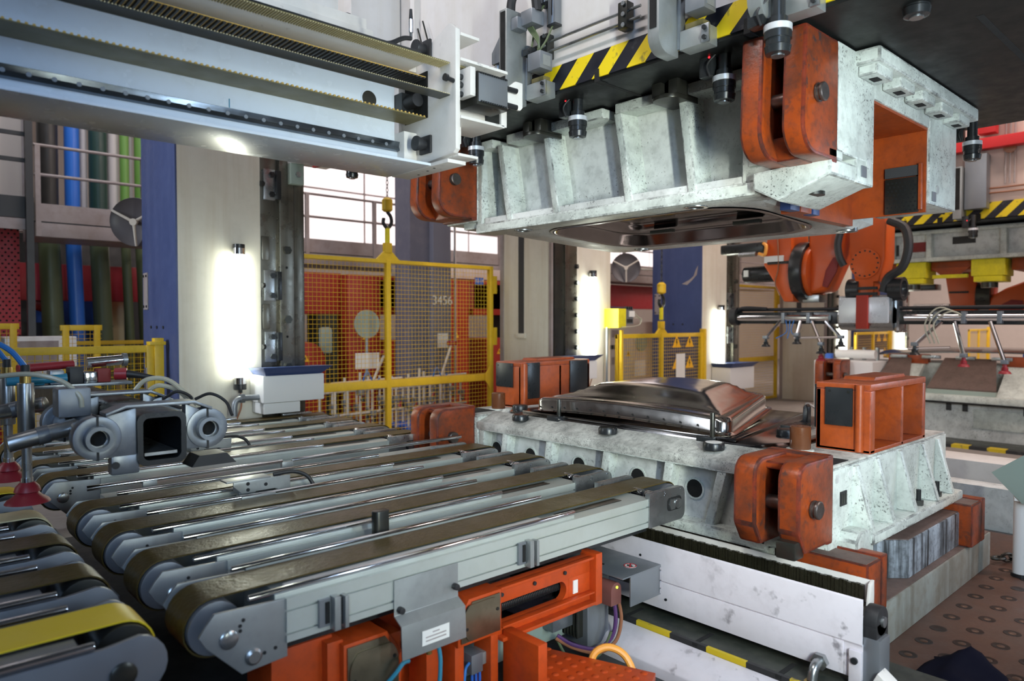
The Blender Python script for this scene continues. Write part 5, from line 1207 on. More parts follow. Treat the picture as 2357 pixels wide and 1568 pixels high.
def hook_chain(x, y, z, ztop, lab):
    H = thing('chain_hook', (x, y, z), lab, 'chain hook', 'chain hoist hooks')
    MB().box(x - 0.025, x + 0.025, y - 0.02, y + 0.02, z, z + 0.20).build('shackle', 'bright_yellow', H, bevel=0.006)
    MB().tube([(x - 0.05, y, z + 0.30), (x - 0.055, y, z + 0.24), (x, y, z + 0.185), (x + 0.055, y, z + 0.24), (x + 0.05, y, z + 0.32), (x, y, z + 0.38)], 0.022, 10).build('hook', 'black_paint', H)
    MB().lathe((x, y, z + 0.38), (0, 0, 1), [(0, 0.04), (0.02, 0.065), (0.14, 0.065), (0.17, 0.03)], 16).build('hook_block', 'safety_yellow', H)
    c0 = None; n = min(40, int((ztop - z - 0.55) / 0.045))
    for k in range(n):
        zz = z + 0.55 + k * 0.045
        if c0 is None or k == 1:
            a = Vector((1, 0, 0)) if k % 2 == 0 else Vector((0, 1, 0))
            pts = [Vector((x, y, zz)) + a * (0.014 * math.cos(t)) + Vector((0, 0, 0.026 * math.sin(t))) for t in [2 * PI * q / 8 for q in range(9)]]
            o = MB().tube(pts, 0.005, 5, smooth=False).build('chain_link', 'dark_steel', H)
            if k == 0: c0 = o
            else: c1_ = o
        else:
            src = c0 if k % 2 == 0 else c1_; k0 = 0 if k % 2 == 0 else 1
            o = src.copy(); COL.objects.link(o); o.location = (0, 0, (k - k0) * 0.045)
hook_chain(4.745, 7.42, 2.58, 4.2, 'yellow and black chain hook above the big gate')
# warning triangle
def triangle(parent, c, ux, s, sym='ink', m='sign_yellow', off=0.003):
    ux = Vector(ux).normalized(); uz = Vector((0, 0, 1)); n = ux.cross(uz)
    c = Vector(c); mb = MB()
    P = [c - ux * s / 2 - uz * s * .43, c + ux * s / 2 - uz * s * .43, c + uz * s * .43]
    v = [p + n * off for p in P] + [p for p in P]
    mb.add(v, [(0, 1, 2), (3, 5, 4), (0, 3, 4, 1), (1, 4, 5, 2), (2, 5, 3, 0)])
    t = mb.build('warning_triangle', m, parent, smooth=0)
    B = [Vector((-.05, .22)), Vector((.06, .22)), Vector((.0, .03)), Vector((.09, .03)), Vector((-.05, -.27)), Vector((-.01, -.06)), Vector((-.09, -.06))]
    mb = MB(); q = [c - uz * s * .06 + ux * b.x * s * 1.1 + uz * b.y * s for b in B]
    k = len(q); mb.add([p + n * (off + .002) for p in q] + [p + n * off for p in q], [tuple(range(k)), tuple(range(2 * k - 1, k - 1, -1))] + [(i, k + i, k + (i + 1) % k, (i + 1) % k) for i in range(k)])
    mb.build('flash_symbol', sym, t, smooth=0)
    return t
def fence(x0, x1, y, z0, z1, xs, lab, post_end=True, lug=None):
    F = thing('mesh_fence', ((x0 + x1) / 2, y, z0), lab, 'fence', 'yellow mesh fences')
    for c, d in ((z1 - 0.06, z1), (z0, z0 + 0.05)): MB().box(x0, x1, y - 0.02, y + 0.02, c, d).build('rail', 'safety_yellow', F, bevel=0.004)
    for x in xs: MB().box(x - 0.03, x + 0.03, y - 0.025, y + 0.025, z0, z1).build('stile', 'safety_yellow', F, bevel=0.004)
    mesh_panel(F, x0, x1, y + 0.005, z0, z1)
    if post_end: MB().box(x1, x1 + 0.075, y - 0.04, y + 0.04, 0.0, z1 + 0.06).build('post', 'safety_yellow', F, bevel=0.004)
    return F
fl = fence(-2.2, 1.87, 6.6, 0.45, 1.44, (-2.2, -0.4, 1.84), 'yellow mesh fence in front of the blue upright cover')
MB().box(1.83, 1.96, 6.55, 6.65, 1.44, 1.47).build('latch', 'safety_yellow', fl, bevel=0.003)
MB().box(1.80, 1.812, 6.57, 6.59, 0.95, 1.25).build('pull_handle', 'rail_grey', fl)
f2 = fence(7.70, 9.80, 6.30, 0.10, 1.46, (7.73, 8.73, 9.77), 'short yellow mesh fence with warning signs between the presses', True)
MB().prism([(8.6, 1.46), (8.86, 1.46), (8.77, 1.54), (8.69, 1.54)], 'y', 6.28, 6.32).build('lifting_lug', 'safety_yellow', f2)
MB().box(8.68, 8.78, 6.27, 6.33, 1.53, 1.64).build('lug_head', 'safety_yellow', f2, bevel=0.004)
for (x, z) in ((9.08, 1.34), (9.42, 1.34), (9.08, 1.02), (9.42, 1.02)): triangle(f2, (x, 6.272, z), (1, 0, 0), 0.22)
MB().box(9.06, 9.29, 6.262, 6.268, 0.72, 1.15).build('notice_sheet', 'paper', f2)
hook_chain(8.73, 6.30, 1.66, 3.2, 'yellow chain hook hanging before the second blue cover')
f3 = fence(15.6, 17.5, 6.30, 0.10, 1.40, (15.63, 16.55, 17.47), 'distant yellow mesh fence under the hanging gripper box', True)
for (x, z) in ((16.8, 1.28), (17.15, 1.28), (16.8, 0.95), (17.15, 0.95)): triangle(f3, (x, 6.272, z), (1, 0, 0), 0.22)
MB().box(16.85, 17.05, 6.262, 6.268, 0.6, 1.0).build('notice_sheet', 'paper', f3)
f4 = fence(23.4, 25.3, 6.30, 0.10, 1.40, (23.43, 24.35, 25.27), 'most distant yellow mesh fence below the gripper tubes', True)
# brown scar on the second blue cover and a shutoff bracket
sc = MB().prism([(6.62, 2.22), (6.52, 2.30), (6.44, 2.38), (6.42, 2.52), (6.46, 2.46), (6.50, 2.36), (6.58, 2.30), (6.72, 2.24)], 'x', 9.862, 9.866).build('paint_scar', 'rail_grey', None)
tag(sc, 'brown scratched patch on the second blue cover', 'paint scar')

# ================================================================ red machines beyond the gate
def red_press(x0, lab, mirror=False):
    R = thing('red_machine', (x0 + 0.6, 10.2, 0.0), lab, 'machine', 'red presses beyond the gate')
    MB().box(x0, x0 + 0.58, 9.8, 10.7, 0.0, 2.36).build('column', 'machine_red', R, bevel=0.01)
    MB().box(x0 + 0.58, x0 + 1.75, 10.0, 10.6, 1.85, 2.32).build('head_beam', 'dark_red', R, bevel=0.01)
    MB().box(x0 - 1.1, x0, 10.0, 10.6, 1.75, 2.38).build('head_beam', 'machine_red', R, bevel=0.01)
    # curved guard
    pts = [(x0 - 1.05, 0.0), (x0 - 0.42, 0.0), (x0 - 0.42, 1.02)] + [(x0 - 0.72 + 0.30 * math.cos(a), 1.02 + 0.32 * math.sin(a)) for a in [PI / 2 * k / 6 for k in range(1, 7)]] + [(x0 - 1.05, 1.34)]
    MB().prism(pts, 'y', 9.7, 10.3).build('guard', 'machine_red', R, bevel=0.01)
    MB().box(x0 - 0.42, x0 - 0.1, 9.95, 10.3, 0.0, 1.75).build('shaft_housing', 'dark_steel', R)
    MB().box(x0 - 0.45, x0 - 0.25, 9.8, 9.9, 1.15, 1.55).build('lamp_head', 'pale_green', R, bevel=0.05)
    triangle(R, (x0 + 0.30, 9.795, 1.40), (1, 0, 0), 0.11)
    triangle(R, (x0 + 0.30, 9.795, 0.62), (1, 0, 0), 0.07)
    triangle(R, (x0 - 0.75, 9.695, 1.10), (1, 0, 0), 0.12)
    triangle(R, (x0 - 0.72, 9.695, 0.62), (1, 0, 0), 0.07)
    return R
DKB = tag(MB().box(0.2, 4.0, 14.2, 14.6, 0.0, 3.1).build('dark_backdrop', 'rail_dark', bevel=0.02), 'dark backdrop block added behind the left pipes', 'machine')  # unlit-looking block added so the space behind the pipes stays dark
red_press(5.55, 'red machine with tall column behind the left half of the gate')
red_press(7.35, 'red machine with tall column behind the right half of the gate')
red_press(9.3, 'red machine behind the upright right of the gate')
struct(MB().box(-6, 28, 12.6, 14.9, 0.0, 0.01).build('floor', 'concrete', smooth=0))
MB_ = thing('cable_duct', (9.0, 10.6, 0.0), 'beige overhead cable duct above the red machines', 'cable duct')
MB().box(7.05, 12.5, 10.4, 10.9, 2.42, 2.62).build('duct', 'sheet_beige', MB_, bevel=0.01)
for x in (7.2, 10.3, 12.4): MB().box(x - 0.05, x + 0.05, 10.6, 10.7, 0.0, 2.42).build('leg', 'rail_grey', MB_)
tag(MB_, 'beige overhead cable duct above the red machines', 'cable duct')
sg = MB().box(8.23, 8.42, 9.98, 10.0, 2.30, 2.43).build('bay_sign', 'sign_blue', None); tag(sg, 'small blue bay number sign above the red machine', 'sign')
text_mesh('sign_text', '12-14', 0.085, (8.325, 9.978, 2.365), (1, 0, 0), (0, 0, 1), 'paper', sg)
gc = thing('steel_column', (6.7, 9.2, 0.0), 'dark blue-grey steel hall column marked 3456 behind the gate', 'column')
MB().box(6.26, 6.62, 9.16, 9.20, 0.0, 8.0).build('flange', 'girder_grey', gc)
MB().box(6.62, 6.96, 9.05, 9.20, 0.0, 8.0).build('flange', 'post_grey', gc, bevel=0.004)
MB().box(6.28, 6.62, 9.2, 9.6, 0.0, 8.0).build('web', 'girder_grey', gc)
text_mesh('column_number', '3456', 0.20, (6.79, 9.045, 1.96), (1, 0, 0), (0, 0, 1), 'paper', gc)
MB().box(6.69, 6.89, 9.04, 9.045, 1.22, 1.45).build('notice_sheet', 'paper', gc)
MB().cyl((7.0, 9.0, 0.0), (7.0, 9.0, 8.0), 0.02, 8).build('conduit', 'chrome', gc)
# racks of gripper tooling parked behind the gate
for r_, (xa, lb) in enumerate(((4.85, 'left tooling trolley of chrome gripper tubes behind the gate'), (5.95, 'right tooling trolley of chrome gripper tubes behind the gate'))):
    T = thing('tooling_trolley', (xa, 8.3, 0.0), lb, 'trolley', 'tooling trolleys behind the gate')
    for wx in (xa - 0.4, xa + 0.4):
        for wy in (8.12, 8.52): MB().cyl((wx, wy - 0.02, 0.045), (wx, wy + 0.02, 0.045), 0.045, 12).build('wheel', 'rubber', T)
    MB().box(xa - 0.5, xa + 0.5, 8.05, 8.6, 0.08, 0.22).build('bed', 'sign_blue' if r_ else 'dark_steel', T, bevel=0.01)
    for i in range(6):
        for j in range(2):
            x = xa - 0.45 + i * 0.18; y = 8.1 + j * 0.4; h = random.uniform(0.75, 1.0)
            MB().cyl((x, y, 0.2), (x, y, h), 0.017, 8).build('upright_tube', 'lamp_arm', T)
            z = random.uniform(0.35, h - 0.1)
            MB().box(x - 0.04, x + 0.04, y - 0.05, y + 0.03, z, z + 0.07).build('tube_clamp', 'zinc', T, bevel=0.006)
            MB().lathe((x + random.uniform(-.05, .05), y - 0.05, z - 0.06), (0, -0.5, 1), [(0, 0.035), (0.02, 0.02), (0.06, 0.012)], 10).build('suction_cup', random.choice(['black_paint', 'cup_red', 'dark_steel']), T)
    for j, z in ((0, 0.45), (1, 0.7), (0, 0.86)):
        MB().cyl((xa - 0.5, 8.1 + j * 0.4, z), (xa + 0.55, 8.1 + j * 0.4, z + 0.02), 0.017, 8).build('cross_tube', 'lamp_arm', T)
    MB().cyl((xa + 0.1, 8.1, 0.86), (xa + 0.25, 8.05, 1.22 + 0.1 * r_), 0.018, 8).build('arm_tube', 'lamp_arm', T)
    MB().box(xa + 0.2, xa + 0.32, 8.0, 8.1, 1.20 + .1 * r_, 1.26 + .1 * r_).build('arm_clamp', 'cup_red', T, bevel=0.01)
    MB().tube([(xa - 0.1, 8.05, 0.8), (xa - 0.05, 8.0, 1.0), (xa + 0.05, 8.0, 0.85), (xa + 0.15, 8.02, 0.9)], 0.01, 6).build('hose', 'hose_blue', T)
sg = thing('notice_board', (5.3, 8.0, 0.8), 'pale notice sheet and round green disc standing behind the gate', 'notice board')
MB().box(5.05, 5.42, 8.7, 8.72, 0.98, 1.20).build('sheet', 'paper', sg)
MB().cyl((5.28, 8.78, 1.60), (5.28, 8.80, 1.60), 0.20, 24).build('disc', 'pale_green', sg)
MB().cyl((5.28, 8.80, 0.0), (5.28, 8.80, 1.45), 0.02, 8).build('pole', 'zinc', sg)

# ================================================================ walkway with railings along the back
def walkway(x0, x1, y, z, lab, posts):
    Wk = thing('walkway', ((x0 + x1) / 2, y, z), lab, 'walkway', 'raised walkways')
    MB().box(x0, x1, y, y + 0.9, z - 0.38, z - 0.20).build('girder', 'rail_grey', Wk, bevel=0.004)
    MB().box(x0, x1, y + 0.02, y + 0.9, z - 0.20, z - 0.17).build('deck', 'rail_dark', Wk)
    MB().box(x0, x1, y + 0.01, y + 0.03, z - 0.18, z + 0.05).build('kick_plate', 'rail_grey', Wk)
    for dz in (0.42, 0.80): MB().cyl((x0, y + 0.02, z + dz), (x1, y + 0.02, z + dz), 0.022, 8).build('hand_rail', 'rail_grey', Wk)
    for x in posts: MB().box(x - 0.03, x + 0.03, y - 0.01, y + 0.05, z - 0.38, z + 0.80).build('rail_post', 'rail_grey', Wk)
    return Wk
walkway(1.72, 3.3, 11.0, 3.12, 'grey walkway with railing in front of the coloured pipes', (1.76, 3.02))
walkway(4.3, 12.0, 11.2, 2.98, 'grey walkway with railing before the bright windows behind the gate', (5.6, 6.9, 8.5, 9.9, 11.2))
walkway(12.2, 22.0, 11.2, 2.98, 'grey walkway with railing before the windows behind the fence', (12.6, 14.0, 15.5, 17.0, 18.5))
DW = thing('steel_landing', (1.2, 10.8, 3.0), 'dark steel landing with rails at the far left edge', 'walkway')
MB().box(0.0, 1.70, 10.9, 11.6, 2.95, 3.22).build('girder', 'rail_dark', DW)
MB().box(0.0, 1.66, 10.88, 10.92, 2.80, 2.94).build('girder', 'rail_grey', DW)
for z in (3.65, 3.98): MB().box(0.0, 1.66, 10.88, 10.92, z, z + 0.05).build('hand_rail', 'rail_dark', DW)
MB().box(1.60, 1.68, 10.80, 10.90, 0.0, 5.5).build('post', 'rail_dark', DW)
# coloured pipes; lower sections recoloured for dirt and the different light below the walkway
PY = 12.2
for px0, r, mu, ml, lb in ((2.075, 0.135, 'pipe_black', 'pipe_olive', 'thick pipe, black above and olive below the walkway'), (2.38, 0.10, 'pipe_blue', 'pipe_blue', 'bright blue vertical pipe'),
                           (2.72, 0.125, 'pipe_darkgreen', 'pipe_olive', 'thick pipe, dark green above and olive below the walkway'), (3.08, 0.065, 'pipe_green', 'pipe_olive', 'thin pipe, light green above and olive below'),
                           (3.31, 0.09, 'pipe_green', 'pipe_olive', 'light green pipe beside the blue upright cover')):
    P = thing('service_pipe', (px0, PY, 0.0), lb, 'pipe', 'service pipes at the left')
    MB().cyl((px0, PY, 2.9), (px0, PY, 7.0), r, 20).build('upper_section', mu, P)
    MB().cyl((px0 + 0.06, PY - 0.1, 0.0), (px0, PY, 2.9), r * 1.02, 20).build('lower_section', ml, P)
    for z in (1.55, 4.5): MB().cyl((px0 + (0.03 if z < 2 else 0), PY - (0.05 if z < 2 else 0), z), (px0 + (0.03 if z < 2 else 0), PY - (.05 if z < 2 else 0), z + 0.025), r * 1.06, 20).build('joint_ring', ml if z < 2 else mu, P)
for x0, x1, lb in ((2.50, 2.60, 'narrow white duct between blue and green pipes'), (2.86, 3.02, 'wide white duct between green pipes'), (3.16, 3.22, 'thin white duct between the light green pipes')):
    tag(MB().cyl(((x0 + x1) / 2, PY + 0.1, 2.9), ((x0 + x1) / 2, PY + 0.1, 7.0), (x1 - x0) / 2, 16).build('white_duct', 'pipe_white'), lb, 'duct', 'white ducts')
wp_ = struct(MB().box(0.4, 1.93, 13.0, 13.1, 3.0, 7.0).build('wall_left', 'sheet_beige', smooth=0))
for x in (0.95, 1.40, 1.9): MB().box(x - 0.02, x + 0.02, 12.98, 13.0, 3.0, 7.0).build('panel_seam', 'rail_grey', wp_)
rg_ = thing('red_girder', (2.2, 12.7, 0.0), 'dark red girder behind the left pipes', 'girder')
MB().box(0.9, 3.6, 12.6, 12.8, 1.95, 2.5).build('girder', 'beam_red', rg_, bevel=0.01)
for x in (0.95, 2.25, 3.55): MB().box(x - 0.05, x + 0.05, 12.65, 12.75, 0.0, 1.95).build('leg', 'dark_red', rg_)
pc = thing('perforated_column', (1.42, 11.6, 0.0), 'dark red perforated steel column at the left edge', 'column')
MB().box(1.33, 1.62, 11.5, 11.7, 0.0, 2.95).build('post', 'beam_red', pc)
hm = None
for i in range(4):
    for j in range(34):
        x = 1.36 + i * 0.07 + (0.035 if j % 2 else 0); z = 1.2 + j * 0.05
        if hm is None: hm = MB().cyl((x, 11.5, z), (x, 11.497, z), 0.014, 6).build('hole', 'pit_black', pc); hz = (x, z)
        else:
            c = hm.copy(); COL.objects.link(c); c.location = (x - hz[0], 0, z - hz[1])
# yellow fences, machines and cabinets far behind on the left
for (x0, x1, y, z1, lb) in ((0.3, 1.25, 9.0, 1.62, 'yellow guard post fence at the far left edge'), (1.62, 2.02, 9.0, 1.60, 'narrow yellow mesh door behind the left fence'), (2.2, 3.6, 12.0, 1.35, 'low yellow railing behind the olive pipes')):
    fence(x0, x1, y, 0.0, z1, (x0 + 0.05, x1 - 0.05), lb, False)
gl = thing('glazed_cabinet', (1.7, 10.5, 0), 'white glazed machine cabinet with no-entry sign behind the left fence', 'cabinet')
MB().box(1.30, 2.05, 10.4, 10.9, 0.3, 1.45).build('housing', 'box_white', gl, bevel=0.01)
MB().box(1.42, 1.85, 10.38, 10.40, 1.05, 1.40).build('glass', 'rail_grey', gl)
MB().box(1.36, 1.95, 10.37, 10.39, 0.70, 0.80).build('blue_band', 'sign_blue', gl)
nr = MB().pipe((1.47, 10.37, 0.93), (1.47, 10.38, 0.93), 0.075, 0.055, 20).build('no_entry_ring', 'sign_red', gl)
MB().cyl((1.42, 10.372, 0.98), (1.52, 10.372, 0.88), 0.01, 6).build('no_entry_bar', 'sign_red', nr)
tag(MB().box(2.05, 2.9, 13.2, 13.6, 0.0, 2.0).build('blue_machine', 'sign_blue', bevel=0.02), 'blue machine far behind the left pipes', 'machine')
tag(MB().box(2.9, 3.25, 13.0, 13.3, 0.0, 2.0).build('pale_cabinet', 'belt_pale', bevel=0.02), 'pale yellow switch cabinet behind the olive pipes', 'cabinet')
tag(MB().box(1.55, 2.4, 12.9, 13.1, 1.42, 1.62).build('dark_rail', 'rail_dark', bevel=0.01), 'dark horizontal rail behind the left pipes', 'rail')
tag(MB().cyl((1.95, 12.9, 1.95), (2.25, 12.9, 1.85), 0.12, 14).build('red_motor', 'machine_red', bevel=0.01), 'red motor behind the black-olive pipe', 'motor')
# round mirrors on the uprights
def mirror(c, d, r, lab):
    Mr = thing('round_mirror', c, lab, 'mirror', 'round mirrors with three-armed brackets')
    c = Vector(c); d = Vector(d).normalized()
    MB().lathe(c, d, [(-0.09, r * 0.3), (-0.05, r * 0.85), (0.0, r), (0.012, r * 0.985), (0.006, r * 0.96), (-0.03, r * 0.6), (-0.04, r * 0.1)], 32).build('dish', 'mirror_dark', Mr)
    u = d.cross(Vector((0, 0, 1))).normalized(); w = u.cross(d)
    for a in (0.5, 0.5 + 2 * PI / 3, 0.5 + 4 * PI / 3):
        e = c + (u * math.cos(a) + w * math.sin(a)) * r * 0.97 + d * 0.03
        MB().cyl(c + d * 0.05, e, 0.016, 8, 0.012).build('arm', 'lamp_arm', Mr)
    MB().cyl(c + d * 0.03, c + d * 0.07, 0.035, 12).build('boss', 'lamp_arm', Mr)
    MB().tube([c - d * 0.0, c - d * 0.2, Vector((c.x + 0.25, 7.29, c.z - 0.05))], 0.02, 8).build('wall_bracket', 'lamp_arm', Mr)
mirror((2.05, 7.75, 2.62), (-0.55, -0.80, -0.1), 0.24, 'round dark mirror half hidden by the left blue cover')
mirror((9.72, 7.75, 2.55), (-0.75, -0.66, -0.05), 0.25, 'round dark mirror left of the second blue cover')
# red girder and machinery behind the short fence
rg_ = thing('red_girder', (13.4, 11.7, 0.0), 'red girder behind the short fence', 'girder')
MB().box(10.4, 16.5, 11.6, 11.9, 1.95, 2.55).build('girder', 'beam_red', rg_, bevel=0.01)
for x in (11.5, 13.1): MB().box(x - 0.04, x + 0.04, 11.5, 11.6, 1.9, 2.6).build('strap', 'rail_grey', rg_)
for x in (10.5, 16.4): MB().box(x - 0.08, x + 0.08, 11.65, 11.85, 0.0, 1.95).build('leg', 'dark_red', rg_)
ctl = thing('control_cabinet', (11.6, 9.4, 0.0), 'grey-pink control cabinet with disc and sheet behind the short fence', 'cabinet')
MB().box(10.6, 12.85, 9.2, 9.8, 0.0, 1.62).build('housing', 'sheet_beige', ctl, bevel=0.01)
for k in range(4): MB().box(11.0 + k * 0.09, 11.06 + k * 0.09, 9.19, 9.2, 1.08, 1.16).build('switch', 'ink', ctl)
for k, z in enumerate((0.78, 1.32)): MB().box(11.1, 11.3, 9.19, 9.2, z, z + 0.14).build('vent', 'rail_grey', ctl)
MB().cyl((12.05, 9.18, 1.20), (12.05, 9.2, 1.20), 0.19, 20).build('disc', 'pale_green', ctl)
MB().box(11.85, 12.2, 9.19, 9.2, 0.5, 0.82).build('sheet', 'paper', ctl)
triangle(ctl, (11.62, 9.195, 0.98), (1, 0, 0), 0.14)
tag(MB().box(12.45, 12.7, 8.8, 9.15, 0.0, 2.2).build('red_post', 'machine_red', bevel=0.01), 'red post at the left edge of the second blue cover', 'post')
tag(MB().box(11.0, 12.4, 9.82, 10.4, 0.0, 1.95).build('purple_hood', 'hose_purple', bevel=0.05), 'dark purple machine hood above the control cabinet', 'hood')
lmp = MB().cyl((12.25, 9.83, 1.78), (12.25, 9.80, 1.78), 0.05, 12).build('red_signal_lamp', 'led_red'); tag(lmp, 'glowing red signal lamp on the purple hood', 'signal lamp')
# things seen through the far gate
for (x, w, h, m, lb) in ((12.9, 0.35, 2.3, 'machine_red', 'red column behind the far gate left side'), (14.1, 0.5, 1.9, 'pale_green', 'pale machine body behind the far gate')):
    tag(MB().box(x, x + w, 8.6, 9.2, 0.0, h).build('machine_unit', m, bevel=0.01), lb, 'machine')
tag(MB().box(13.2, 14.1, 8.6, 9.0, 0.35, 1.05).build('white_unit', 'box_white', bevel=0.02), 'white machine unit behind the far gate', 'machine')

# ================================================================ second press in the line
S2 = thing('press_slide', (12.2, 2.97, 2.966), 'pinkish white slide of the second press with hazard band', 'press slide')
DX = 7.88
MB().box(3.035 + DX, 5.70 + DX, -0.9, 5.6, 2.966, 3.0).build('bottom_plate', 'slide_black', S2)
MB().box(3.04 + DX, 5.69 + DX, -0.88, 5.58, 3.0, 5.4).build('body', 'pink_wall', S2, bevel=0.004)
MB().box(3.024 + DX, 3.04 + DX, -0.88, 5.4, 2.985, 3.19).build('hazard_band', 'hazard_band', S2)
for y in (4.4, 3.75, 3.3, 2.85, 1.95): MB().box(3.01 + DX, 3.03 + DX, y - 0.03, y + 0.03, 2.955, 3.05).build('t_slot', 'pit_black', S2)
for z in (3.30, 3.36): MB().cyl((2.99 + DX, 5.2, z), (2.99 + DX, 0.8, z), 0.012, 8).build('pipe', 'hose_brown', S2)
for y in (2.55, 2.50, 2.45): MB().cyl((2.99 + DX, y, 3.4), (2.99 + DX, y, 4.9), 0.012, 8).build('pipe', 'rail_grey', S2)
MB().cyl((2.97 + DX, 2.5, 3.85), (3.0 + DX, 2.5, 3.85), 0.07, 14).build('pipe_clamp', 'hose_brown', S2)
tag(MB().box(2.86 + DX, 3.02 + DX, -0.5, 3.85, 3.86, 4.00).build('red_rail', 'cabinet_red', bevel=0.008), 'bright red horizontal rail on the far slide', 'rail')
rb = thing('switch_box', (2.9 + DX, 2.77, 4.05), 'red switch box with yellow voltage sign on the far slide', 'switch box')
MB().box(2.84 + DX, 3.0 + DX, 2.63, 2.83, 4.05, 4.50).build('housing', 'cabinet_red', rb, bevel=0.01)
triangle(rb, (2.838 + DX, 2.73, 4.30), (0, -1, 0), 0.17)
FC = thing('clamp_carriage', (2.85 + DX, 2.9, 3.0), 'aluminium clamp carriage with cable bundle on the far slide', 'carriage')
MB().box(2.78 + DX, 3.0 + DX, 2.98, 3.08, 2.98, 3.66).build('channel', 'alu_plate', FC, bevel=0.006)
MB().box(2.775 + DX, 2.782 + DX, 3.00, 3.06, 3.10, 3.64).build('channel_slot', 'pit_black', FC)
MB().box(2.85 + DX, 3.02 + DX, 2.72, 2.97, 3.10, 3.80).build('valve_stack', 'zinc', FC, bevel=0.01)
for k in range(4):
    MB().box(2.88 + DX, 3.0 + DX, 3.15 + k * 0.09, 3.20 + k * 0.09, 3.40 + 0.02 * (k % 2), 3.84).build('cable_plug', 'dark_steel', FC, bevel=0.006)
MB().tube([(2.9 + DX, 3.3, 3.42), (2.88 + DX, 3.4, 3.25), (2.88 + DX, 3.38, 3.12), (2.86 + DX, 3.2, 3.08)], 0.016, 8).build('cable', 'rubber', FC)
band_clamp('die_clamp', 2.85 + DX, 2.86, 3.02, 'small die clamp with blue gleam under the far slide')
U2 = thing('upper_die', (4.2 + DX, 2.9, 2.96), 'low white upper die with square pockets under the far slide', 'die')
MB().box(3.5 + DX, 5.0 + DX, 1.2, 4.7, 2.50, 2.95).build('casting', 'cast_clean', U2, bevel=0.01)
MB().box(3.38 + DX, 3.55 + DX, 1.2, 4.7, 2.49, 2.545).build('bottom_flange', 'cast_white', U2, bevel=0.01)
MB().box(3.38 + DX, 3.55 + DX, 1.2, 4.7, 2.88, 2.93).build('top_flange', 'cast_white', U2, bevel=0.01)
for y in (4.66, 4.05, 3.55, 2.65, 1.95, 1.25): MB().box(3.38 + DX, 3.52 + DX, y - 0.035, y + 0.035, 2.53, 2.90).build('rib', 'cast_white', U2, bevel=0.012)
for (y0, y1, z0, z1, m) in ((3.98, 4.14, 2.60, 2.76, 'dark_steel'), (4.2, 4.36, 2.62, 2.78, 'cast_top'), (3.62, 3.84, 2.64, 2.78, 'dark_red'), (3.0, 3.28, 2.72, 2.82, 'ink'), (2.15, 2.40, 2.66, 2.76, 'zinc'), (2.0, 2.12, 2.64, 2.80, 'dark_steel')):
    MB().box(3.49 + DX, 3.503 + DX, y0, y1, z0, z1).build('pocket_plate', m, U2)
for y in (3.80, 2.84):
    t = thing('yellow_block', (3.6 + DX, y, 2.2), 'bright yellow cushion block under the far upper die, %s one' % ('left' if y > 3 else 'right'), 'block', 'yellow blocks under the far die')
    MB().box(3.45 + DX, 3.9 + DX, y - 0.20, y + 0.20, 2.26, 2.49).build('block', 'bright_yellow', t, bevel=0.015)
    MB().box(3.46 + DX, 3.9 + DX, y - 0.17, y + 0.17, 2.18, 2.26).build('lower_step', 'bright_yellow', t, bevel=0.01)
    MB().cyl((3.55 + DX, y, 2.17), (3.55 + DX, y, 2.10), 0.10, 18).build('spring', 'dark_steel', t)
t = thing('scrap_cutter', (4.0 + DX, 2.75, 2.2), 'orange bracket assembly between the yellow blocks', 'bracket')
MB().box(3.6 + DX, 4.2 + DX, 3.06, 3.58, 2.36, 2.49).build('beam', 'box_orange', t, bevel=0.01)
MB().prism([(3.08, 2.40), (3.56, 2.40), (3.40, 2.26), (3.24, 2.26)], 'x', 3.55 + DX, 3.62 + DX).build('gusset', 'box_orange', t)
MB().box(3.52 + DX, 3.58 + DX, 3.10, 3.54, 2.25, 2.30).build('edge', 'bright_yellow', t)
MB().box(3.6 + DX, 4.2 + DX, 1.6, 2.6, 2.33, 2.49).build('beam', 'box_orange', t, bevel=0.01)
MB().box(3.6 + DX, 4.2 + DX, 4.02, 4.4, 2.34, 2.49).build('beam', 'box_orange', t, bevel=0.01)
# far lower die with dark scrap chutes
L2 = thing('lower_die', (4.3 + DX, 2.9, 0.0), 'white lower die with dark scrap chutes in the second press', 'die')
MB().box(3.35 + DX, 5.2 + DX, 0.9, 4.28, 0.0, 0.55).build('casting', 'cast_clean', L2, bevel=0.01)
MB().box(3.25 + DX, 3.5 + DX, 0.9, 4.28, 0.52, 0.62).build('ledge', 'cast_white', L2, bevel=0.01)
MB().box(3.22 + DX, 3.26 + DX, 0.9, 4.28, 0.505, 0.53).build('t_slot_line', 'pit_black', L2)
pk = MB().box(3.335 + DX, 3.352 + DX, 2.35, 2.95, 0.18, 0.44).build('pocket', 'cast_white', L2, bevel=0.01)
for y in (3.25, 3.05, 2.35, 1.95, 1.5): MB().box(3.33 + DX, 3.352 + DX, y - 0.03, y + 0.03, 0.40, 0.50).build('bolt_slot', 'ink', L2)
MB().box(4.0 + DX, 4.9 + DX, 0.9, 4.28, 0.55, 1.02).build('core', 'cast_white', L2, bevel=0.01)
for i, (ya, yb) in enumerate(((4.28, 3.95), (3.55, 2.85), (2.25, 1.55), (1.2, 0.7))):
    MB().hexa([(3.40 + DX, yb - 0.15, 0.66), (3.40 + DX, ya + 0.0, 0.66), (3.40 + DX, ya, 0.70), (3.40 + DX, yb - 0.15, 0.70)],
              [(4.0 + DX, yb, 1.06), (4.0 + DX, ya - 0.05, 1.06), (4.0 + DX, ya - 0.05, 1.10), (4.0 + DX, yb, 1.10)]).build('scrap_chute', 'rust_top', L2)
    MB().box(3.36 + DX, 3.44 + DX, yb - 0.15, ya, 0.54, 0.68).build('chute_foot', 'pale_green', L2, bevel=0.004)
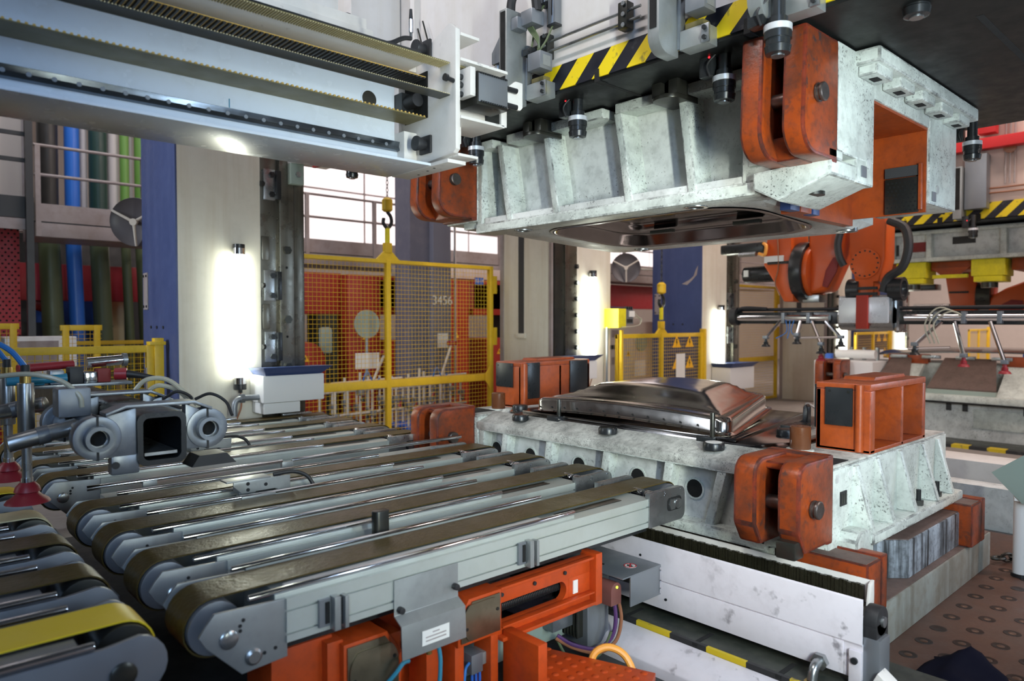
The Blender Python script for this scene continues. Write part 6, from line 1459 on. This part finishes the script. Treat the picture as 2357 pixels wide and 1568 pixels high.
for y in (3.95, 2.5): MB().hexa([(3.36 + DX, y - 0.2, 0.6), (3.5 + DX, y - 0.2, 0.6), (3.5 + DX, y + 0.2, 0.6), (3.36 + DX, y + 0.2, 0.6)], [(3.9 + DX, y - 0.2, 1.0), (4.0 + DX, y - 0.2, 1.0), (4.0 + DX, y + 0.2, 1.0), (3.9 + DX, y + 0.2, 1.0)]).build('white_ramp', 'cast_white', L2)
for y in (4.0, 2.5): MB().box(3.98 + DX, 4.1 + DX, y - 0.28, y + 0.28, 1.0, 1.14).build('orange_block', 'box_orange', L2, bevel=0.01)
# curved panel resting on it
vs = []; fs = []
for i in range(13):
    for j in range(7):
        y = 1.15 + i * 0.275; x = 4.0 + DX + j * 0.15
        vs.append((x, y, 1.13 + 0.075 * (1 - ((i - 6) / 6) ** 2) + 0.05 * math.sin(PI * j / 7)))
for i in range(12):
    for j in range(6): fs.append((i * 7 + j, i * 7 + j + 1, (i + 1) * 7 + j + 1, (i + 1) * 7 + j))
n_ = len(vs); vs += [(x, y, z - 0.02) for x, y, z in vs]; fs += [tuple(n_ + k for k in f[::-1]) for f in fs]
for i in range(12): fs.append((i * 7, (i + 1) * 7, n_ + (i + 1) * 7, n_ + i * 7))
P2 = thing('stamped_panel', (4.4 + DX, 2.8, 1.1), 'curved dark sheet panel lying on the far lower die', 'sheet panel')
m2 = MB(); m2.add(vs, fs); m2.build('sheet', 'die_steel', P2, smooth=60)
for k in range(7): MB().box(3.95 + DX, 4.0 + DX, 1.3 + k * 0.45, 1.55 + k * 0.45, 1.08, 1.13).build('edge_clamp', 'steel', P2, bevel=0.006)
# red lug and white parts at its left end
RL = thing('forked_lug', (3.3 + DX, 4.95, 0.5), 'dark red forked lug at the left end of the far lower die', 'lug')
clevis(RL, 3.05 + DX, D0 + DX, ((4.62, 4.74), (4.88, 5.02)), 0.55, 1.05, True, 0.82, 0.10)
cy = thing('red_motor_block', (3.2 + DX, 4.9, 0.2), 'dark red block with ring bolt below the far lug', 'block')
MB().box(3.05 + DX, 3.5 + DX, 4.62, 5.0, 0.15, 0.50).build('body', 'lug_orange', cy, bevel=0.03)
MB().tube([(3.05 + DX, 5.0, 0.30), (3.0 + DX, 5.1, 0.36), (3.0 + DX, 5.15, 0.28), (3.05 + DX, 5.08, 0.22)], 0.02, 8).build('ring_bolt', 'steel', cy)
WF = thing('white_fixture', (4.2 + DX, 4.7, 0.0), 'white fixture with small cylinders behind the right guide box', 'fixture')
MB().box(3.42 + DX, 5.0 + DX, 4.3, 5.2, 0.0, 1.02).build('base', 'box_white', WF, bevel=0.02)
MB().cyl((3.8 + DX, 5.0, 1.12), (3.8 + DX, 4.4, 1.12), 0.07, 14).build('cylinder', 'box_white', WF)
for y in (4.45, 4.65, 4.85): MB().cyl((4.0 + DX, y, 1.0), (4.0 + DX, y, 1.22), 0.03, 10).build('pin', 'steel', WF)
MB().box(3.7 + DX, 3.8 + DX, 5.05, 5.15, 0.95, 1.12).build('blue_tank', 'sign_blue', WF, bevel=0.01)
# front bed of the second press
B2 = thing('press_bed', (2.9 + DX, 2.0, 0.0), 'speckled white bed front of the second press with hazard edge', 'press bed')
MB().box(2.75 + DX, 3.35 + DX, -0.6, 4.4, -0.01, 0.02).build('ledge', 'bed_green', B2)
MB().box(2.6 + DX, 2.75 + DX, -0.6, 4.4, -0.01, 0.04).build('edge_strip', 'hazard_floor', B2)
# low white box girder with stains nearer the camera
LG = thing('box_girder', (7.4, 2.1, 0.0), 'low stained white girder behind the lower die', 'girder')
MB().box(7.2, 7.6, -0.5, 2.9, 0.10, 0.42).build('upper_beam', 'plate_white', LG, bevel=0.01)
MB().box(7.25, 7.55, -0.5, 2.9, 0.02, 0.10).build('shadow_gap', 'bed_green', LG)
MB().box(6.55, 6.75, 0.4, 2.4, 0.0, 0.34).build('lower_beam', 'cast_clean', LG, bevel=0.01)
cr_ = thing('lifting_chain', (5.6, 1.1, 0.08), 'short dark lifting chain lying behind the die base', 'chain')
for k in range(7):
    c = Vector((5.42 + k * 0.06, 1.27 - k * 0.035, 0.115)); a = Vector((1, -0.6, 0)).normalized(); b = Vector((0, 0, 1)) if k % 2 else Vector((0.6, 1, 0)).normalized()
    MB().tube([c + a * 0.045 * math.cos(t) + b * 0.024 * math.sin(t) for t in [2 * PI * q / 10 for q in range(11)]], 0.010, 6, smooth=False).build('link', 'dark_steel', cr_)

# ================================================================ hanging robot between the presses
RB = thing('handling_robot', (8.3, 3.2, 1.4), 'orange hanging robot with gripper crossbar between the presses', 'robot')
# upper arm at the left
MB().prism([(4.30, 2.75), (4.02, 2.75), (3.98, 1.87), (4.10, 1.87), (4.22, 2.10), (4.36, 2.32)], 'x', 8.1, 8.55).build('shoulder', 'robot_orange', RB, bevel=0.02)
MB().cyl((8.35, 4.0, 2.22), (8.35, 3.86, 2.22), 0.36, 32).build('joint_ring', 'black_paint', RB, bevel=0.01)
MB().cyl((8.35, 3.86, 2.22), (8.35, 3.80, 2.22), 0.32, 32).build('joint_flange', 'robot_orange', RB, bevel=0.01)
MB().prism([(3.84, 2.75), (3.40, 2.75), (3.44, 2.40), (3.62, 1.98), (3.84, 1.95)], 'x', 8.15, 8.5).build('upper_arm', 'robot_orange', RB, bevel=0.07, seg=3)
MB().prism([(3.46, 2.36), (3.50, 2.20), (3.60, 2.02), (3.66, 2.04), (3.62, 2.22), (3.54, 2.36)], 'x', 8.13, 8.16).build('arm_hollow', 'dark_red', RB, bevel=0.01)
mtr = MB().cyl((8.25, 4.28, 2.22), (8.25, 4.68, 2.22), 0.10, 20).build('motor', 'black_paint', RB, bevel=0.01)
MB().cyl((8.25, 4.28, 2.22), (8.25, 4.36, 2.22), 0.075, 16).build('motor_nose', 'steel', mtr)
MB().box(8.13, 8.15, 4.58, 4.64, 2.19, 2.27).build('motor_label', 'paper', mtr)
mtr = MB().box(8.1, 8.3, 4.36, 4.95, 2.48, 2.60).build('motor', 'black_paint', RB, bevel=0.02)
MB().cyl((8.09, 4.68, 2.46), (8.09, 4.45, 2.46), 0.03, 10).build('connector', 'steel', mtr)
MB().tube([(8.1, 4.42, 2.46), (8.05, 4.32, 2.44), (8.05, 4.30, 2.54), (8.1, 4.36, 2.58)], 0.02, 8).build('cable', 'hose_orange', mtr)
MB().box(8.08, 8.15, 4.1, 4.34, 2.34, 2.42).build('light_bar', 'box_white', RB)
for z in (2.32,): MB().box(8.08, 8.10, 4.02, 4.30, z, z + 0.03).build('cable_strap', 'ink', RB)
MB().tube([(8.085, 4.18, 2.7), (8.085, 4.16, 2.3), (8.085, 4.20, 2.1), (8.085, 4.14, 1.95)], 0.008, 6).build('cable', 'hose_brown', RB)
MB().box(8.2, 8.4, 3.72, 3.92, 1.86, 1.95).build('bracket', 'steel', RB, bevel=0.01)
# forearm with bolted disc
MB().prism([(3.32, 2.75), (2.94, 2.75), (2.94, 2.30), (3.0, 2.06), (3.24, 2.06), (3.30, 2.30)], 'x', 8.0, 8.3).build('forearm', 'robot_orange', RB, bevel=0.03)
dk = MB().cyl((8.0, 3.13, 2.26), (7.975, 3.13, 2.26), 0.16, 32).build('bolted_disc', 'robot_orange', RB, bevel=0.005)
for k in range(16):
    a = 2 * PI * k / 16; MB().cyl((7.976, 3.13 + 0.135 * math.cos(a), 2.26 + 0.135 * math.sin(a)), (7.970, 3.13 + 0.135 * math.cos(a), 2.26 + 0.135 * math.sin(a)), 0.010, 6).build('bolt', 'ink', dk)
MB().box(8.0, 8.2, 3.05, 3.24, 1.80, 2.10).build('wrist', 'robot_orange', RB, bevel=0.02)
MB().box(7.93, 8.0, 3.08, 3.20, 1.56, 1.92).build('wrist_strap', 'machine_red', RB, bevel=0.006)
for z in (1.98, 1.92): MB().box(7.96, 7.99, 3.0, 3.28, z, z + 0.03).build('cable_clip', 'ink', RB)
MB().tube([(8.0, 3.38, 2.7), (7.98, 3.42, 2.5), (7.98, 3.40, 2.35), (8.0, 3.36, 2.25)], 0.04, 10).build('cable_hose', 'rubber', RB)
MB().tube([(8.0, 2.90, 2.7), (7.98, 2.74, 2.6), (7.97, 2.70, 2.4), (7.98, 2.76, 2.2), (8.0, 2.90, 2.10), (8.0, 2.95, 1.95)], 0.045, 10).build('cable_hose', 'rubber', RB)
# gripper head
gh = MB().box(8.0, 8.35, 2.86, 3.42, 1.60, 1.92).build('gripper_head', 'steel', RB, bevel=0.02)
MB().box(7.96, 8.0, 2.88, 3.40, 1.62, 1.90).build('gripper_front', 'band_silver', RB, bevel=0.02)
MB().cyl((8.12, 3.42, 1.68), (8.12, 2.86, 1.68), 0.14, 28).build('gripper_drum', 'steel', RB, bevel=0.006)
MB().box(8.05, 8.3, 2.80, 2.86, 1.52, 2.08).build('end_shield', 'chrome', RB, bevel=0.03)
for y in (3.33, 2.90):
    rg = MB().pipe((8.08, y, 1.98), (8.08, y - 0.13, 1.98), 0.125, 0.09, 20).build('cable_ring', 'black_paint', RB)
for s, lb in ((1, 'left'), (-1, 'right')):
    ya, yb = (3.44, 4.72) if s > 0 else (1.3, 2.82)
    MB().box(8.06, 8.20, ya, yb, 1.61, 1.75).build('crossbar', 'black_paint', RB, bevel=0.008)
    MB().cyl((8.02, ya + 0.08, 1.68), (8.02, yb - 0.08, 1.68), 0.035, 14).build('tool_tube', 'chrome', RB)
    MB().cyl((8.12, ya, 1.78), (8.12, yb, 1.78), 0.02, 8).build('cable_run', 'rubber', RB)
MB().pipe((8.06, 4.74, 1.70), (8.06, 4.66, 1.70), 0.11, 0.06, 20).build('end_ring', 'rubber', RB)
MB().tube([(8.06, 4.74, 1.72), (8.04, 4.6, 1.80), (8.08, 4.3, 1.79)], 0.02, 8).build('cable_hose', 'rubber', RB)
for y in (4.05, 3.75, 2.45, 2.2, 1.9): MB().box(7.98, 8.06, y - 0.02, y + 0.02, 1.62, 1.74).build('tube_clamp', 'zinc', RB, bevel=0.004)
def cup(p, m): return MB().lathe(p, (0, 0, 1), [(0, 0.055), (0.02, 0.045), (0.03, 0.028), (0.05, 0.03), (0.06, 0.02), (0.10, 0.014)], 16).build('suction_cup', m, RB)
for (y0, y1, z1, m) in ((4.10, 4.24, 1.34, 'black_paint'), (3.85, 3.86, 1.38, 'black_paint'), (3.72, 3.58, 1.28, 'black_paint'), (3.56, 3.36, 1.36, 'black_paint'),
                        (2.40, 2.62, 1.30, 'black_paint'), (2.28, 2.18, 1.20, 'cup_red'), (1.98, 1.84, 1.15, 'cup_red')):
    MB().cyl((8.02, y0, 1.64), (7.95, y1, z1 + 0.10), 0.020, 10).build('arm_tube', 'chrome', RB)
    cup((7.95, y1, z1), m)
    MB().box(7.92, 7.98, y1 - 0.03, y1 + 0.03, z1 + 0.09, z1 + 0.13).build('arm_clamp', 'zinc', RB, bevel=0.006)
MB().cyl((7.96, 3.90, 1.45), (7.96, 3.35, 1.47), 0.014, 8).build('cross_tube', 'chrome', RB)
MB().cyl((7.96, 2.68, 1.36), (7.96, 2.30, 1.38), 0.016, 8).build('cross_tube', 'chrome', RB)
cup((7.95, 3.58, 1.20), 'cup_red')
for k in range(3):
    MB().tube([(8.0, 4.02 - k * .05, 1.66), (7.98, 4.0 - k * .03, 1.52), (7.96, 4.12 - k * .14, 1.44)], 0.006, 6).build('air_hose', 'hose_blue', RB)
    MB().tube([(8.0, 2.15, 1.66), (7.97, 2.3 + k * .05, 1.74 + k * .02), (7.96, 2.45 + k * .04, 1.62), (7.96, 2.40 + k * .04, 1.42)], 0.008, 6).build('air_hose', 'hose_clear', RB)
# second robot farther away
R2 = thing('handling_robot', (14.6, 2.6, 1.5), 'distant orange robot with bent arm at the right edge', 'robot')
MB().prism([(3.12, 2.6), (2.62, 2.6), (2.66, 1.72), (2.98, 1.72)], 'x', 13.4, 13.8).xform(Matrix.Translation((0, 0.88, 0))).build('shoulder', 'robot_orange', R2, bevel=0.02)
MB().cyl((13.6, 2.64, 2.05), (13.6, 2.44, 2.05), 0.24, 24).xform(Matrix.Translation((0, 0.88, 0))).build('joint_ring', 'dark_steel', R2)
MB().prism([(2.60, 2.55), (2.38, 2.55), (2.40, 2.05), (2.60, 2.05)], 'x', 13.45, 13.7).xform(Matrix.Translation((0, 0.88, 0))).build('bracket', 'robot_orange', R2, bevel=0.03)
MB().prism([(2.46, 1.72), (2.46, 2.02), (2.24, 2.16), (1.9, 2.30), (1.50, 2.30), (1.50, 2.02), (1.95, 1.72)], 'x', 13.4, 13.75).xform(Matrix.Translation((0, 0.88, 0))).build('upper_arm', 'robot_orange', R2, bevel=0.06, seg=3)
MB().prism([(2.32, 1.75), (2.32, 1.88), (2.15, 1.98), (2.0, 1.96), (2.0, 1.75)], 'x', 13.385, 13.41).xform(Matrix.Translation((0, 0.88, 0))).build('arm_hollow', 'dark_red', R2)
MB().box(13.4, 13.8, 1.0, 1.5, 2.0, 2.35).xform(Matrix.Translation((0, 0.88, 0))).build('forearm', 'machine_red', R2, bevel=0.03)
for z in (2.4, 2.1, 1.85): MB().box(13.38, 13.40, 2.74, 3.02, z, z + 0.03).xform(Matrix.Translation((0, 0.88, 0))).build('cable_strap', 'ink', R2)
MB().cyl((13.55, 3.05, 1.82), (13.55, 3.6, 1.82), 0.11, 16).xform(Matrix.Translation((0, 0.88, 0))).build('motor', 'black_paint', R2)
MB().box(13.3, 13.6, 3.2, 3.7, 2.16, 2.26).xform(Matrix.Translation((0, 0.88, 0))).build('motor', 'black_paint', R2, bevel=0.01)
MB().box(13.4, 13.7, 0.9, 1.5, 1.62, 1.95).xform(Matrix.Translation((0, 0.88, 0))).build('gripper_head', 'zinc', R2, bevel=0.02)
# machines far right
for (x, y, w, d, z0, z1, m, lb) in ((15.2, 2.2, 0.5, 1.2, 0.9, 1.35, 'cast_white', 'white casting far behind the gripper tubes'), (16.0, 1.6, 1.0, 1.0, 0.6, 1.5, 'dark_steel', 'dark machine far behind at the right edge'),
                                      (14.9, 3.0, 0.4, 0.4, 0.5, 1.1, 'sign_blue', 'small blue unit far behind the curved panel'), (15.8, 1.0, 0.5, 0.5, 0.9, 1.45, 'dark_red', 'dark red far machine at the right edge')):
    tag(MB().box(x, x + w, y - d / 2, y + d / 2, z0, z1).build('machine_unit', m, bevel=0.05), lb, 'machine')

# ================================================================ white post with tilted plate at the right edge
PS = thing('sensor_post', (5.25, 1.11, 0.08), 'white post with tilted green-grey plate at the right edge', 'post')
MB().cyl((5.25, 1.11, 0.08), (5.25, 1.11, 0.60), 0.045, 20).build('post', 'box_white', PS)
MB().cyl((5.25, 1.11, 0.08), (5.25, 1.11, 0.10), 0.055, 12).build('foot', 'black_paint', PS)
MB().prism([(1.25, 0.715), (1.05, 0.87), (1.0, 0.87), (1.0, 0.55), (1.09, 0.55)], 'x', 5.14, 5.16).build('plate', 'pale_green', PS, bevel=0.003)
MB().box(5.15, 5.26, 1.09, 1.13, 0.56, 0.60).build('plate_arm', 'box_white', PS)
# navy work cloth on the bolster floor
vs = []; fs = []
for i in range(15):
    for j in range(11):
        u, v = i / 14, j / 10
        x = 3.34 + u * 0.34; y = 0.80 + v * 0.29
        e = math.sin(PI * u) * math.sin(PI * v)
        vs.append((x, y + 0.03 * math.sin(7 * u), 0.085 + 0.11 * e ** 0.7 + 0.03 * math.sin(11 * u + 3 * v) * e + 0.02 * math.cos(13 * v) * e))
for i in range(14):
    for j in range(10): fs.append((i * 11 + j, i * 11 + j + 1, (i + 1) * 11 + j + 1, (i + 1) * 11 + j))
n_ = len(vs); vs += [(x, y, 0.081) for x, y, z in vs]; fs += [tuple(n_ + k for k in f[::-1]) for f in fs]
m2 = MB(); m2.add(vs, fs)
tag(m2.build('work_cloth', 'cloth_navy', smooth=70), 'crumpled dark navy cloth on the studded floor', 'cloth')

# ================================================================ gripper crossbar in the left foreground
GR = thing('gripper_crossbar', (0.87, 3.6, 1.2), 'black square gripper beam with silver tube clamps over the conveyors', 'gripper')
x0, x1, z0, z1, y0 = 0.79, 0.97, 1.085, 1.29, 3.0
t = 0.014
def sq_tube(mb, xa, xb, za, zb, t, ya, yb):
    o = rrect(xa, xb, za, zb, 0.03, 4); i_ = rrect(xa + t, xb - t, za + t, zb - t, 0.022, 4); n = len(o)
    v = [(p[0], ya, p[1]) for p in o] + [(p[0], yb, p[1]) for p in o] + [(p[0], yb, p[1]) for p in i_] + [(p[0], ya, p[1]) for p in i_]
    f = []
    for k in range(4):
        a = k * n; b = ((k + 1) % 4) * n; f += [(a + j, a + (j + 1) % n, b + (j + 1) % n, b + j) for j in range(n)]
    return mb.add(v, f)
sq_tube(MB(), x0, x1, z0, z1, 0.02, y0, 5.2).build('beam_tube', 'black_paint', GR)
MB().box(x0 + 0.03, x1 - 0.03, y0 + 0.02, 5.0, z0 + 0.035, z0 + 0.047).build('inner_rail', 'steel', GR)
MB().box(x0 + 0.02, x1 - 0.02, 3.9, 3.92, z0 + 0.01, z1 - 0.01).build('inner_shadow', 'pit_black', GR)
for yy in (3.04, 3.62):
    for xc in (0.655, 1.055):
        MB().pipe((xc, yy - 0.07, 1.21), (xc, yy + 0.05, 1.21), 0.047, 0.033, 22).build('tube_socket', 'aluminium', GR)
        rg = MB().pipe((xc, yy - 0.035, 1.21), (xc, yy + 0.03, 1.21), 0.082, 0.045, 28).build('clamp_ring', 'aluminium', GR, bevel=0.004)
        MB().box(xc - 0.004, xc + 0.004, yy - 0.037, yy + 0.03, 1.25, 1.295).build('clamp_slit', 'ink', rg)
        MB().box(xc - 0.004, xc + 0.004, yy - 0.037, yy + 0.03, 1.125, 1.17).build('clamp_slit', 'ink', rg)
        s = -1 if xc < 0.8 else 1
        xi = x0 if s < 0 else x1
        pl = [(xi, 1.13), (xc - s * 0.03, 1.13), (xc - s * 0.03, 1.29), (xi, 1.315)]
        MB().prism(pl, 'y', yy - 0.03, yy + 0.02).build('clamp_arm', 'aluminium', GR, bevel=0.006)
    MB().prism([(0.68, 1.290), (0.75, 1.315), (1.0, 1.315), (1.07, 1.285), (1.07, 1.297), (1.0, 1.328), (0.75, 1.328), (0.68, 1.302)], 'y', yy - 0.05, yy + 0.05).build('clamp_bridge', 'aluminium', GR, bevel=0.003)
    MB().box(0.70, 0.80, yy - 0.03, yy + 0.03, 1.06, 1.14).build('clamp_foot', 'aluminium', GR, bevel=0.01)
    MB().cyl((0.715, yy - 0.031, 1.10), (0.715, yy - 0.034, 1.10), 0.014, 12).build('clamp_screw', 'ink', GR)
for xc in (0.655, 1.055):
    MB().pipe((xc, 3.0, 1.21), (xc, 3.9, 1.21), 0.033, 0.029, 20).build('tool_tube', 'steel', GR)
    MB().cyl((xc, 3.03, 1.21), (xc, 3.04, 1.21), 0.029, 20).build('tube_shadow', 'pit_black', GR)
# rubber block under the right clamp
MB().prism([(1.02, 1.10), (1.13, 1.10), (1.17, 1.055), (0.99, 1.055)], 'y', 3.0, 3.12).build('rubber_foot', 'rubber', GR)
# arms to the left with swivel clamps
for (p0, p1) in (((0.655, 3.35, 1.22), (0.42, 3.35, 1.17)), ((0.63, 3.85, 1.27), (0.42, 4.0, 1.22))):
    MB().cyl(p0, p1, 0.033, 16).build('arm_tube', 'steel', GR, bevel=0.004)
    MB().cyl(Vector(p0) * 0.5 + Vector(p1) * 0.5 + Vector((.02, 0, .004)), Vector(p0) * 0.5 + Vector(p1) * 0.5 - Vector((.02, 0, .004)), 0.037, 16).build('arm_collar', 'aluminium', GR)
MB().box(0.60, 0.72, 3.40, 3.52, 1.25, 1.37).build('valve_block', 'zinc', GR, bevel=0.01)
MB().cyl((0.70, 3.30, 1.14), (0.70, 3.45, 1.22), 0.05, 16).build('swivel', 'aluminium', GR)
# pneumatics on top
MB().box(0.60, 1.02, 3.95, 4.10, 1.33, 1.345).build('top_plate', 'aluminium', GR, bevel=0.002)
MB().cyl((0.84, 4.05, 1.44), (1.0, 4.05, 1.45), 0.026, 14).build('air_cylinder', 'chrome', GR)
MB().cyl((1.0, 4.05, 1.45), (1.02, 4.05, 1.45), 0.034, 14).build('cylinder_cap', 'aluminium', GR)
for k, (x, m) in enumerate(((0.62, 'hose_teal'), (0.70, 'zinc'), (0.78, 'rubber'), (0.84, 'chrome'), (0.90, 'dark_red'))):
    MB().box(x - 0.03, x + 0.03, 3.97, 4.06, 1.345, 1.40 + 0.012 * (k % 3)).build('valve', m, GR, bevel=0.008)
MB().cyl((0.56, 4.1, 1.42), (0.80, 4.15, 1.43), 0.02, 12).build('manifold', 'cup_red', GR)
MB().cyl((0.5, 3.98, 1.37), (0.74, 3.98, 1.375), 0.022, 12).build('manifold', 'hose_teal', GR)
MB().cyl((0.94, 3.95, 1.385), (0.99, 3.93, 1.385), 0.03, 12).build('hose_connector', 'cup_red', GR)
MB().cyl((0.99, 3.93, 1.385), (1.12, 3.88, 1.36), 0.02, 12, 0.008).build('hose_tail', 'rubber', GR)
MB().tube([(0.42, 3.6, 1.42), (0.52, 3.5, 1.43), (0.62, 3.45, 1.40), (0.675, 3.4, 1.34), (0.685, 3.4, 1.29)], 0.010, 8).build('clear_hose', 'hose_clear', GR)
MB().tube([(0.95, 3.7, 1.30), (1.0, 3.65, 1.37), (1.08, 3.6, 1.37), (1.14, 3.5, 1.30), (1.15, 3.4, 1.26)], 0.011, 8).build('clear_hose', 'hose_clear', GR)
MB().tube([(1.0, 3.7, 1.29), (1.05, 3.65, 1.34), (1.12, 3.6, 1.32), (1.15, 3.5, 1.27)], 0.011, 8).build('clear_hose', 'hose_clear', GR)
MB().tube([(1.03, 3.5, 1.29), (1.08, 3.45, 1.325), (1.14, 3.45, 1.29), (1.10, 3.45, 1.25), (1.04, 3.45, 1.27)], 0.007, 8).build('black_cable', 'rubber', GR)
MB().tube([(1.14, 3.4, 1.29), (1.19, 3.35, 1.315), (1.24, 3.3, 1.28), (1.25, 3.25, 1.22)], 0.007, 8).build('black_cable', 'rubber', GR)
# spring-loaded suction cups
def suction(x, y, zb, lab):
    S = thing('suction_cup', (x, y, zb), lab, 'suction cup', 'red suction cups')
    MB().lathe((x, y, zb), (0, 0, 1), [(0, 0.088), (0.012, 0.080), (0.03, 0.055), (0.045, 0.042), (0.05, 0.052), (0.07, 0.046), (0.09, 0.028)], 26).build('bellows', 'cup_red', S)
    MB().cyl((x, y, zb + 0.085), (x, y, zb + 0.11), 0.024, 14).build('nipple', 'chrome', S)
    MB().cyl((x, y, zb + 0.10), (x, y, zb + 0.30), 0.020, 16).build('plunger', 'steel', S)
    MB().cyl((x, y, zb + 0.28), (x, y, zb + 0.53), 0.033, 18).build('cylinder', 'steel', S, bevel=0.004)
    MB().cyl((x, y, zb + 0.53), (x, y, zb + 0.57), 0.022, 12).build('fitting', 'brass', S)
    MB().cyl((x, y, zb + 0.57), (x, y, zb + 0.61), 0.018, 12).build('hose_joint', 'rubber', S)
    MB().tube([(x, y, zb + 0.60), (x - 0.06, y, zb + 0.68), (x - 0.16, y + 0.02, zb + 0.73), (x - 0.30, y + 0.05, zb + 0.72)], 0.012, 8).build('air_hose', 'hose_blue', S)
    return S
suction(0.545, 3.78, 0.845, 'front red suction cup on a silver plunger, lower left')
suction(0.555, 4.38, 0.845, 'rear red suction cup on a silver plunger at the left edge')
